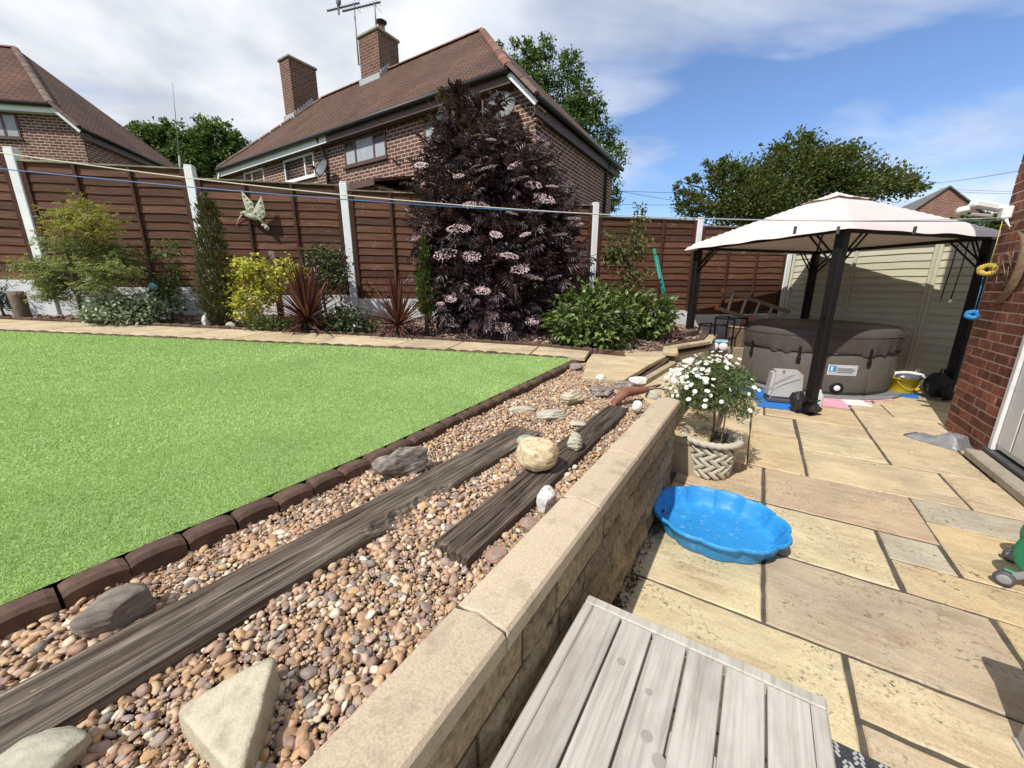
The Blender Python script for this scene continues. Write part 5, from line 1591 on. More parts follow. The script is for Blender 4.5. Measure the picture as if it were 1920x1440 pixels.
LABD = pmat('label_dark', [(0.06, 0.06, 0.065), (0.10, 0.10, 0.105)], 12, rough=0.4, bmp=0)


def curved(px, y0, y1, z0, z1, r_, mat, name, parent):
    a = tubpt(px); V = []; F = []
    for i in range(9):
        aa = a + (y0 + (y1 - y0) * i / 8) / RT
        V += [(r_ * math.cos(aa), r_ * math.sin(aa), z0), (r_ * math.cos(aa), r_ * math.sin(aa), z1)]
    F = [(2 * i, 2 * i + 2, 2 * i + 3, 2 * i + 1) for i in range(8)]
    return MB().add(V, F, True).build(name, mat, parent)


lb = curved(1587, -0.165, 0.165, 0.295, 0.435, 0.9945, LABW, 'label', tub)
curved(1587, -0.158, 0.158, 0.302, 0.428, 0.9965, LAB, 'label_field', lb)
curved(1587, -0.150, -0.075, 0.345, 0.422, 0.999, LABB, 'label_logo', lb)
curved(1587, -0.135, -0.115, 0.355, 0.41, 1.0, LABW, 'label_logo_mark', lb)
for k in range(4): curved(1587, -0.06, 0.13 - 0.02 * (k % 2), 0.405 - 0.024 * k, 0.414 - 0.024 * k, 0.999, LABD if k else LABW, 'label_text_line', lb)
a = tubpt(1583); m_ = Matrix.Rotation(a, 4, 'Z') @ Matrix.Translation((0.975, 0, 0.115)) @ Matrix.Rotation(PI / 2, 4, 'Y')
vl = MB().lathe([(0.0, 0.018), (0.045, 0.018), (0.068, 0.022), (0.075, 0.014), (0.078, 0.0)], 28, mtx=m_).build('drain_valve', BLK, tub)
MB().lathe([(0.0, 0.030), (0.03, 0.030), (0.038, 0.024), (0.038, 0.0185)], 20, mtx=m_).build('valve_cap', LABW, vl)
GMAT = pmat('grey_groundsheet', [(0.15, 0.15, 0.15), (0.20, 0.20, 0.20)], 5, bmp=0.4, bscale=50)
tag(MB().lathe([(0, 0.0), (1.10, 0.0), (1.115, 0.004), (1.11, 0.010), (0, 0.0115)], 96).build('groundsheet', GMAT, None, (tubc.x - 0.02, tubc.y - 0.02, 0.0165)), 'round grey padded ground sheet under the hot tub', 'mat')

# foam tiles
FBL = pmat('blue_foam', [(0.02, 0.14, 0.46), (0.028, 0.17, 0.52)], 5, bmp=0.5, bscale=140, bdist=0.003, rough=0.75)
FPK = pmat('pink_foam', [(0.62, 0.30, 0.38), (0.68, 0.36, 0.44)], 5, bmp=0.4, bscale=140, bdist=0.003, rough=0.75)
FWH = pmat('white_foam', [(0.68, 0.67, 0.65), (0.74, 0.73, 0.71)], 5, bmp=0.4, bscale=140, bdist=0.003, rough=0.75)


def foam_mesh(mat, s_=0.5):
    pts = []; n = 10
    for e in range(4):
        for k in range(n):
            for t, d in ((k + 0.05, 0), (k + 0.3, 0.012), (k + 0.7, 0.012), (k + 0.95, 0)):
                x = t / n * s_ - s_ / 2; y = -s_ / 2 - (d if k % 2 == 0 else 0.001)
                a = e * PI / 2; pts.append((x * math.cos(a) - y * math.sin(a), x * math.sin(a) + y * math.cos(a)))
    return MB().prism(pts, 0.001, 0.013).mesh('foam_tile', mat)


fmm = {'blue': foam_mesh(FBL), 'pink': foam_mesh(FPK), 'white': foam_mesh(FWH)}
tiles = []
dvt = Vector((onz(1485, 772, 0.0) - onz(1382, 735, 0.0)))
blu = onz(1480, 762, 0)
fd = [((1455, 762), 'blue', 'blue interlocking foam tile in front of the pump box'), ((1402, 738), 'blue', 'blue interlocking foam tile left of the pump box'), ((1718, 741), 'blue', 'blue interlocking foam tile under the yellow bucket'),
      ((1645, 752), 'pink', 'pink foam tile in front of the hot tub drain valve'), ((1590, 760), 'white', 'white foam tile edge in front of the hot tub'), ((1545, 762), 'pink', 'pink foam tile beside the weight bags of the near leg')]
for k, ((px_, py_), c_, lab) in enumerate(fd):
    # centre set back from the visible front edge towards the tub
    p = onz(px_, py_, 0.0); to = (Vector((tubc.x, tubc.y, 0)) - p); to.z = 0; to.normalize()
    back = 0.25 if k not in (0, 1) else 0.14
    ang = {0: -0.42, 1: -0.42}.get(k, math.atan2(to.y, to.x) + PI / 2)
    o = link('foam_tile', fmm[c_], None, (p.x + to.x * back, p.y + to.y * back, 0.0005 * k), ang)
    tag(o, lab, 'foam tile', 'foam floor tiles round the tub')

# pump box
PUMP = pmat('pump_shell', [(0.36, 0.345, 0.33), (0.41, 0.395, 0.38)], 4, rough=0.75, bmp=0.1, spec=0.2)
pm = onz(1478, 757, 0.02); pm = Vector((pm.x + 0.02, pm.y + 0.16, 0.0145))
pu = thing('filter_pump', 'pale grey tapered filter pump box in front of the hot tub', 'pump', pm, R(-22))
bm = bmesh.new(); r_ = bmesh.ops.create_cube(bm, size=1)
for v_ in bm.verts:
    k = 0.90 if v_.co.z > 0 else 1.06
    v_.co = Vector((v_.co.x * 0.36 * k, v_.co.y * 0.26 * k, (v_.co.z + 0.5) * 0.36 + 0.05))
bmesh.ops.bevel(bm, geom=bm.edges[:], offset=0.035, segments=4, affect='EDGES')
me = bpy.data.meshes.new('shell'); bm.to_mesh(me); bm.free(); me.materials.append(PUMP); link('shell', me, pu)
MB().box(-0.185, 0.185, -0.135, 0.135, 0.0, 0.052, 0.012).build('base', DGREY, pu)
mb = MB(); mb.tube([(-0.16 + 0.33 * i / 14 * 0.9, -0.134, 0.12 + 0.22 * (i / 14) ** 0.6) for i in range(15)], 0.003, 5); mb.build('moulded_line', GREYP, pu)

# yellow bucket with cloth
YEL = pmat('yellow_plastic', [(0.62, 0.42, 0.01), (0.70, 0.50, 0.02)], 4, rough=0.4, bmp=0.05)
yb = onz(1697, 738, 0.013)
bk = thing('yellow_bucket', 'yellow bucket with white cloth over the rim beside the hot tub', 'bucket', (yb.x + 0.05, yb.y + 0.12, 0.0165))
MB().lathe([(0.0, 0.0), (0.145, 0.0), (0.15, 0.008), (0.165, 0.19), (0.178, 0.192), (0.18, 0.215), (0.170, 0.218), (0.160, 0.20), (0.140, 0.012), (0, 0.012)], 40).build('bucket', YEL, bk)
mb = MB(); mb.tube([(0.182 * math.cos(a), 0.182 * math.sin(a), 0.17 - 0.10 * math.sin((a - 3.6) / 1.7 * PI)) for a in [3.6 + 1.7 * i / 14 for i in range(15)]], 0.004, 5); mb.build('handle_wire', YEL, bk)
B, BF = ICO[3]; X = B * np.array([0.20, 0.17, 0.05]) * (1 + 0.25 * vnoise(B * 2.4, 4, 1, 3))[:, None]; link('cloth', npmesh('cloth', X, BF, FWH, True), bk, (0.02, 0.0, 0.23))
mb = MB(); mb.box(0.02, 0.14, -0.185, -0.165, 0.05, 0.085, 0.008); mb.build('bucket_grip', YEL, bk)

# ---- clutter behind the tub: ladder, stands, rolls, planter, bricks
ALU = pmat('aluminium', [(0.42, 0.41, 0.40), (0.52, 0.51, 0.50)], 6, (1, 1, 6), rough=0.38, bmp=0.15, metallic=0.6)
LADW = pmat('ladder_rail', [(0.20, 0.155, 0.12), (0.30, 0.24, 0.19)], 8, (1, 6, 6), bmp=0.5)
ORG = pmat('orange_cap', [(0.50, 0.16, 0.05), (0.58, 0.20, 0.07)], 6, bmp=0.1)
ld = thing('ladder', 'old ladder with pale rungs lying on its side behind the hot tub', 'ladder')
la0, la1 = at(1358, 545, 6.75), at(1480, 585, 7.05); lb0, lb1 = at(1346, 578, 6.6), at(1462, 617, 6.95)
for a, b_ in ((la0, la1), (lb0, lb1)):
    MB().bar(a, b_, 0.035, 0.062, ch=0.004).build('rail', LADW, ld)
    d = (b_ - a).normalized(); MB().bar(a - d * 0.05, a - d * 0.002, 0.04, 0.066, ch=0.006).build('end_cap', ORG, ld)
for k in range(5):
    t = 0.13 + 0.2 * k; MB().bar(la0.lerp(la1, t), lb0.lerp(lb1, t + 0.02), 0.028, 0.055, ch=0.004).build('rung', ALU, ld)

ledge_c = at(1340, 640, 6.05)
tag(MB().box(-0.55, 0.75, -0.32, 0.42, 0.0, 0.52, 0.01).build('planter_ledge', STONE, None, (3.25, 6.35, 0), GANG), 'low stone ledge at the foot of the left gazebo leg', 'ledge')
for i, (cx_, cy_, lab) in enumerate((((1333, 0.0, 0), 0, 'small black metal stand frame beside the left gazebo leg'), ((1365, 0.0, 0), 0, 'taller black metal stand frame next to the hot tub'))):
    p = at(cx_[0], 645, 6.15 + 0.1 * i); st = thing('metal_stand', lab, 'stand', (p.x, p.y, 0.5215), GANG + 0.2)
    hh = 0.36 + 0.10 * i; ww = 0.14 + 0.02 * i
    for sx in (-1, 1):
        for sy in (-1, 1): MB().box(sx * ww - 0.009, sx * ww + 0.009, sy * ww - 0.009, sy * ww + 0.009, 0, hh).build('leg', BLK, st)
    for sx in (-1, 1):
        MB().box(sx * ww - 0.01, sx * ww + 0.01, -ww + 0.0095, ww - 0.0095, hh - 0.02, hh + 0.001).build('top_rail', BLK, st)
        MB().box(-ww - 0.01, ww + 0.01, sx * ww - 0.0101, sx * ww + 0.0101, hh + 0.0015, hh + 0.018).build('top_rail', BLK, st)
ROLL = pmat('paper_roll', [(0.62, 0.63, 0.65), (0.74, 0.75, 0.77)], 6, bmp=0.3, bscale=40, rough=0.5)
RBL = pmat('pack_blue', [(0.10, 0.33, 0.42), (0.30, 0.50, 0.58), (0.60, 0.68, 0.72)], 9, bmp=0.3, rough=0.3)
rp = at(1340, 643, 5.95)
pr = thing('paper_roll_pack', 'white and blue wrapped pack of paper rolls near the left gazebo leg', 'paper rolls', (rp.x, rp.y, 0.5225), GANG - 0.75)
for i in range(3):
    for k in range(1):
        MB().lathe([(0.0, -0.106), (0.02, -0.105), (0.03, -0.11), (0.05, -0.11), (0.06, -0.095), (0.06, 0.095), (0.05, 0.11), (0.0, 0.11)], 18, mtx=Matrix.Translation(((i - 1) * 0.121, 0, 0.061 + 0.121 * k)) @ X90).build('roll', ROLL, pr)
MB().box(-0.182, 0.182, -0.09, 0.09, 0.1225, 0.150, 0.012).build('wrapper_top', RBL, pr)
PLW = pmat('planter_wood', [(0.09, 0.06, 0.035), (0.15, 0.10, 0.06)], 6, (1, 1, 5), bmp=0.6)
TERR = pmat('terracotta', [(0.30, 0.11, 0.06), (0.38, 0.15, 0.085)], 8, bmp=0.3)
pl = at(1388, 640, 6.35)
pt = thing('barrel_planter', 'brown wooden planter with terracotta pots stacked beside the hot tub', 'planter', (pl.x, pl.y, 0.5225), GANG)
for k in range(10):
    a = 2 * PI * k / 10; MB().box(0.165, 0.185, -0.054, 0.054, 0, 0.30, 0.003, Matrix.Rotation(a, 4, 'Z')).build('stave', PLW, pt)
MB().lathe([(0, 0.27), (0.16, 0.27), (0.19, 0.302), (0.20, 0.305), (0.20, 0.325), (0.17, 0.325), (0.15, 0.29)], 24).build('rim', KERB, pt)
MB().lathe([(0.0, 0.0), (0.07, 0.0), (0.10, 0.13), (0.112, 0.132), (0.112, 0.16), (0.095, 0.16), (0.07, 0.02)], 20, mtx=Matrix.Translation((0.02, 0.0, 0.33)) @ Matrix.Rotation(1.2, 4, 'Y')).build('terracotta_pot', TERR, pt)
ENG = pmat('dark_brick', [(0.085, 0.05, 0.036), (0.13, 0.08, 0.06)], 8, bmp=0.6, bscale=90, var=(0.8, 1.2))
bp = gp(1275, 640)
for k, (dx, dz_, ry, lab) in enumerate(((-0.115, 0, 0.0, 'dark brown perforated brick, left of the lower pair by the shrub'), (0.115, 0, 0.05, 'dark brown perforated brick, right of the lower pair by the gazebo leg'), (-0.02, 0.075, -0.04, 'dark brown perforated brick lying on top of the lower pair'))):
    b_ = thing('loose_brick', lab, 'brick', (2.15 + dx, 5.25 + dx * 0.2, bedz(2.15, 5.25) - 0.015 + dz_), 0.2 + ry, 'loose dark bricks by the bed')
    MB().box(-0.11, 0.11, -0.052, 0.052, 0, 0.072, 0.004).build('body', ENG, b_)
    for i in range(3): MB().lathe([(0.0, 0.0005), (0.016, 0.0005)], 10, mtx=Matrix.Translation(((i - 1) * 0.06, -0.0525, 0.04)) @ X90).build('hole', BLK, b_)
tag(MB().box(-0.35, 0.45, -0.07, 0.07, 0.0, 0.10, 0.012, jit=0.004, rnd=rng).build('edging_timber', PLW, None, (2.45, 5.55, bedz(2.45, 5.55) - 0.06), 0.75), 'short brown timber edging beside the dark bricks', 'timber')
# ================================================================ NEIGHBOURING HOUSES
def brickwall(name, c1, c2, mortar, bw=0.235, rh=0.083, ms=0.011):
    m, t, n, l, b = newmat(name)
    tc_ = n.new('ShaderNodeTexCoord'); sp = n.new('ShaderNodeSeparateXYZ'); l.new(tc_.outputs['Object'], sp.inputs[0])
    ad_ = n.new('ShaderNodeMath'); l.new(sp.outputs['X'], ad_.inputs[0]); l.new(sp.outputs['Y'], ad_.inputs[1])
    cb = n.new('ShaderNodeCombineXYZ'); l.new(ad_.outputs[0], cb.inputs[0]); l.new(sp.outputs['Z'], cb.inputs[1])
    br = n.new('ShaderNodeTexBrick'); l.new(cb.outputs[0], br.inputs['Vector'])
    br.inputs['Color1'].default_value = (*c1, 1); br.inputs['Color2'].default_value = (*c2, 1); br.inputs['Mortar'].default_value = (*mortar, 1)
    br.inputs['Scale'].default_value = 1; br.inputs['Brick Width'].default_value = bw; br.inputs['Row Height'].default_value = rh; br.inputs['Mortar Size'].default_value = ms
    br.inputs['Mortar Smooth'].default_value = 0.2; br.inputs['Bias'].default_value = -0.1
    v = coords(t, (1, 1, 1), False)
    col = mixc(t, 0.6, br.outputs['Color'], ramp(t, [(0.3, (0.7, 0.68, 0.66)), (0.7, (1.25, 1.22, 1.2))], noise(t, v, 2.2, 6)), 'MULTIPLY')
    l.new(col, b.inputs['Base Color']); b.inputs['Roughness'].default_value = 0.92; b.inputs['Specular IOR Level'].default_value = 0.2
    iv = n.new('ShaderNodeMath'); iv.operation = 'SUBTRACT'; iv.inputs[0].default_value = 1; l.new(br.outputs['Fac'], iv.inputs[1])
    bump(t, b, iv.outputs[0], 0.8, 0.012)
    return m


def tilemat(name, c1, c2, c3):
    m, t, n, l, b = newmat(name)
    tc_ = n.new('ShaderNodeTexCoord'); sp = n.new('ShaderNodeSeparateXYZ'); l.new(tc_.outputs['Object'], sp.inputs[0])
    ad_ = n.new('ShaderNodeMath'); l.new(sp.outputs['X'], ad_.inputs[0]); l.new(sp.outputs['Y'], ad_.inputs[1])
    cb = n.new('ShaderNodeCombineXYZ'); l.new(ad_.outputs[0], cb.inputs[0]); l.new(sp.outputs['Z'], cb.inputs[1])
    br = n.new('ShaderNodeTexBrick'); l.new(cb.outputs[0], br.inputs['Vector'])
    br.inputs['Color1'].default_value = (*c1, 1); br.inputs['Color2'].default_value = (*c2, 1); br.inputs['Mortar'].default_value = (c1[0] * 0.3, c1[1] * 0.3, c1[2] * 0.3, 1)
    br.inputs['Scale'].default_value = 1; br.inputs['Brick Width'].default_value = 0.17; br.inputs['Row Height'].default_value = 0.095; br.inputs['Mortar Size'].default_value = 0.011
    v = coords(t, (1, 1, 1), False)
    col = mixc(t, ramp(t, [(0.38, (0, 0, 0)), (0.66, (1, 1, 1))], noise(t, v, 0.8, 7, 0.65)), br.outputs['Color'], mixc(t, 1.0, br.outputs['Color'], c3, 'MULTIPLY'))
    col = mixc(t, 0.7, col, ramp(t, [(0.3, (0.6, 0.6, 0.58)), (0.7, (1.35, 1.25, 1.2))], noise(t, v, 3.2, 8, 0.75)), 'MULTIPLY')
    l.new(col, b.inputs['Base Color']); b.inputs['Roughness'].default_value = 0.9; b.inputs['Specular IOR Level'].default_value = 0.2
    sw = n.new('ShaderNodeMath'); sw.operation = 'FRACT'; dvn = n.new('ShaderNodeMath'); dvn.operation = 'DIVIDE'; dvn.inputs[1].default_value = 0.095
    l.new(sp.outputs['Z'], dvn.inputs[0]); l.new(dvn.outputs[0], sw.inputs[0])
    sb = n.new('ShaderNodeMath'); sb.operation = 'SUBTRACT'; sb.inputs[0].default_value = 1; l.new(sw.outputs[0], sb.inputs[1])
    bump(t, b, sb.outputs[0], 0.9, 0.02)
    return m


HB = brickwall('house_brick', (0.10, 0.048, 0.037), (0.165, 0.080, 0.060), (0.44, 0.345, 0.28), ms=0.012)
HC = brickwall('chimney_brick', (0.11, 0.055, 0.04), (0.16, 0.085, 0.06), (0.26, 0.185, 0.14), ms=0.012)
HT = tilemat('clay_tile', (0.150, 0.082, 0.057), (0.105, 0.062, 0.046), (0.62, 0.62, 0.60))
RIDGE = pmat('ridge_tile', [(0.17, 0.08, 0.05), (0.25, 0.11, 0.07)], 6, bmp=0.5, var=(0.6, 1.2))
HIPT = pmat('hip_tile', [(0.11, 0.07, 0.052), (0.17, 0.115, 0.085)], 6, bmp=0.5, var=(0.7, 1.2))
PVCW = pmat('house_white_trim', [(0.62, 0.62, 0.60), (0.70, 0.70, 0.69)], 3, rough=0.5, bmp=0.1)
PVCB = pmat('house_brown_trim', [(0.075, 0.04, 0.03), (0.11, 0.06, 0.045)], 3, rough=0.5, bmp=0.1)
GUT = pmat('black_gutter', [(0.012, 0.012, 0.012), (0.02, 0.02, 0.02)], 3, rough=0.45, bmp=0.0)
m, t_, n_, l_, b_ = newmat('window_glass')
b_.inputs['Base Color'].default_value = (0.10, 0.12, 0.13, 1); b_.inputs['Roughness'].default_value = 0.05; b_.inputs['Specular IOR Level'].default_value = 0.9
GLASS = m
CURT = pmat('net_curtain', [(0.24, 0.26, 0.29), (0.40, 0.42, 0.45)], 14, (6, 6, 0.3), bmp=0.4, bscale=20)
DISHM = pmat('dish_grey', [(0.10, 0.105, 0.105), (0.14, 0.145, 0.145)], 4, rough=0.5, bmp=0.1)
LEAD = pmat('lead_flashing', [(0.30, 0.30, 0.31), (0.42, 0.42, 0.42)], 8, bmp=0.4)


def window(house, x0, x1, z0, z1, fm_, lights, curtain=True, y=0.0):
    """frame standing in the wall face, panes set back; lights = list of (fraction x0,x1, transom z or None)"""
    mb = MB(); f_ = 0.055
    mb.box(x0, x1, y - 0.03, y + 0.05, z1 - f_, z1); mb.box(x0, x1, y - 0.03, y + 0.05, z0, z0 + f_)
    mb.box(x0, x0 + f_, y - 0.029, y + 0.05, z0 + f_, z1 - f_); mb.box(x1 - f_, x1, y - 0.029, y + 0.05, z0 + f_, z1 - f_)
    wf = mb.build('window', fm_, house)
    MB().box(x0 - 0.05, x1 + 0.05, y - 0.07, y - 0.031, z0 - 0.05, z0 + 0.005).build('sill', fm_, wf)
    W = x1 - x0
    for a, c, tr in lights:
        xa, xb = x0 + W * a, x0 + W * c
        if a > 0: MB().box(xa - 0.03, xa + 0.03, y - 0.0285, y + 0.05, z0 + f_, z1 - f_).build('mullion', fm_, wf)
        if tr:
            zt = z0 + (z1 - z0) * tr; MB().box(xa + 0.03, xb - 0.03, y - 0.028, y + 0.05, zt - 0.03, zt + 0.03).build('transom', fm_, wf)
        MB().box(xa + 0.025, xb - 0.025, y + 0.0, y + 0.012, z0 + 0.05, z1 - 0.05).build('pane', GLASS if not curtain else GLASS, wf)
        if curtain: MB().box(xa + 0.03, xb - 0.03, y - 0.012, y - 0.006, z0 + 0.06, z1 - 0.06 if not tr else z0 + (z1 - z0) * tr - 0.035).build('blind', CURT, wf)
    return wf


def semi(name, label, corner, rot, dz, wins, bw_fascia, chims, left_full=True):
    h = thing(name, label, 'house', (corner[0], corner[1], dz), rot)
    Lh, Dh = 13.05, 4.8
    # walls: front outline with the dropped corners, extruded back
    poly = [(0, -4.2 + 3.9), (0, 4.92), (-0.52, 5.50), (-Lh + 0.52, 5.50), (-Lh, 4.92), (-Lh, -0.3)]
    V = [(x, 0, z) for x, z in poly] + [(x, Dh, z) for x, z in poly]; n = len(poly)
    F = [tuple(range(n))[::-1], tuple(range(n, 2 * n))] + [(i, (i + 1) % n, n + (i + 1) % n, n + i) for i in range(n)]
    F = [f_ if k != 0 else f_[::-1] for k, f_ in enumerate(F)]
    MB().add(V, F).build('wall', HB, h)
    q = 2.96; rz = 8.1; e = -0.3; Db = Dh + 0.3
    ez = 5.56; k = 1.0
    xr = -0.42; xs_ = 0.20; zs = 4.94
    V = [(-q, 2.4, rz), (-Lh + q, 2.4, rz), (xr, e, ez), (-Lh - xr, e, ez), (xs_, e, zs), (xs_, Db, zs), (xr, Db, ez), (-Lh - xs_, e, zs), (-Lh - xs_, Db, zs), (-Lh - xr, Db, ez)]
    F = [(0, 1, 3, 2), (0, 2, 4, 5, 6), (1, 0, 6, 9), (1, 9, 8, 7, 3)]
    rf = MB().add(V, F).build('roof', HT, h)
    so_ = rf.modifiers.new('thick', 'SOLIDIFY'); so_.thickness = 0.07; so_.offset = -1
    # ridge and hip tiles
    tl = MB(); ns_ = 6; Vt = []
    for xx in (-0.21, 0.21):
        for i in range(ns_ + 1):
            a = PI * i / ns_; Vt.append((xx, 0.10 * math.cos(a), 0.075 * math.sin(a) - 0.03))
    tl.add(Vt, [(i, ns_ + 1 + i, ns_ + 2 + i, i + 1) for i in range(ns_)] + [tuple(range(ns_ + 1)), tuple(range(ns_ + 1, 2 * ns_ + 2))[::-1]])
    tme = tl.mesh('ridge_tile', RIDGE); tmh = tl.mesh('ridge_tile', HIPT)
    def run(a, b_, tme):
        a = Vector(a); b_ = Vector(b_); d = b_ - a; n = max(1, int(d.length / 0.42))
        for i in range(n):
            o = link('ridge_tile', tme, rf, a + d * ((i + 0.5) / n)); o.rotation_euler = (0, -math.atan2(d.z, math.hypot(d.x, d.y)), math.atan2(d.y, d.x))
    run(V[1], V[0], tme); run(V[2], V[0], tme if bw_fascia else tmh); run(V[3], V[1], tmh); run(V[4], V[2], tmh)
    # eaves
    half = -6.15 - 0.2
    fr = [(PVCB if bw_fascia else PVCW, half + 0.002, -0.42), (PVCW, -Lh + 0.42, half)]
    for mt_, xa, xb in fr: MB().box(xa, xb, -0.24, -0.215, 5.29, 5.47).build('fascia', mt_, h)
    MB().box(-Lh + 0.42, -0.42, -0.2145, -0.002, 5.30, 5.32).build('soffit', PVCB if bw_fascia else PVCW, h)
    mb = MB(); mb.tube([(-Lh + 0.4, -0.31, 5.485), (-0.40, -0.31, 5.485)], 0.055, 8); mb.build('gutter', GUT, h)
    for sx, X0 in ((1, 0.0), (-1, -Lh)):
        a = Vector((X0 - sx * 0.44, -0.26, 5.44)); b_ = Vector((X0 + sx * 0.17, -0.26, 4.83))
        MB().bar(a, b_, 0.03, 0.13).build('bargeboard', PVCW, h)
        MB().box(min(X0 + sx * 0.10, X0 + sx * 0.125), max(X0 + sx * 0.10, X0 + sx * 0.125), -0.24, Db - 0.06, 4.66, 4.86).build('fascia', PVCB, h)
        mb = MB(); mb.tube([(X0 + sx * 0.20, e + 0.02, 4.90), (X0 + sx * 0.20, Db, 4.90)], 0.055, 8); mb.build('gutter', GUT, h)
        mb = MB(); mb.tube([(X0 + sx * 0.20, 4.1, 4.88), (X0 + sx * 0.05, 4.1, 4.6), (X0 + sx * 0.05, 4.1, 0)], 0.04, 8); mb.build('downpipe', GUT, h)
        for i in range(4): MB().box(min(X0, X0 + sx * 0.035 * (i + 1)), max(X0, X0 + sx * 0.035 * (i + 1)), -0.05 - 0.03 * i, 0.18, 4.52 + 0.083 * i, 4.59 + 0.083 * i).build('corbel', HB, h)
    mb = MB(); mb.tube([(-6.72, -0.29, 5.45), (-6.72, -0.1, 5.2), (-6.72, -0.055, 4.9), (-6.72, -0.055, 0)], 0.04, 8); mb.build('downpipe', GUT, h)
    for w_ in wins: window(h, *w_)
    for (x0, x1, y0, y1, zb, zt) in chims:
        c_ = MB().box(x0, x1, y0, y1, zb, zt).build('chimney', HC, h)
        MB().box(x0 - 0.05, x1 + 0.05, y0 - 0.05, y1 + 0.05, zt + 0.002, zt + 0.085, 0.02).build('chimney_cap', KERB, c_)
        MB().box(x0 - 0.025, x1 + 0.025, y0 - 0.04, y0 - 0.002, zb + (y0 + 0.0 - y0), zb + 0.0 + 0.001).build('flashing', LEAD, c_) if False else None
        zr = ez + 0.94 * (y0 + 0.3)
        MB().box(x0 - 0.03, x1 + 0.03, y0 - 0.07, y0 - 0.002, zr - 0.06, zr + 0.10).build('flashing', LEAD, c_)
        V2 = [];
        for i in range(7):
            yy = y0 + (min(y1, 2.4) - y0) * i / 7; zz = ez + 0.94 * (yy + 0.3)
            MB().box(x1 + 0.002, x1 + 0.03, yy, yy + (min(y1, 2.4) - y0) / 7 - 0.01, zz - 0.03, zz + 0.20).build('flashing', LEAD, c_)
    return h


l3 = [(0, 0.28, 0.68), (0.28, 0.72, None), (0.72, 1, 0.68)]
l2 = [(0, 0.70, None), (0.70, 1, None)]
hm = semi('brick_house', 'brick house with hipped clay roof and two chimneys behind the fence', (0.46, 8.575), R(-32), 0.0,
          [(-2.96, -1.70, 4.68, 5.285, PVCB, l3), (-5.92, -4.25, 4.66, 5.285, PVCB, l3), (-8.92, -7.33, 4.66, 5.285, PVCW, l2, False), (-11.45, -10.15, 4.75, 5.285, PVCW, [(0, 0.4, None), (0.4, 1, None)], False)], True,
          [(-7.5, -6.6, 2.05, 2.85, 6.6, 9.0), (-11.3, -10.7, 1.65, 2.65, 6.0, 9.2)])
hl = semi('brick_house', 'brick house with steep tiled roof at the far left', (-13.9, 14.0), R(11), 1.45,
          [(-2.85, -1.62, 4.58, 5.285, PVCB, [(0, 0.35, None), (0.35, 0.68, None), (0.68, 1, None)])], False, [])
# chimney pot with cowl, aerials, dishes and the lean-to roof on the main house
MB().lathe([(0.10, 9.09), (0.11, 9.11), (0.09, 9.30), (0.10, 9.33), (0.0, 9.33)], 14, mtx=Matrix.Translation((-6.85, 2.45, 0))).build('chimney_pot', TERR, hm)
MB().lathe([(0.0, 9.52), (0.09, 9.50), (0.17, 9.45), (0.165, 9.43), (0.06, 9.43), (0.06, 9.331)], 16, mtx=Matrix.Translation((-6.85, 2.45, 0))).build('cowl', GUT, hm)


def aerial(x, y, z0, z1, ln, lab, yaw):
    P0 = hm.matrix_world  # world transform of the house
    M_ = Matrix.Translation((0.46, 8.575, 0)) @ Matrix.Rotation(R(-32), 4, 'Z')
    base_ = M_ @ Vector((x, y, z0)); t = thing('tv_aerial', lab, 'aerial', base_)
    MB().tube([(0, 0, 0), (0, 0, z1 - z0)], 0.024, 6).build('mast', GREYP, t)
    d = Vector((math.cos(yaw), math.sin(yaw), 0)); c_ = Vector((0, 0, z1 - z0 - 0.05)); s_ = Vector((-d.y, d.x, 0))
    MB().tube([c_ - d * 0.2, c_ + d * ln], 0.024, 6).build('boom', DGREY, t)
    for k in range(11):
        p = c_ + d * (0.0 + (ln - 0.05) * k / 10); h_ = 0.11 - 0.004 * k
        MB().tube([p - s_ * h_, p + s_ * h_], 0.006, 5).build('element', GREYP, t)
    for k in range(3): MB().tube([c_ - d * 0.12 + Vector((0, 0, -0.15 + 0.15 * k)) - s_ * 0.16, c_ - d * 0.12 + Vector((0, 0, -0.15 + 0.15 * k)) + s_ * 0.16], 0.006, 5).build('reflector', GREYP, t)


aerial(-7.53, 2.02, 8.3, 9.95, 1.0, 'left tv aerial on a tall mast beside the ridge chimney', R(163))
aerial(-6.7, 2.1, 9.0, 9.75, 1.15, 'right tv aerial above the chimney cowl', R(163))
BIRD = pmat('pigeon_grey', [(0.10, 0.10, 0.11), (0.17, 0.17, 0.18)], 20, bmp=0.2)
M_ = Matrix.Translation((0.46, 8.575, 0)) @ Matrix.Rotation(R(-32), 4, 'Z'); bq = M_ @ Vector((-7.53, 2.02, 9.915)) + Vector((math.cos(R(163)) * 0.55, math.sin(R(163)) * 0.55, 0.0))
pg = thing('pigeon', 'grey pigeon perched on the left tv aerial', 'bird', bq)
B, BF = ICO[3]; X = B * np.array([0.075, 0.085, 0.15]); X[:, 1] += X[:, 2] * 0.25; X[:, 0] *= 1 - 0.25 * np.clip(-X[:, 2] / 0.15, 0, 1)
link('body', npmesh('body', X, BF, BIRD, True), pg, (0, 0, 0.14))
link('head', npmesh('head', B * 0.045, BF, BIRD, True), pg, (0, 0.03, 0.30)); MB().tube([(0, 0.06, 0.30), (0, 0.10, 0.285)], [0.01, 0.003], 6).build('beak', DGREY, pg)
MB().box(-0.03, 0.03, -0.06, -0.04, -0.22, 0.03, 0.006).build('tail', BIRD, pg)


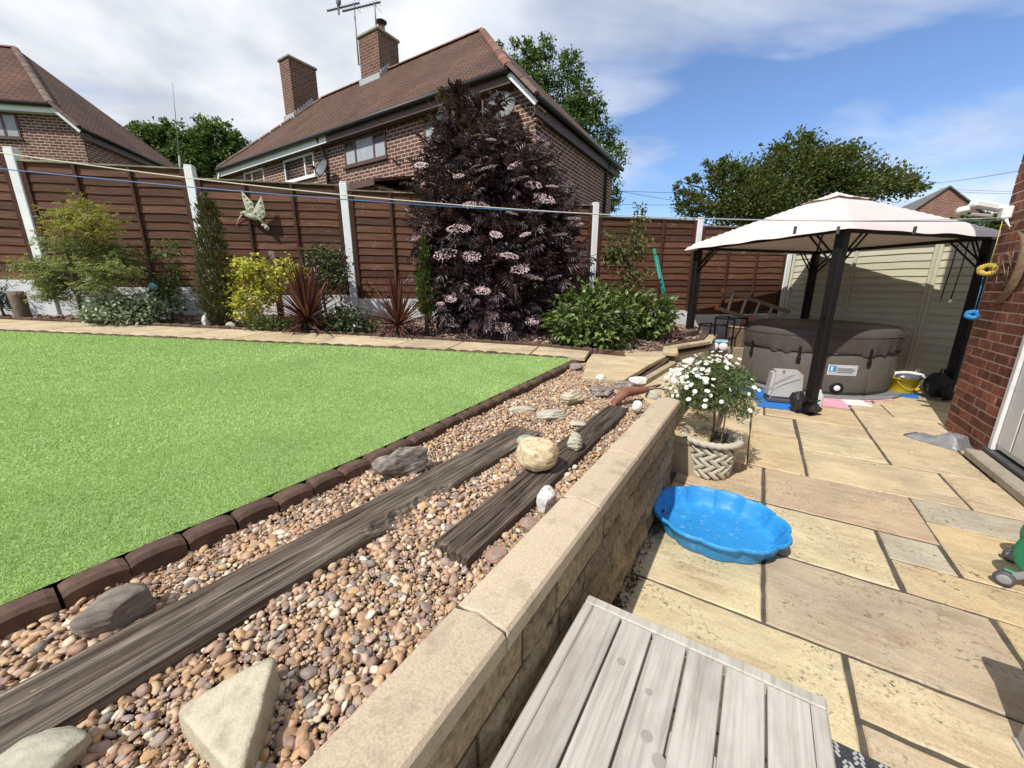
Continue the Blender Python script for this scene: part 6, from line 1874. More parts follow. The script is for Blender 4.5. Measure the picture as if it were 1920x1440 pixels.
def dish(lab, loc, yaw, r_, mat):
    t = thing('satellite_dish', lab, 'satellite dish', loc, yaw)
    m_ = Matrix.Rotation(R(68), 4, 'X')
    V = []; F = []; n = 28; mm_ = 6
    prof = [(r_ * k / mm_, 0.22 * r_ * (k / mm_) ** 2) for k in range(mm_ + 1)]
    MB().lathe([(max(a, 0.0005), b_) for a, b_ in prof] + [(r_ * 1.0, 0.22 * r_ + 0.012)] + [(a, b_ - 0.012) for a, b_ in prof[::-1]][:-1], n, mtx=m_).build('reflector', mat, t)
    MB().tube([tuple(m_ @ Vector((0, -r_ * 0.9, 0.15 * r_))), tuple(m_ @ Vector((0, -r_ * 0.45, r_ * 0.95)))], 0.014, 6).build('arm', GUT, t)
    MB().lathe([(0.0, -0.05), (0.035, -0.05), (0.04, 0.04), (0.0, 0.045)], 10, mtx=Matrix.Translation(m_ @ Vector((0, -r_ * 0.4, r_ * 1.0))) @ m_).build('lnb', GUT, t)
    MB().tube([(0, 0.02, -0.02), (0, 0.22, -0.05), (0, 0.30, -0.05)], 0.02, 6).build('bracket', GREYP, t)


M2 = lambda x, y, z: M_ @ Vector((x, y, z))
dish('grey oval satellite dish under the right eave of the main house', M2(-0.62, -0.30, 4.88), R(-12), 0.30, DISHM)
dish('small pale satellite dish on a short mast above the fence', M2(-6.50, -0.32, 4.63), R(-35), 0.27, DISHM)
lt = thing('lean_to', 'low lean-to roof against the front of the main house', 'outbuilding', M2(-5.0, -1.1, 0), R(-32))
MB().box(-0.9, 1.6, 0.0, 1.08, 0.2, 3.70).build('wall', HB, lt)
MB().add([(-1.0, -0.2, 3.71), (1.75, -0.2, 3.71), (1.75, 1.08, 4.05), (-1.0, 1.08, 4.05), (-1.0, -0.2, 3.77), (1.75, -0.2, 3.77), (1.75, 1.08, 4.11), (-1.0, 1.08, 4.11)], [(0, 3, 2, 1), (4, 5, 6, 7), (0, 1, 5, 4), (1, 2, 6, 5), (2, 3, 7, 6), (3, 0, 4, 7)]).build('roof', HT, lt)
MB().box(-1.0, 1.75, -0.23, -0.202, 3.63, 3.75).build('fascia', PVCB, lt)

# far gable house at the right
fg = at(1768, 395, 24.0); fh = thing('brick_house', 'distant brick gable house behind the gazebo canopy at right', 'house', (fg.x, fg.y, 0.3), R(-28))
gz0 = at(1762, 352, 24.0).z - 0.3
poly = [(-2.9, 0), (2.9, 0), (2.9, gz0 - 2.6), (0, gz0), (-2.9, gz0 - 2.6)]
V = [(x, 0, z) for x, z in poly] + [(x, 9, z) for x, z in poly]; n = 5
F = [tuple(range(n))[::-1], tuple(range(n, 2 * n))] + [(i, (i + 1) % n, n + (i + 1) % n, n + i) for i in range(n)]
HB2 = brickwall('far_brick', (0.17, 0.07, 0.05), (0.22, 0.10, 0.07), (0.36, 0.27, 0.22))
MB().add(V, F).build('wall', HB2, fh)
SLATE = pmat('grey_slate', [(0.11, 0.10, 0.095), (0.16, 0.145, 0.135)], 3, bmp=0.5, bscale=8, bdist=0.03)
for sx in (-1, 1):
    a = (sx * 3.1, -0.12, gz0 - 2.75); b_ = (0, -0.12, gz0 + 0.03); c_ = (0, 9.2, gz0 + 0.03); d = (sx * 3.1, 9.2, gz0 - 2.75); up = Vector((0, 0, 0.08))
    V = [a, b_, c_, d] + [tuple(Vector(p) + up) for p in (a, b_, c_, d)]
    MB().add(V, [(0, 3, 2, 1), (4, 5, 6, 7), (0, 1, 5, 4), (1, 2, 6, 5), (2, 3, 7, 6), (3, 0, 4, 7)]).build('roof', SLATE, fh)

# ================================================================ TREES AND PLANTS
BARK = pmat('bark', [(0.06, 0.045, 0.032), (0.13, 0.10, 0.075)], 10, (1, 1, 0.25), bmp=0.9, bscale=30, bdist=0.02)
BARKP = pmat('birch_bark', [(0.18, 0.16, 0.14), (0.40, 0.38, 0.34)], 8, (1, 1, 1), bmp=0.6, bscale=20, bdist=0.02)


def crown_points(blobs, n, r, shell=0.55, clump=26, spread=0.10):
    """points gathered in clumps through the volume of the blobs"""
    vol = np.array([b[3] * b[4] * b[5] for b in blobs]) ** 0.75; vol /= vol.sum()
    out = []; nc = max(1, n // clump)
    ids = r.choice(len(blobs), nc, p=vol)
    for i in ids:
        b = blobs[i]; d = unit(1, r)[0]; q = shell + (1 - shell) * r.uniform(0, 1); q *= r.uniform(0.75, 1.06)
        c = np.array(b[:3]) + d * q * np.array(b[3:6]); sc = np.array(b[3:6]).mean() * spread * r.uniform(0.6, 1.5)
        out.append((c, sc, d))
    P = []; D = []
    for c, sc, d in out:
        k = int(clump * r.uniform(0.5, 1.5)); P.append(c + r.normal(size=(k, 3)) * np.array([sc, sc, sc * 0.7])); D.append(np.repeat(d[None], k, 0))
    return np.concatenate(P), np.concatenate(D)


def foliage(name, parent, blobs, n, Ln, Wd, mat, seed, up=0.4, outw=0.6, rnd_=0.9, droop=0.15, clump=26, spread=0.10, shell=0.5, comp=0, hang=0.0, flat=0.0):
    r = np.random.RandomState(seed); P, D = crown_points(blobs, n, r, shell, clump, spread)
    n = len(P)
    T = D * outw + unit(n, r) * rnd_ + np.array([0, 0, up - hang])
    if flat: T[:, 2] *= 1 - flat
    nrm = unit(n, r) * 0.6 + np.array([0, 0, 1.0]) + D * 0.5
    t, b, nn = frames(T, r, nrm)
    L_ = r.uniform(0.7, 1.25, n) * Ln; W_ = r.uniform(0.8, 1.2, n) * Wd
    if comp:                                                   # compound leaf: leaflets fanned along its stalk
        PP = []; TT = []; BB = []; NN = []; LL = []; WW = []
        for k in range(comp):
            f_ = k / (comp - 1) if comp > 1 else 0; side = 1 if k % 2 else -1
            pos = P + t * (L_ * (0.15 + 0.6 * f_))[:, None] if k < comp - 1 else P + t * (L_ * 0.7)[:, None]
            ang = side * (1.15 - 0.55 * f_) if k < comp - 1 else 0.0
            t2 = t * math.cos(ang) + b * math.sin(ang) + nn * r.normal(0, 0.12, n)[:, None]
            t2 /= np.linalg.norm(t2, axis=1)[:, None]; b2 = np.cross(nn, t2)
            PP.append(pos); TT.append(t2); BB.append(b2); NN.append(nn); LL.append(L_ * r.uniform(0.4, 0.62, n)); WW.append(W_)
        P, t, b, nn, L_, W_ = map(np.concatenate, (PP, TT, BB, NN, LL, WW))
    v_, f_ = leaves(P, t, b, nn, L_, W_, 0.2, droop)
    # outside the parent's frame: coordinates are local to the plant's base
    return link(name, npmesh(name, v_, f_, mat), parent)


def limbs(parent, base, blobs, r0, seed, mat, extra=6, top=None, name='trunk'):
    """trunk with limbs running into every blob"""
    rr = random.Random(seed); mb = MB(); zt = max(b[2] for b in blobs) if top is None else top
    mb.tube([base, (base[0] + rr.uniform(-1, 1) * r0, base[1], base[2] + (zt - base[2]) * 0.35), (base[0] + rr.uniform(-2, 2) * r0, base[1] + rr.uniform(-1, 1) * r0, base[2] + (zt - base[2]) * 0.7), (base[0] + rr.uniform(-2, 2) * r0, base[1], zt)], [r0, r0 * 0.8, r0 * 0.5, r0 * 0.15], 8)
    tr = mb.build(name, mat, parent)
    for b in blobs:
        for _ in range(max(1, extra // max(1, len(blobs)) + 1)):
            f_ = rr.uniform(0.2, 0.65); s_ = Vector((base[0], base[1], base[2] + (zt - base[2]) * f_))
            e = Vector((b[0] + rr.uniform(-.5, .5) * b[3], b[1] + rr.uniform(-.5, .5) * b[4], b[2] + rr.uniform(-.3, .7) * b[5])); m_ = s_.lerp(e, 0.5) + Vector((0, 0, 0.12 * (e - s_).length))
            mb = MB(); mb.tube([s_, m_, e], [r0 * 0.42, r0 * 0.25, r0 * 0.06], 6); mb.build('limb', mat, parent)
    return tr


def rel(blist, base): return [(b[0] - base[0], b[1] - base[1], b[2] - base[2], *b[3:]) for b in blist]


def pblob(px, py, rx, ry, Y, dy=None):
    """blob sighted at a bearing: radii given in the photo's pixels at distance Y"""
    c = at(px, py, Y); D = Y * math.cos(PITCH) - (c.z - CAM_H) * math.sin(PITCH); s_ = D / 721
    return (c.x, c.y, c.z, rx * s_, (dy if dy else rx * s_ * 0.8), ry * s_)


T_DK = lmat('leaf_dark_tree', [(0.03, 0.06, 0.016), (0.05, 0.09, 0.024), (0.08, 0.125, 0.034), (0.11, 0.155, 0.045)], 0.3)
T_MD = lmat('leaf_mid_tree', [(0.045, 0.085, 0.018), (0.075, 0.13, 0.026), (0.115, 0.18, 0.04), (0.15, 0.21, 0.055)], 0.4)
T_OL = lmat('leaf_olive_tree', [(0.05, 0.078, 0.022), (0.09, 0.125, 0.034), (0.14, 0.17, 0.05), (0.17, 0.16, 0.06)], 0.4)


def tree(label, px, Y, zb, blobs, n, Ln, Wd, mat, seed, r0=0.18, bark=BARK, **kw):
    b0 = at(px, 500, Y); base = (b0.x, b0.y, zb); t = thing('tree', label, 'tree', base)
    bl = rel(blobs, base); limbs(t, (0, 0, 0), bl, r0, seed, bark, top=0.45 * min(b[2] for b in bl) + 0.55 * max(b[2] for b in bl) - 0.1 * max(b[2] for b in bl)); foliage('crown', t, bl, n, Ln, Wd, mat, seed, **kw)
    return t


tree('round leafy green tree left of centre behind the fence', 300, 24, 0.8, [pblob(290, 268, 55, 32, 24), pblob(260, 258, 22, 22, 24), pblob(330, 275, 45, 40, 24), pblob(340, 310, 60, 30, 24), pblob(280, 300, 50, 28, 24)], 17000, 0.17, 0.12, T_MD, 101, 0.25)
tree('taller leafy green tree just left of the main house', 410, 26, 0.8, [pblob(405, 265, 42, 40, 26), pblob(440, 280, 30, 30, 26), pblob(385, 300, 40, 35, 26), pblob(430, 315, 45, 30, 26), pblob(370, 262, 16, 18, 26)], 17000, 0.17, 0.12, T_MD, 102, 0.25)
tree('tall feathery birch rising behind the right end of the main house', 1075, 16, 0.5, [pblob(990, 110, 34, 45, 16), pblob(1025, 95, 24, 34, 16), pblob(1068, 130, 34, 42, 16), pblob(1010, 165, 50, 40, 16), pblob(1075, 185, 48, 45, 16), pblob(1105, 215, 36, 45, 16), pblob(1060, 240, 55, 40, 16), pblob(1130, 260, 32, 45, 16), pblob(1155, 300, 26, 40, 16), pblob(1120, 320, 40, 45, 16), pblob(1150, 370, 24, 35, 16), pblob(1105, 390, 40, 30, 16), pblob(940, 95, 10, 24, 16)], 20000, 0.10, 0.07, T_MD, 103, 0.16, BARKP, hang=0.6, clump=26, spread=0.13, shell=0.3)
tree('wide dark spreading tree behind the gazebo', 1470, 15, 0.4, [pblob(1400, 375, 95, 45, 15), pblob(1480, 330, 85, 50, 15), pblob(1490, 275, 45, 30, 15), pblob(1555, 310, 70, 40, 15), pblob(1560, 355, 90, 45, 15), pblob(1640, 345, 70, 32, 15), pblob(1700, 345, 35, 22, 15), pblob(1340, 320, 26, 20, 15), pblob(1285, 350, 26, 20, 15), pblob(1300, 385, 40, 22, 15), pblob(1370, 330, 45, 28, 15), pblob(1420, 400, 100, 30, 15)], 42000, 0.11, 0.075, T_OL, 104, 0.22, up=0.6, outw=1.2, rnd_=0.6, clump=26, spread=0.15, shell=0.35)
tree('green hedge tree low behind the floodlight at right', 1840, 20, 0.3, [pblob(1830, 420, 40, 22, 20), pblob(1880, 425, 40, 25, 20), pblob(1790, 430, 35, 20, 20)], 3000, 0.2, 0.14, T_MD, 105, 0.15)


def plant(name, label, px, py, Y, zb=None):
    c = at(px, py, Y); z = bedz(c.x, c.y) - 0.03 if zb is None else zb
    return thing(name, label, 'plant' if 'tree' not in name else 'tree', (c.x, c.y, z)), (c.x, c.y, z)


# dark elder
ELD = lmat('elder_leaf', [(0.022, 0.012, 0.017), (0.045, 0.025, 0.033), (0.078, 0.048, 0.058), (0.125, 0.085, 0.098), (0.10, 0.042, 0.048)], 0.18, 0.4, 0.6)
ELDT = lmat('elder_tip_leaf', [(0.10, 0.075, 0.035), (0.13, 0.10, 0.04), (0.07, 0.04, 0.03)], 0.3)
PINK = lmat('elder_floret', [(0.56, 0.36, 0.38), (0.72, 0.54, 0.55), (0.82, 0.70, 0.69)], 0.25, 0.6)
el, base = plant('elder_bush', 'huge dark purple elder bush with flat pink flower heads', 925, 630, 5.55)
EB = [pblob(910, 565, 92, 66, 5.45), pblob(950, 480, 108, 75, 5.5), pblob(880, 430, 92, 75, 5.5), pblob(985, 410, 80, 75, 5.6), pblob(905, 345, 100, 65, 5.6), pblob(945, 315, 70, 55, 5.65), pblob(868, 290, 52, 45, 5.7), pblob(885, 245, 46, 30, 5.75), pblob(1025, 480, 45, 75, 5.5), pblob(818, 345, 26, 36, 5.7), pblob(828, 215, 16, 30, 5.8), pblob(925, 205, 22, 22, 5.8), pblob(870, 205, 26, 22, 5.8), pblob(870, 520, 70, 70, 5.4), pblob(1000, 570, 55, 60, 5.5), pblob(1060, 440, 18, 40, 5.55)]
er = rel(EB, base)
limbs(el, (0, 0, 0), er, 0.06, 7, BARK, 16)
foliage('foliage', el, er, 8200, 0.165, 0.019, ELD, 77, up=0.15, outw=1.0, rnd_=0.8, droop=0.35, clump=9, spread=0.24, shell=0.66, comp=9)
foliage('young_tips', el, [er[10], er[11], er[12], er[9], (er[6][0], er[6][1], er[6][2] + 0.3, *er[6][3:])], 160, 0.12, 0.02, ELDT, 78, up=0.7, clump=6, spread=0.16, comp=7)


def umbel(seed, r_):
    """flat flower head: hundreds of tiny florets on a shallow dome with its rays"""
    rr = np.random.RandomState(seed); n = 150
    q = np.sqrt(rr.uniform(0, 1, n)) * r_; a = rr.uniform(0, 2 * PI, n)
    P = np.stack([q * np.cos(a), q * np.sin(a), 0.016 * (1 - (q / r_) ** 2) + rr.normal(0, 0.003, n)], 1)
    V = []; F = []
    for p in P:
        b = len(V)
        for k in range(5):
            t = 2 * PI * k / 5 + p[0] * 90; V.append((p[0] + 0.0075 * math.cos(t), p[1] + 0.0075 * math.sin(t), p[2] + 0.001))
        F.append((b, b + 1, b + 2, b + 3, b + 4))
    mb = MB().add(V, F); return mb.mesh('flower_head', PINK)


ums = [umbel(k, 0.09 + 0.014 * k) for k in range(3)]
heads = [(825, 247), (900, 255), (912, 316), (790, 310), (905, 384), (1020, 372), (850, 430), (865, 427), (835, 476), (955, 480), (975, 505), (998, 520), (782, 446), (1075, 420), (1072, 410), (1035, 350), (965, 310), (975, 335), (1000, 347), (920, 262), (880, 384), (818, 430), (945, 615), (935, 612), (825, 570), (1068, 470), (885, 480), (985, 440), (905, 545), (960, 400), (995, 300), (860, 330), (1040, 520), (850, 610), (880, 640), (1000, 600), (930, 440), (893, 312), (1010, 378), (780, 337), (845, 560), (1050, 440)]
rh_ = random.Random(2)
for i, (px, py) in enumerate(heads):
    # find how far out the bush reaches on this bearing
    Yb = 5.9
    for b in EB:
        s_ = 721 / (b[1] * math.cos(PITCH) - (b[2] - CAM_H) * math.sin(PITCH)); c = Vector(b[:3]); rx = b[3]
        for Yt in np.linspace(4.6, 6.2, 33):
            q = at(px, py, Yt); dd = ((q.x - b[0]) / (b[3] * 1.2)) ** 2 + ((q.y - b[1]) / (b[4] * 1.32)) ** 2 + ((q.z - b[2]) / (b[5] * 1.2)) ** 2
            if dd < 1: Yb = min(Yb, Yt); break
    q = at(px, py, Yb - 0.02) - Vector(base)
    o = link('flower_head', ums[i % 3], el, q); o.rotation_euler = (rh_.uniform(0.25, 0.75), rh_.uniform(-0.3, 0.3), rh_.uniform(0, 6))
    s_ = rh_.uniform(0.85, 1.3) * (0.75 if i > 18 else 1.0); o.scale = (s_, s_, s_)
    o.rotation_euler = (rh_.uniform(0.2, 0.7), rh_.uniform(-0.25, 0.25), rh_.uniform(-0.4, 0.4))

# maple at the left
ACR = lmat('maple_leaf', [(0.13, 0.18, 0.07), (0.20, 0.26, 0.10), (0.29, 0.34, 0.16), (0.33, 0.31, 0.09)], 0.4)
ACY = lmat('young_maple_leaf', [(0.20, 0.23, 0.05), (0.28, 0.30, 0.07), (0.36, 0.36, 0.10), (0.34, 0.24, 0.07)], 0.4)
ac, base = plant('japanese_maple', 'bushy pale green Japanese maple in front of the left fence post', 150, 565, 4.98)
ra_ = random.Random(12); ABp = []
for px, py, rx, ry in ((165, 385, 16, 12), (115, 402, 24, 8), (150, 408, 34, 11), (195, 412, 28, 10), (135, 430, 34, 11), (180, 438, 40, 11), (125, 455, 36, 12), (205, 468, 44, 12), (160, 472, 44, 12), (232, 490, 34, 12), (70, 500, 32, 12), (115, 495, 44, 13), (175, 502, 50, 13), (215, 512, 40, 13), (80, 522, 34, 13), (135, 528, 50, 13), (185, 535, 44, 13), (105, 548, 36, 12), (240, 505, 26, 10)):
    ABp.append(pblob(px, py, rx, ry, 4.97 + ra_.uniform(-0.22, 0.22), 0.26))
AB = rel(ABp, base)
limbs(ac, (0, 0, 0), AB, 0.026, 8, BARK, 12); foliage('foliage', ac, AB[6:], 3600, 0.062, 0.013, ACR, 31, up=-0.05, outw=0.7, droop=0.3, clump=9, spread=0.22, shell=0.3, comp=5, flat=0.5)
foliage('young_foliage', ac, AB[:6], 1000, 0.062, 0.013, ACY, 30, up=0.0, outw=0.7, droop=0.3, clump=9, spread=0.22, shell=0.3, comp=5, flat=0.5)
# low variegated shrub
VAR = lmat('variegated_leaf', [(0.08, 0.13, 0.06), (0.14, 0.20, 0.10), (0.26, 0.32, 0.20), (0.42, 0.46, 0.33)], 0.25)
vr, base = plant('low_shrub', 'low mound of silvery variegated leaves beside the path', 235, 605, 4.86)
VB = rel([pblob(235, 588, 66, 24, 4.86), pblob(193, 592, 36, 18, 4.84), pblob(283, 584, 30, 22, 4.9), pblob(238, 568, 45, 15, 4.92), pblob(215, 575, 34, 15, 4.9), pblob(265, 572, 30, 15, 4.9)], base)
limbs(vr, (0, 0, 0), VB, 0.012, 9, BARK, 8, top=0.15); foliage('foliage', vr, VB, 3600, 0.05, 0.03, VAR, 32, up=0.4, clump=10, spread=0.15, shell=0.7)
# climber on canes
CLB = lmat('climber_leaf', [(0.05, 0.09, 0.025), (0.10, 0.15, 0.04), (0.17, 0.20, 0.06)], 0.35)
cl, base = plant('climbing_shrub', 'narrow climbing shrub against the fence left of the conifer', 322, 585, 5.25)
CB = rel([pblob(318, 470, 20, 20, 5.25), pblob(325, 510, 17, 30, 5.25), pblob(323, 555, 20, 34, 5.2), pblob(288, 472, 10, 16, 5.25), pblob(300, 540, 26, 24, 5.3)], base)
limbs(cl, (0, 0, 0), CB, 0.012, 10, BARK, 8); foliage('foliage', cl, CB, 1300, 0.055, 0.022, CLB, 33, up=0.1, clump=10, spread=0.22, shell=0.4, hang=0.3)
# conifers
CON = lmat('conifer_spray', [(0.045, 0.06, 0.018), (0.075, 0.095, 0.026), (0.10, 0.12, 0.035), (0.13, 0.095, 0.045), (0.10, 0.065, 0.036)], 0.15)
CONG = lmat('conifer_green', [(0.045, 0.075, 0.012), (0.08, 0.12, 0.02), (0.11, 0.14, 0.03)], 0.2)


def conifer(label, px0, py0, px1, py1, rpx, Y, mat, seed, n):
    b0 = at(px1, py1, Y); base = (b0.x, b0.y, min(b0.z, bedz(b0.x, b0.y))); t = thing('conifer', label, 'tree', base); bl = []
    for k in range(9):
        f_ = k / 8; w_ = rpx * (0.32 + 0.68 * (1 - (1 - f_) ** 1.6)) if f_ < 0.85 else rpx * (1.25 - 0.45 * (f_ - 0.85) / 0.15 * 1.0) * 0.8
        bl.append(pblob(px0 + (px1 - px0) * f_, py0 + (py1 - py0) * f_ + (12 if k == 0 else 0) - (8 if k == 8 else 0), w_, 20, Y))
    bl = rel(bl, base); mb = MB(); mb.tube([(0, 0, -0.05), (bl[4][0], bl[4][1], bl[4][2]), (bl[0][0], bl[0][1], bl[0][2])], [0.03, 0.02, 0.006], 7); mb.build('trunk', BARK, t)
    foliage('foliage', t, bl, n, 0.045, 0.013, mat, seed, up=1.0, outw=0.6, rnd_=0.4, droop=0.0, clump=14, spread=0.17, shell=0.72)


conifer('narrow browning conifer leaning across the second white fence post', 385, 368, 412, 605, 36, 5.05, CON, 34, 12000)
conifer('thin upright conifer beside the left edge of the dark elder', 795, 445, 799, 590, 17, 5.05, CONG, 35, 4200)
# yellow shrub
YELF = lmat('golden_leaf', [(0.24, 0.30, 0.03), (0.42, 0.44, 0.05), (0.58, 0.55, 0.08), (0.70, 0.62, 0.14)], 0.35)
ys_, base = plant('golden_shrub', 'bright yellow leafed shrub right of the browning conifer', 480, 600, 5.15)
YB = rel([pblob(475, 505, 42, 30, 5.2), pblob(540, 515, 34, 28, 5.25), pblob(470, 560, 34, 30, 5.05), pblob(500, 550, 34, 24, 5.15), pblob(445, 520, 20, 24, 5.15), pblob(460, 585, 28, 22, 5.0)], base)
limbs(ys_, (0, 0, 0), YB, 0.018, 11, BARK, 8); foliage('foliage', ys_, YB, 2600, 0.05, 0.034, YELF, 36, up=0.3, clump=12, spread=0.2, shell=0.55)
# evergreen at the fence
EVG = lmat('glossy_leaf', [(0.02, 0.035, 0.012), (0.04, 0.065, 0.02), (0.07, 0.10, 0.035), (0.12, 0.14, 0.06)], 0.2, 0.3, 0.6)
ev, base = plant('evergreen_shrub', 'dark glossy evergreen shrub against the fence left of the third post', 610, 580, 5.6)
VB2 = rel([pblob(612, 490, 38, 28, 5.6), pblob(585, 475, 20, 18, 5.65), pblob(630, 510, 26, 26, 5.55), pblob(600, 530, 40, 30, 5.55)], base)
limbs(ev, (0, 0, 0), VB2, 0.02, 12, BARK, 8); foliage('foliage', ev, VB2, 1500, 0.075, 0.028, EVG, 37, up=0.1, clump=10, spread=0.25, shell=0.4)
# cordylines
CORD = lmat('cordyline_leaf', [(0.05, 0.012, 0.014), (0.085, 0.02, 0.02), (0.13, 0.036, 0.032), (0.19, 0.085, 0.06)], 0.25, 0.35, 0.5)


def cordyline(label, px, py, Y, hpx, seed, n=95):
    b0 = at(px, py, Y); base = (b0.x, b0.y, bedz(b0.x, b0.y) - 0.02); t = thing('cordyline', label, 'plant', base); r = random.Random(seed); s_ = Y * 0.97 / 721; Lm = hpx * s_
    mb = MB(); mb.tube([(0, 0, 0), (0, 0, max(0.05, b0.z - base[2]))], [0.03, 0.025], 8); mb.build('stem', BARK, t)
    z0 = max(0.05, b0.z - base[2]); mb = MB(); 
    for k in range(n):
        f_ = (k + 0.5) / n; el_ = R(88) - R(105) * f_ ** 1.15 + r.gauss(0, 0.10); a = k * 2.39996 + r.gauss(0, 0.2); L_ = Lm * r.uniform(0.8, 1.1) * (1.0 if f_ < 0.8 else 0.8); w_ = 0.0145 * r.uniform(0.8, 1.2)
        d = Vector((math.cos(a) * math.cos(el_), math.sin(a) * math.cos(el_), math.sin(el_))); s2 = Vector((-math.sin(a), math.cos(a), 0)); V = []; sg = 6; p = Vector((0, 0, z0 - 0.03 * f_)); sag = 0.10 + 0.55 * f_ * r.uniform(0.5, 1.3)
        for i in range(sg + 1):
            u = i / sg; dd = (d - Vector((0, 0, sag * u * u))).normalized(); p = p + dd * (L_ / sg) if i else p; ww = w_ * (0.6 + 0.4 * math.sin(PI * min(1, u * 1.3))) * (1 - u ** 3) + 0.0006
            nn = s2.cross(dd).normalized(); V += [tuple(p - s2 * ww + nn * ww * 0.4), tuple(p), tuple(p + s2 * ww + nn * ww * 0.4)]
        mb.add(V, [(i * 3 + j, i * 3 + j + 1, i * 3 + j + 4, i * 3 + j + 3) for i in range(sg) for j in (0, 1)])
    mb.build('leaves', CORD, t)


cordyline('larger red spiky cordyline in front of the yellow shrub', 577, 598, 4.95, 118, 3, 170)
cordyline('smaller red spiky cordyline left of the dark elder', 747, 606, 4.92, 98, 5, 120)
# low greens along the path
LOW = lmat('low_green_leaf', [(0.04, 0.075, 0.02), (0.075, 0.12, 0.03), (0.12, 0.17, 0.045), (0.16, 0.20, 0.06)], 0.35)
for lab, bl, sd, Ln, Wd, px, mt_, nn_ in (('pale green ground cover under the yellow shrub by the path', [pblob(490, 608, 32, 18, 4.85), pblob(530, 612, 32, 16, 4.85), pblob(560, 615, 22, 13, 4.83)], 41, 0.045, 0.018, 505, LOW, 1400),
                                       ('dark green ground cover between the two red cordylines', [pblob(625, 606, 40, 20, 4.9), pblob(670, 608, 36, 18, 4.9), pblob(650, 590, 30, 18, 5.1)], 42, 0.06, 0.035, 650, EVG, 1000)):
    b0 = at(px, 620, 4.87); base = (b0.x, b0.y, bedz(b0.x, b0.y) - 0.03); t = thing('ground_cover', lab, 'plant', base); foliage('foliage', t, rel(bl, base), nn_, Ln, Wd, mt_, sd, up=0.5, clump=8, spread=0.2, shell=0.4)
# grass tufts by the third post
gr_, base = plant('ornamental_grass', 'wispy ornamental grass at the foot of the third white post', 700, 600, 5.3)
mb = MB(); r_ = random.Random(6)
for k in range(120):
    a = r_.uniform(0, 6.28); L_ = r_.uniform(0.25, 0.6); sp_ = r_.uniform(0.05, 0.35); x = r_.gauss(0, 0.16); y = r_.gauss(0, 0.05); w_ = 0.003; d = Vector((math.cos(a), math.sin(a), 0)); s2 = Vector((-d.y, d.x, 0)); V = []
    for i in range(5):
        u = i / 4; p = Vector((x, y, 0)) + d * sp_ * u * u + Vector((0, 0, L_ * (u - 0.25 * u * u))); V += [tuple(p - s2 * w_ * (1 - u)), tuple(p + s2 * w_ * (1 - u) + Vector((0, 0, 0.0004)))]
    mb.add(V, [(2 * i, 2 * i + 1, 2 * i + 3, 2 * i + 2) for i in range(4)])
mb.build('blades', lmat('dry_grass', [(0.14, 0.15, 0.05), (0.24, 0.22, 0.09), (0.10, 0.12, 0.03)], 0.3), gr_)
# round green shrubs
HYD = lmat('choisya_leaf', [(0.045, 0.075, 0.02), (0.08, 0.13, 0.03), (0.14, 0.20, 0.05), (0.21, 0.27, 0.08)], 0.25, 0.35, 0.5)
for lab, px, Y, bl, sd, nn_ in (('big rounded green shrub right of the dark elder', 1105, 4.75, [pblob(1105, 600, 72, 45, 4.75), pblob(1060, 610, 42, 34, 4.8), pblob(1150, 605, 38, 38, 4.75), pblob(1110, 560, 50, 25, 4.9), pblob(1080, 570, 30, 28, 4.95), pblob(1115, 630, 60, 22, 4.7)], 51, 2300),
                                ('second rounded green shrub in front of the pear tree', 1205, 5.3, [pblob(1210, 590, 52, 34, 5.3), pblob(1240, 592, 28, 32, 5.35), pblob(1175, 575, 30, 28, 5.35), pblob(1205, 612, 48, 20, 5.25)], 52, 1800)):
    b0 = at(px, 640, Y); base = (b0.x, b0.y, bedz(b0.x, b0.y) - 0.03); t = thing('rounded_shrub', lab, 'plant', base); bl = rel(bl, base); limbs(t, (0, 0, 0), bl, 0.02, sd, BARK, 8, top=0.35)
    foliage('foliage', t, bl, nn_, 0.085, 0.05, HYD, sd, up=0.15, outw=0.9, rnd_=0.6, droop=0.25, clump=7, spread=0.16, shell=0.72)
# pear tree
PEA = lmat('pear_leaf', [(0.05, 0.08, 0.02), (0.09, 0.13, 0.035), (0.15, 0.18, 0.06), (0.18, 0.15, 0.06)], 0.35)
pe, base = plant('young_pear_tree', 'young thin pear tree in front of the right fence panel', 1176, 580, 5.75)
PB = rel([pblob(1170, 470, 34, 42, 5.75), pblob(1195, 455, 26, 40, 5.75), pblob(1150, 480, 20, 36, 5.75), pblob(1200, 405, 13, 26, 5.75), pblob(1145, 440, 12, 18, 5.75), pblob(1185, 515, 34, 18, 5.75), pblob(1173, 545, 16, 24, 5.75)], base)
limbs(pe, (0, 0, 0), PB, 0.022, 13, BARK, 8); foliage('crown', pe, PB, 1150, 0.07, 0.034, PEA, 53, up=0.1, clump=8, spread=0.3, shell=0.2, hang=0.3)
# dark seedling leaves at the very left edge
dk, base = plant('dark_shrub', 'dark shrub cut by the left edge of the picture', 3, 575, 5.1)
DB = rel([pblob(-5, 555, 16, 32, 5.1)], base); limbs(dk, (0, 0, 0), DB, 0.015, 14, BARK, 4); foliage('foliage', dk, DB, 500, 0.05, 0.02, EVG, 54, clump=8, spread=0.3, shell=0.2)

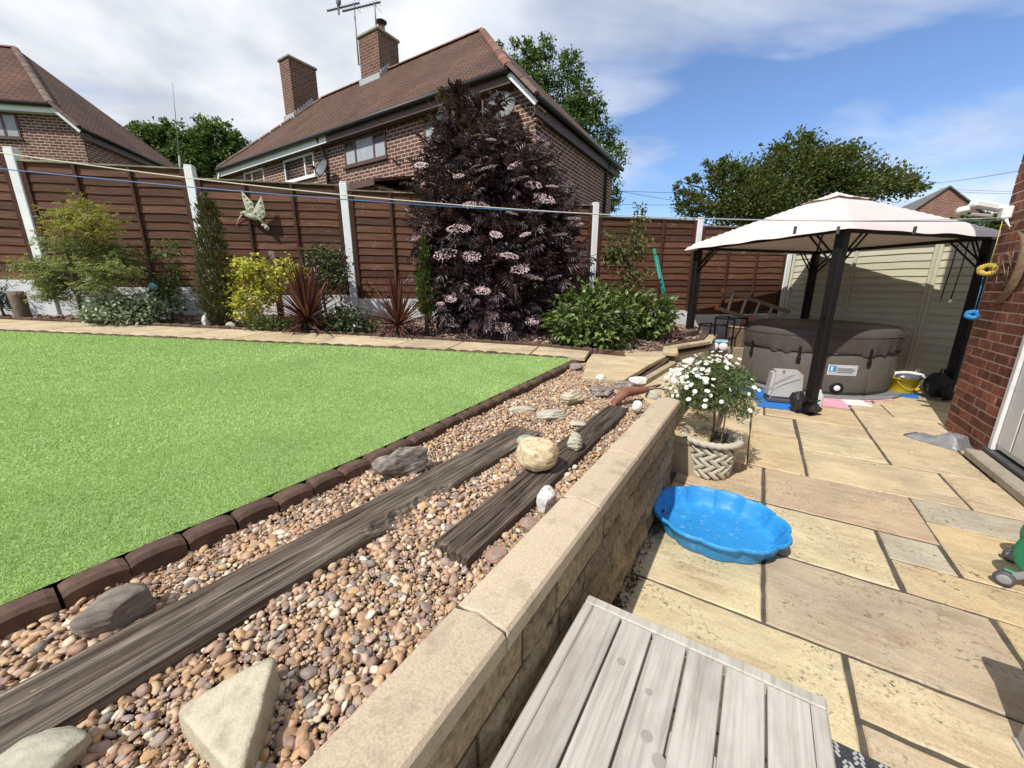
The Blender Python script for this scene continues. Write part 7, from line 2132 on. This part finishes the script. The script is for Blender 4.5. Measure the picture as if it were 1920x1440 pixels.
# moss and weeds at the foot of the retaining wall
WEED = lmat('wall_weed', [(0.035, 0.045, 0.018), (0.05, 0.06, 0.025), (0.04, 0.03, 0.02)], 0.2)
wl = [(*pw(-0.385 + random.Random(k).uniform(-0.01, 0.02), 1.15 + 0.055 * k), 0.008, 0.03, 0.03, 0.012) for k in range(30)]
t = thing('wall_weeds', 'ragged dark weeds growing along the foot of the retaining wall', 'weeds', (*pw(-0.39, 1.9)[:2], 0)); base = (*pw(-0.39, 1.9)[:2], 0)
foliage('foliage', t, rel([(x, y, z + 0.012, a, b_, c) for (x, y, _, z, a, b_, c) in wl], base), 420, 0.022, 0.010, WEED, 55, up=0.5, clump=6, spread=0.5, shell=0.1)
t['kind'] = 'stuff'

# ================================================================ GARDEN ORNAMENTS AND LINES
GPOLE = pmat('green_pole', [(0.01, 0.16, 0.11), (0.015, 0.21, 0.15)], 5, rough=0.45, bmp=0.05)
p0, p1 = at(1251, 590, 6.15), at(1226, 467, 6.55)
gpz = thing('green_poles', 'pair of green plastic-coated poles leaning on the fence by the pear tree', 'pole')
MB().tube([p0, p1], 0.026, 8).build('pole', GPOLE, gpz); MB().tube([p0 + Vector((0.035, 0, 0)), p1 + Vector((0.055, 0.0, -0.12))], 0.022, 8).build('pole', GPOLE, gpz)
STUMP = pmat('stump_bark', [(0.10, 0.07, 0.05), (0.19, 0.14, 0.10)], 10, (1, 1, 0.3), bmp=1.0, bscale=25, bdist=0.02)
b0 = at(43, 590, 4.95)
tag(MB().lathe([(0, -0.05), (0.085, -0.05), (0.075, 0.05), (0.07, 0.15), (0.078, 0.30), (0.06, 0.36), (0, 0.35)], 14).build('tree_stump', STUMP, None, (b0.x, b0.y, bedz(b0.x, b0.y) - 0.02)), 'cut tree stump in the bed at the far left', 'stump')
b0 = at(517, 520, 5.55)
tag(MB().tube([(0, 0, -0.9), (0, 0, at(517, 471, 5.55).z - b0.z)], [0.045, 0.043], 10).build('wooden_stake', STUMP, None, b0), 'round wooden stake rising behind the yellow shrub', 'stake')
tag(MB().lathe([(0.0001, -0.05), (0.03, -0.04), (0.05, -0.012), (0.05, 0.012), (0.03, 0.04), (0.0001, 0.05)], 20).build('glass_ball', pmat('blue_glaze', [(0.16, 0.34, 0.42), (0.22, 0.42, 0.50)], 5, rough=0.25, bmp=0), None, at(287, 537, 5.15)), 'small pale blue ball ornament on a stick above the low shrub', 'ornament')
MB().tube([at(287, 541, 5.15), at(287, 600, 5.15)], 0.006, 6).build('stick', CANE, bpy.data.objects['glass_ball'], None).matrix_parent_inverse = Matrix.Translation(-at(287, 537, 5.15))
q = at(386, 602, 4.95); tag(link('white_stone', lump((0.08, 0.08, 0.22), 12, RK['white']), None, (q.x, q.y, bedz(q.x, q.y) - 0.04)), 'upright whitish stone at the foot of the browning conifer', 'stone')
q = at(430, 600, 4.95); tag(link('animal_figurine', lump((0.13, 0.07, 0.10), 15, RK['pale']), None, (q.x, q.y, bedz(q.x, q.y) - 0.02)), 'small pale garden figurine between conifer and yellow shrub', 'ornament')

# hummingbird ornament on the fence
HMG = pmat('aged_metal_green', [(0.22, 0.25, 0.16), (0.36, 0.38, 0.27), (0.46, 0.36, 0.27)], 22, bmp=0.4, bscale=60, rough=0.5)
HMR = pmat('aged_metal_cream', [(0.48, 0.40, 0.30), (0.58, 0.50, 0.40)], 30, bmp=0.3, rough=0.5)
fx = 480; Yf = 5.79
hb = thing('hummingbird_ornament', 'green metal hummingbird ornament fixed to the fence', 'ornament', at(478, 405, Yf))


def hpt(px, py, dy=0.0): return at(px, py, Yf + dy) - at(478, 405, Yf)


def wing(pts, name, dy):
    c = sum((hpt(*p, dy) for p in pts), Vector()) / len(pts); V = [tuple(hpt(*p, dy)) for p in pts]; n = len(V)
    V += [tuple(Vector(v) + Vector((0, 0.012, 0))) for v in V]; V += [tuple(c + Vector((0, -0.02, 0)))]
    F = [(i, (i + 1) % n, 2 * n) for i in range(n)] + [tuple(range(n, 2 * n))] + [(i, n + i, n + (i + 1) % n, (i + 1) % n) for i in range(n)]
    o = MB().add(V, F).build(name, HMG, hb)
    for k in range(5):
        p = c.lerp(Vector(V[k * max(1, n // 5) % n]), 0.55); MB().lathe([(0.0001, -0.006), (0.012, -0.004), (0.014, 0.0), (0.0001, 0.002)], 10, mtx=Matrix.Translation(p + Vector((0, -0.018, 0))) @ X90).build('spot', HMR, o)


wing([(452, 356), (462, 368), (474, 380), (478, 396), (470, 402), (462, 396), (456, 378)], 'wing', -0.03)
wing([(490, 367), (494, 384), (498, 404), (488, 414), (472, 404), (478, 388)], 'wing', -0.06)
wing([(486, 410), (492, 412), (505, 428), (502, 433), (492, 424)], 'tail', -0.02)
MB().tube([hpt(460, 402, -0.03), hpt(472, 406, -0.05), hpt(484, 412, -0.04)], [0.02, 0.042, 0.02], 12).build('body', HMG, hb)
MB().tube([hpt(452, 400, -0.03), hpt(459, 399, -0.035), hpt(466, 403, -0.04)], [0.016, 0.028, 0.022], 12).build('head', HMG, hb)
MB().tube([hpt(454, 402, -0.03), hpt(447, 412, -0.03), hpt(443, 424, -0.03)], [0.009, 0.006, 0.003], 6).build('beak', HMR, hb)

# washing lines from the wall bracket across the garden
def line(name, label, a, b_, sag, r_, mat, cat='washing line'):
    a = Vector(a); b_ = Vector(b_); pts = []
    for i in range(41):
        u = i / 40; pts.append(a.lerp(b_, u) - Vector((0, 0, sag * 4 * u * (1 - u))))
    return tag(MB().tube(pts, r_, 6).build(name, mat, None), label, cat)


LNB = pmat('blue_line', [(0.05, 0.13, 0.34), (0.07, 0.17, 0.42)], 30, bmp=0, rough=0.4)
LNW = pmat('cream_line', [(0.55, 0.50, 0.40), (0.64, 0.60, 0.50)], 30, bmp=0, rough=0.5)
hk = Vector(hook)
line('washing_line', 'cream washing line crossing the garden, upper of the two at left', at(-160, 262, 3.1), hk, 0.20, 0.0042, LNW)
line('washing_line', 'blue washing line crossing the garden just under the cream one', at(-160, 299, 3.1), hk + Vector((0, 0, -0.025)), 0.13, 0.0040, LNB)
for px, lab in ((1492, 'left dark clothes peg on the washing line before the canopy'), (1573, 'middle dark clothes peg on the washing line above the near gazebo leg'), (1717, 'right dark clothes peg on the washing line before the canopy')):
    q = at(px, 428, 3.8); pg_ = MB().box(-0.006, 0.006, -0.008, 0.008, -0.05, 0.018, 0.002); pg_.box(-0.006, 0.006, 0.0095, 0.016, -0.05, 0.018, 0.002)
    tag(pg_.build('clothes_peg', DGREY, None, q, 0.4), lab, 'peg', 'dark clothes pegs')
# overhead wires and the whip mast
WIRE = pmat('overhead_wire', [(0.05, 0.05, 0.055), (0.08, 0.08, 0.085)], 3, bmp=0)
line('overhead_wire', 'overhead wire rising to the right above the distant gable', at(1690, 349, 26), at(2000, 303, 20), 0.15, 0.012, WIRE, 'wire')
line('overhead_wire', 'upper level overhead wire right of the distant gable', at(1760, 353, 30), at(2000, 358, 26), 0.1, 0.011, WIRE, 'wire')
line('overhead_wire', 'lower level overhead wire right of the distant gable', at(1760, 357, 30), at(2000, 363, 26), 0.1, 0.011, WIRE, 'wire')
line('overhead_wire', 'upper overhead wire between the birch and the wide tree', at(1120, 356, 24), at(1320, 361, 24), 0.05, 0.012, WIRE, 'wire')
line('overhead_wire', 'slanting overhead wire between the birch and the wide tree', at(1120, 350, 24), at(1320, 384, 24), 0.05, 0.012, WIRE, 'wire')
line('overhead_wire', 'lower overhead wire between the birch and the wide tree', at(1120, 382, 24), at(1320, 383, 24), 0.05, 0.012, WIRE, 'wire')
wm = thing('whip_mast', 'thin radio whip mast standing in front of the far trees', 'mast', at(341, 330, 9.5))
MB().tube([at(341, 345, 9.5) - at(341, 330, 9.5), at(336, 292, 9.5) - at(341, 330, 9.5)], 0.022, 6).build('mast_base', GREYP, wm)
MB().tube([at(336, 292, 9.5) - at(341, 330, 9.5), at(323, 155, 9.5) - at(341, 330, 9.5)], [0.012, 0.004], 6).build('whip', GREYP, wm)
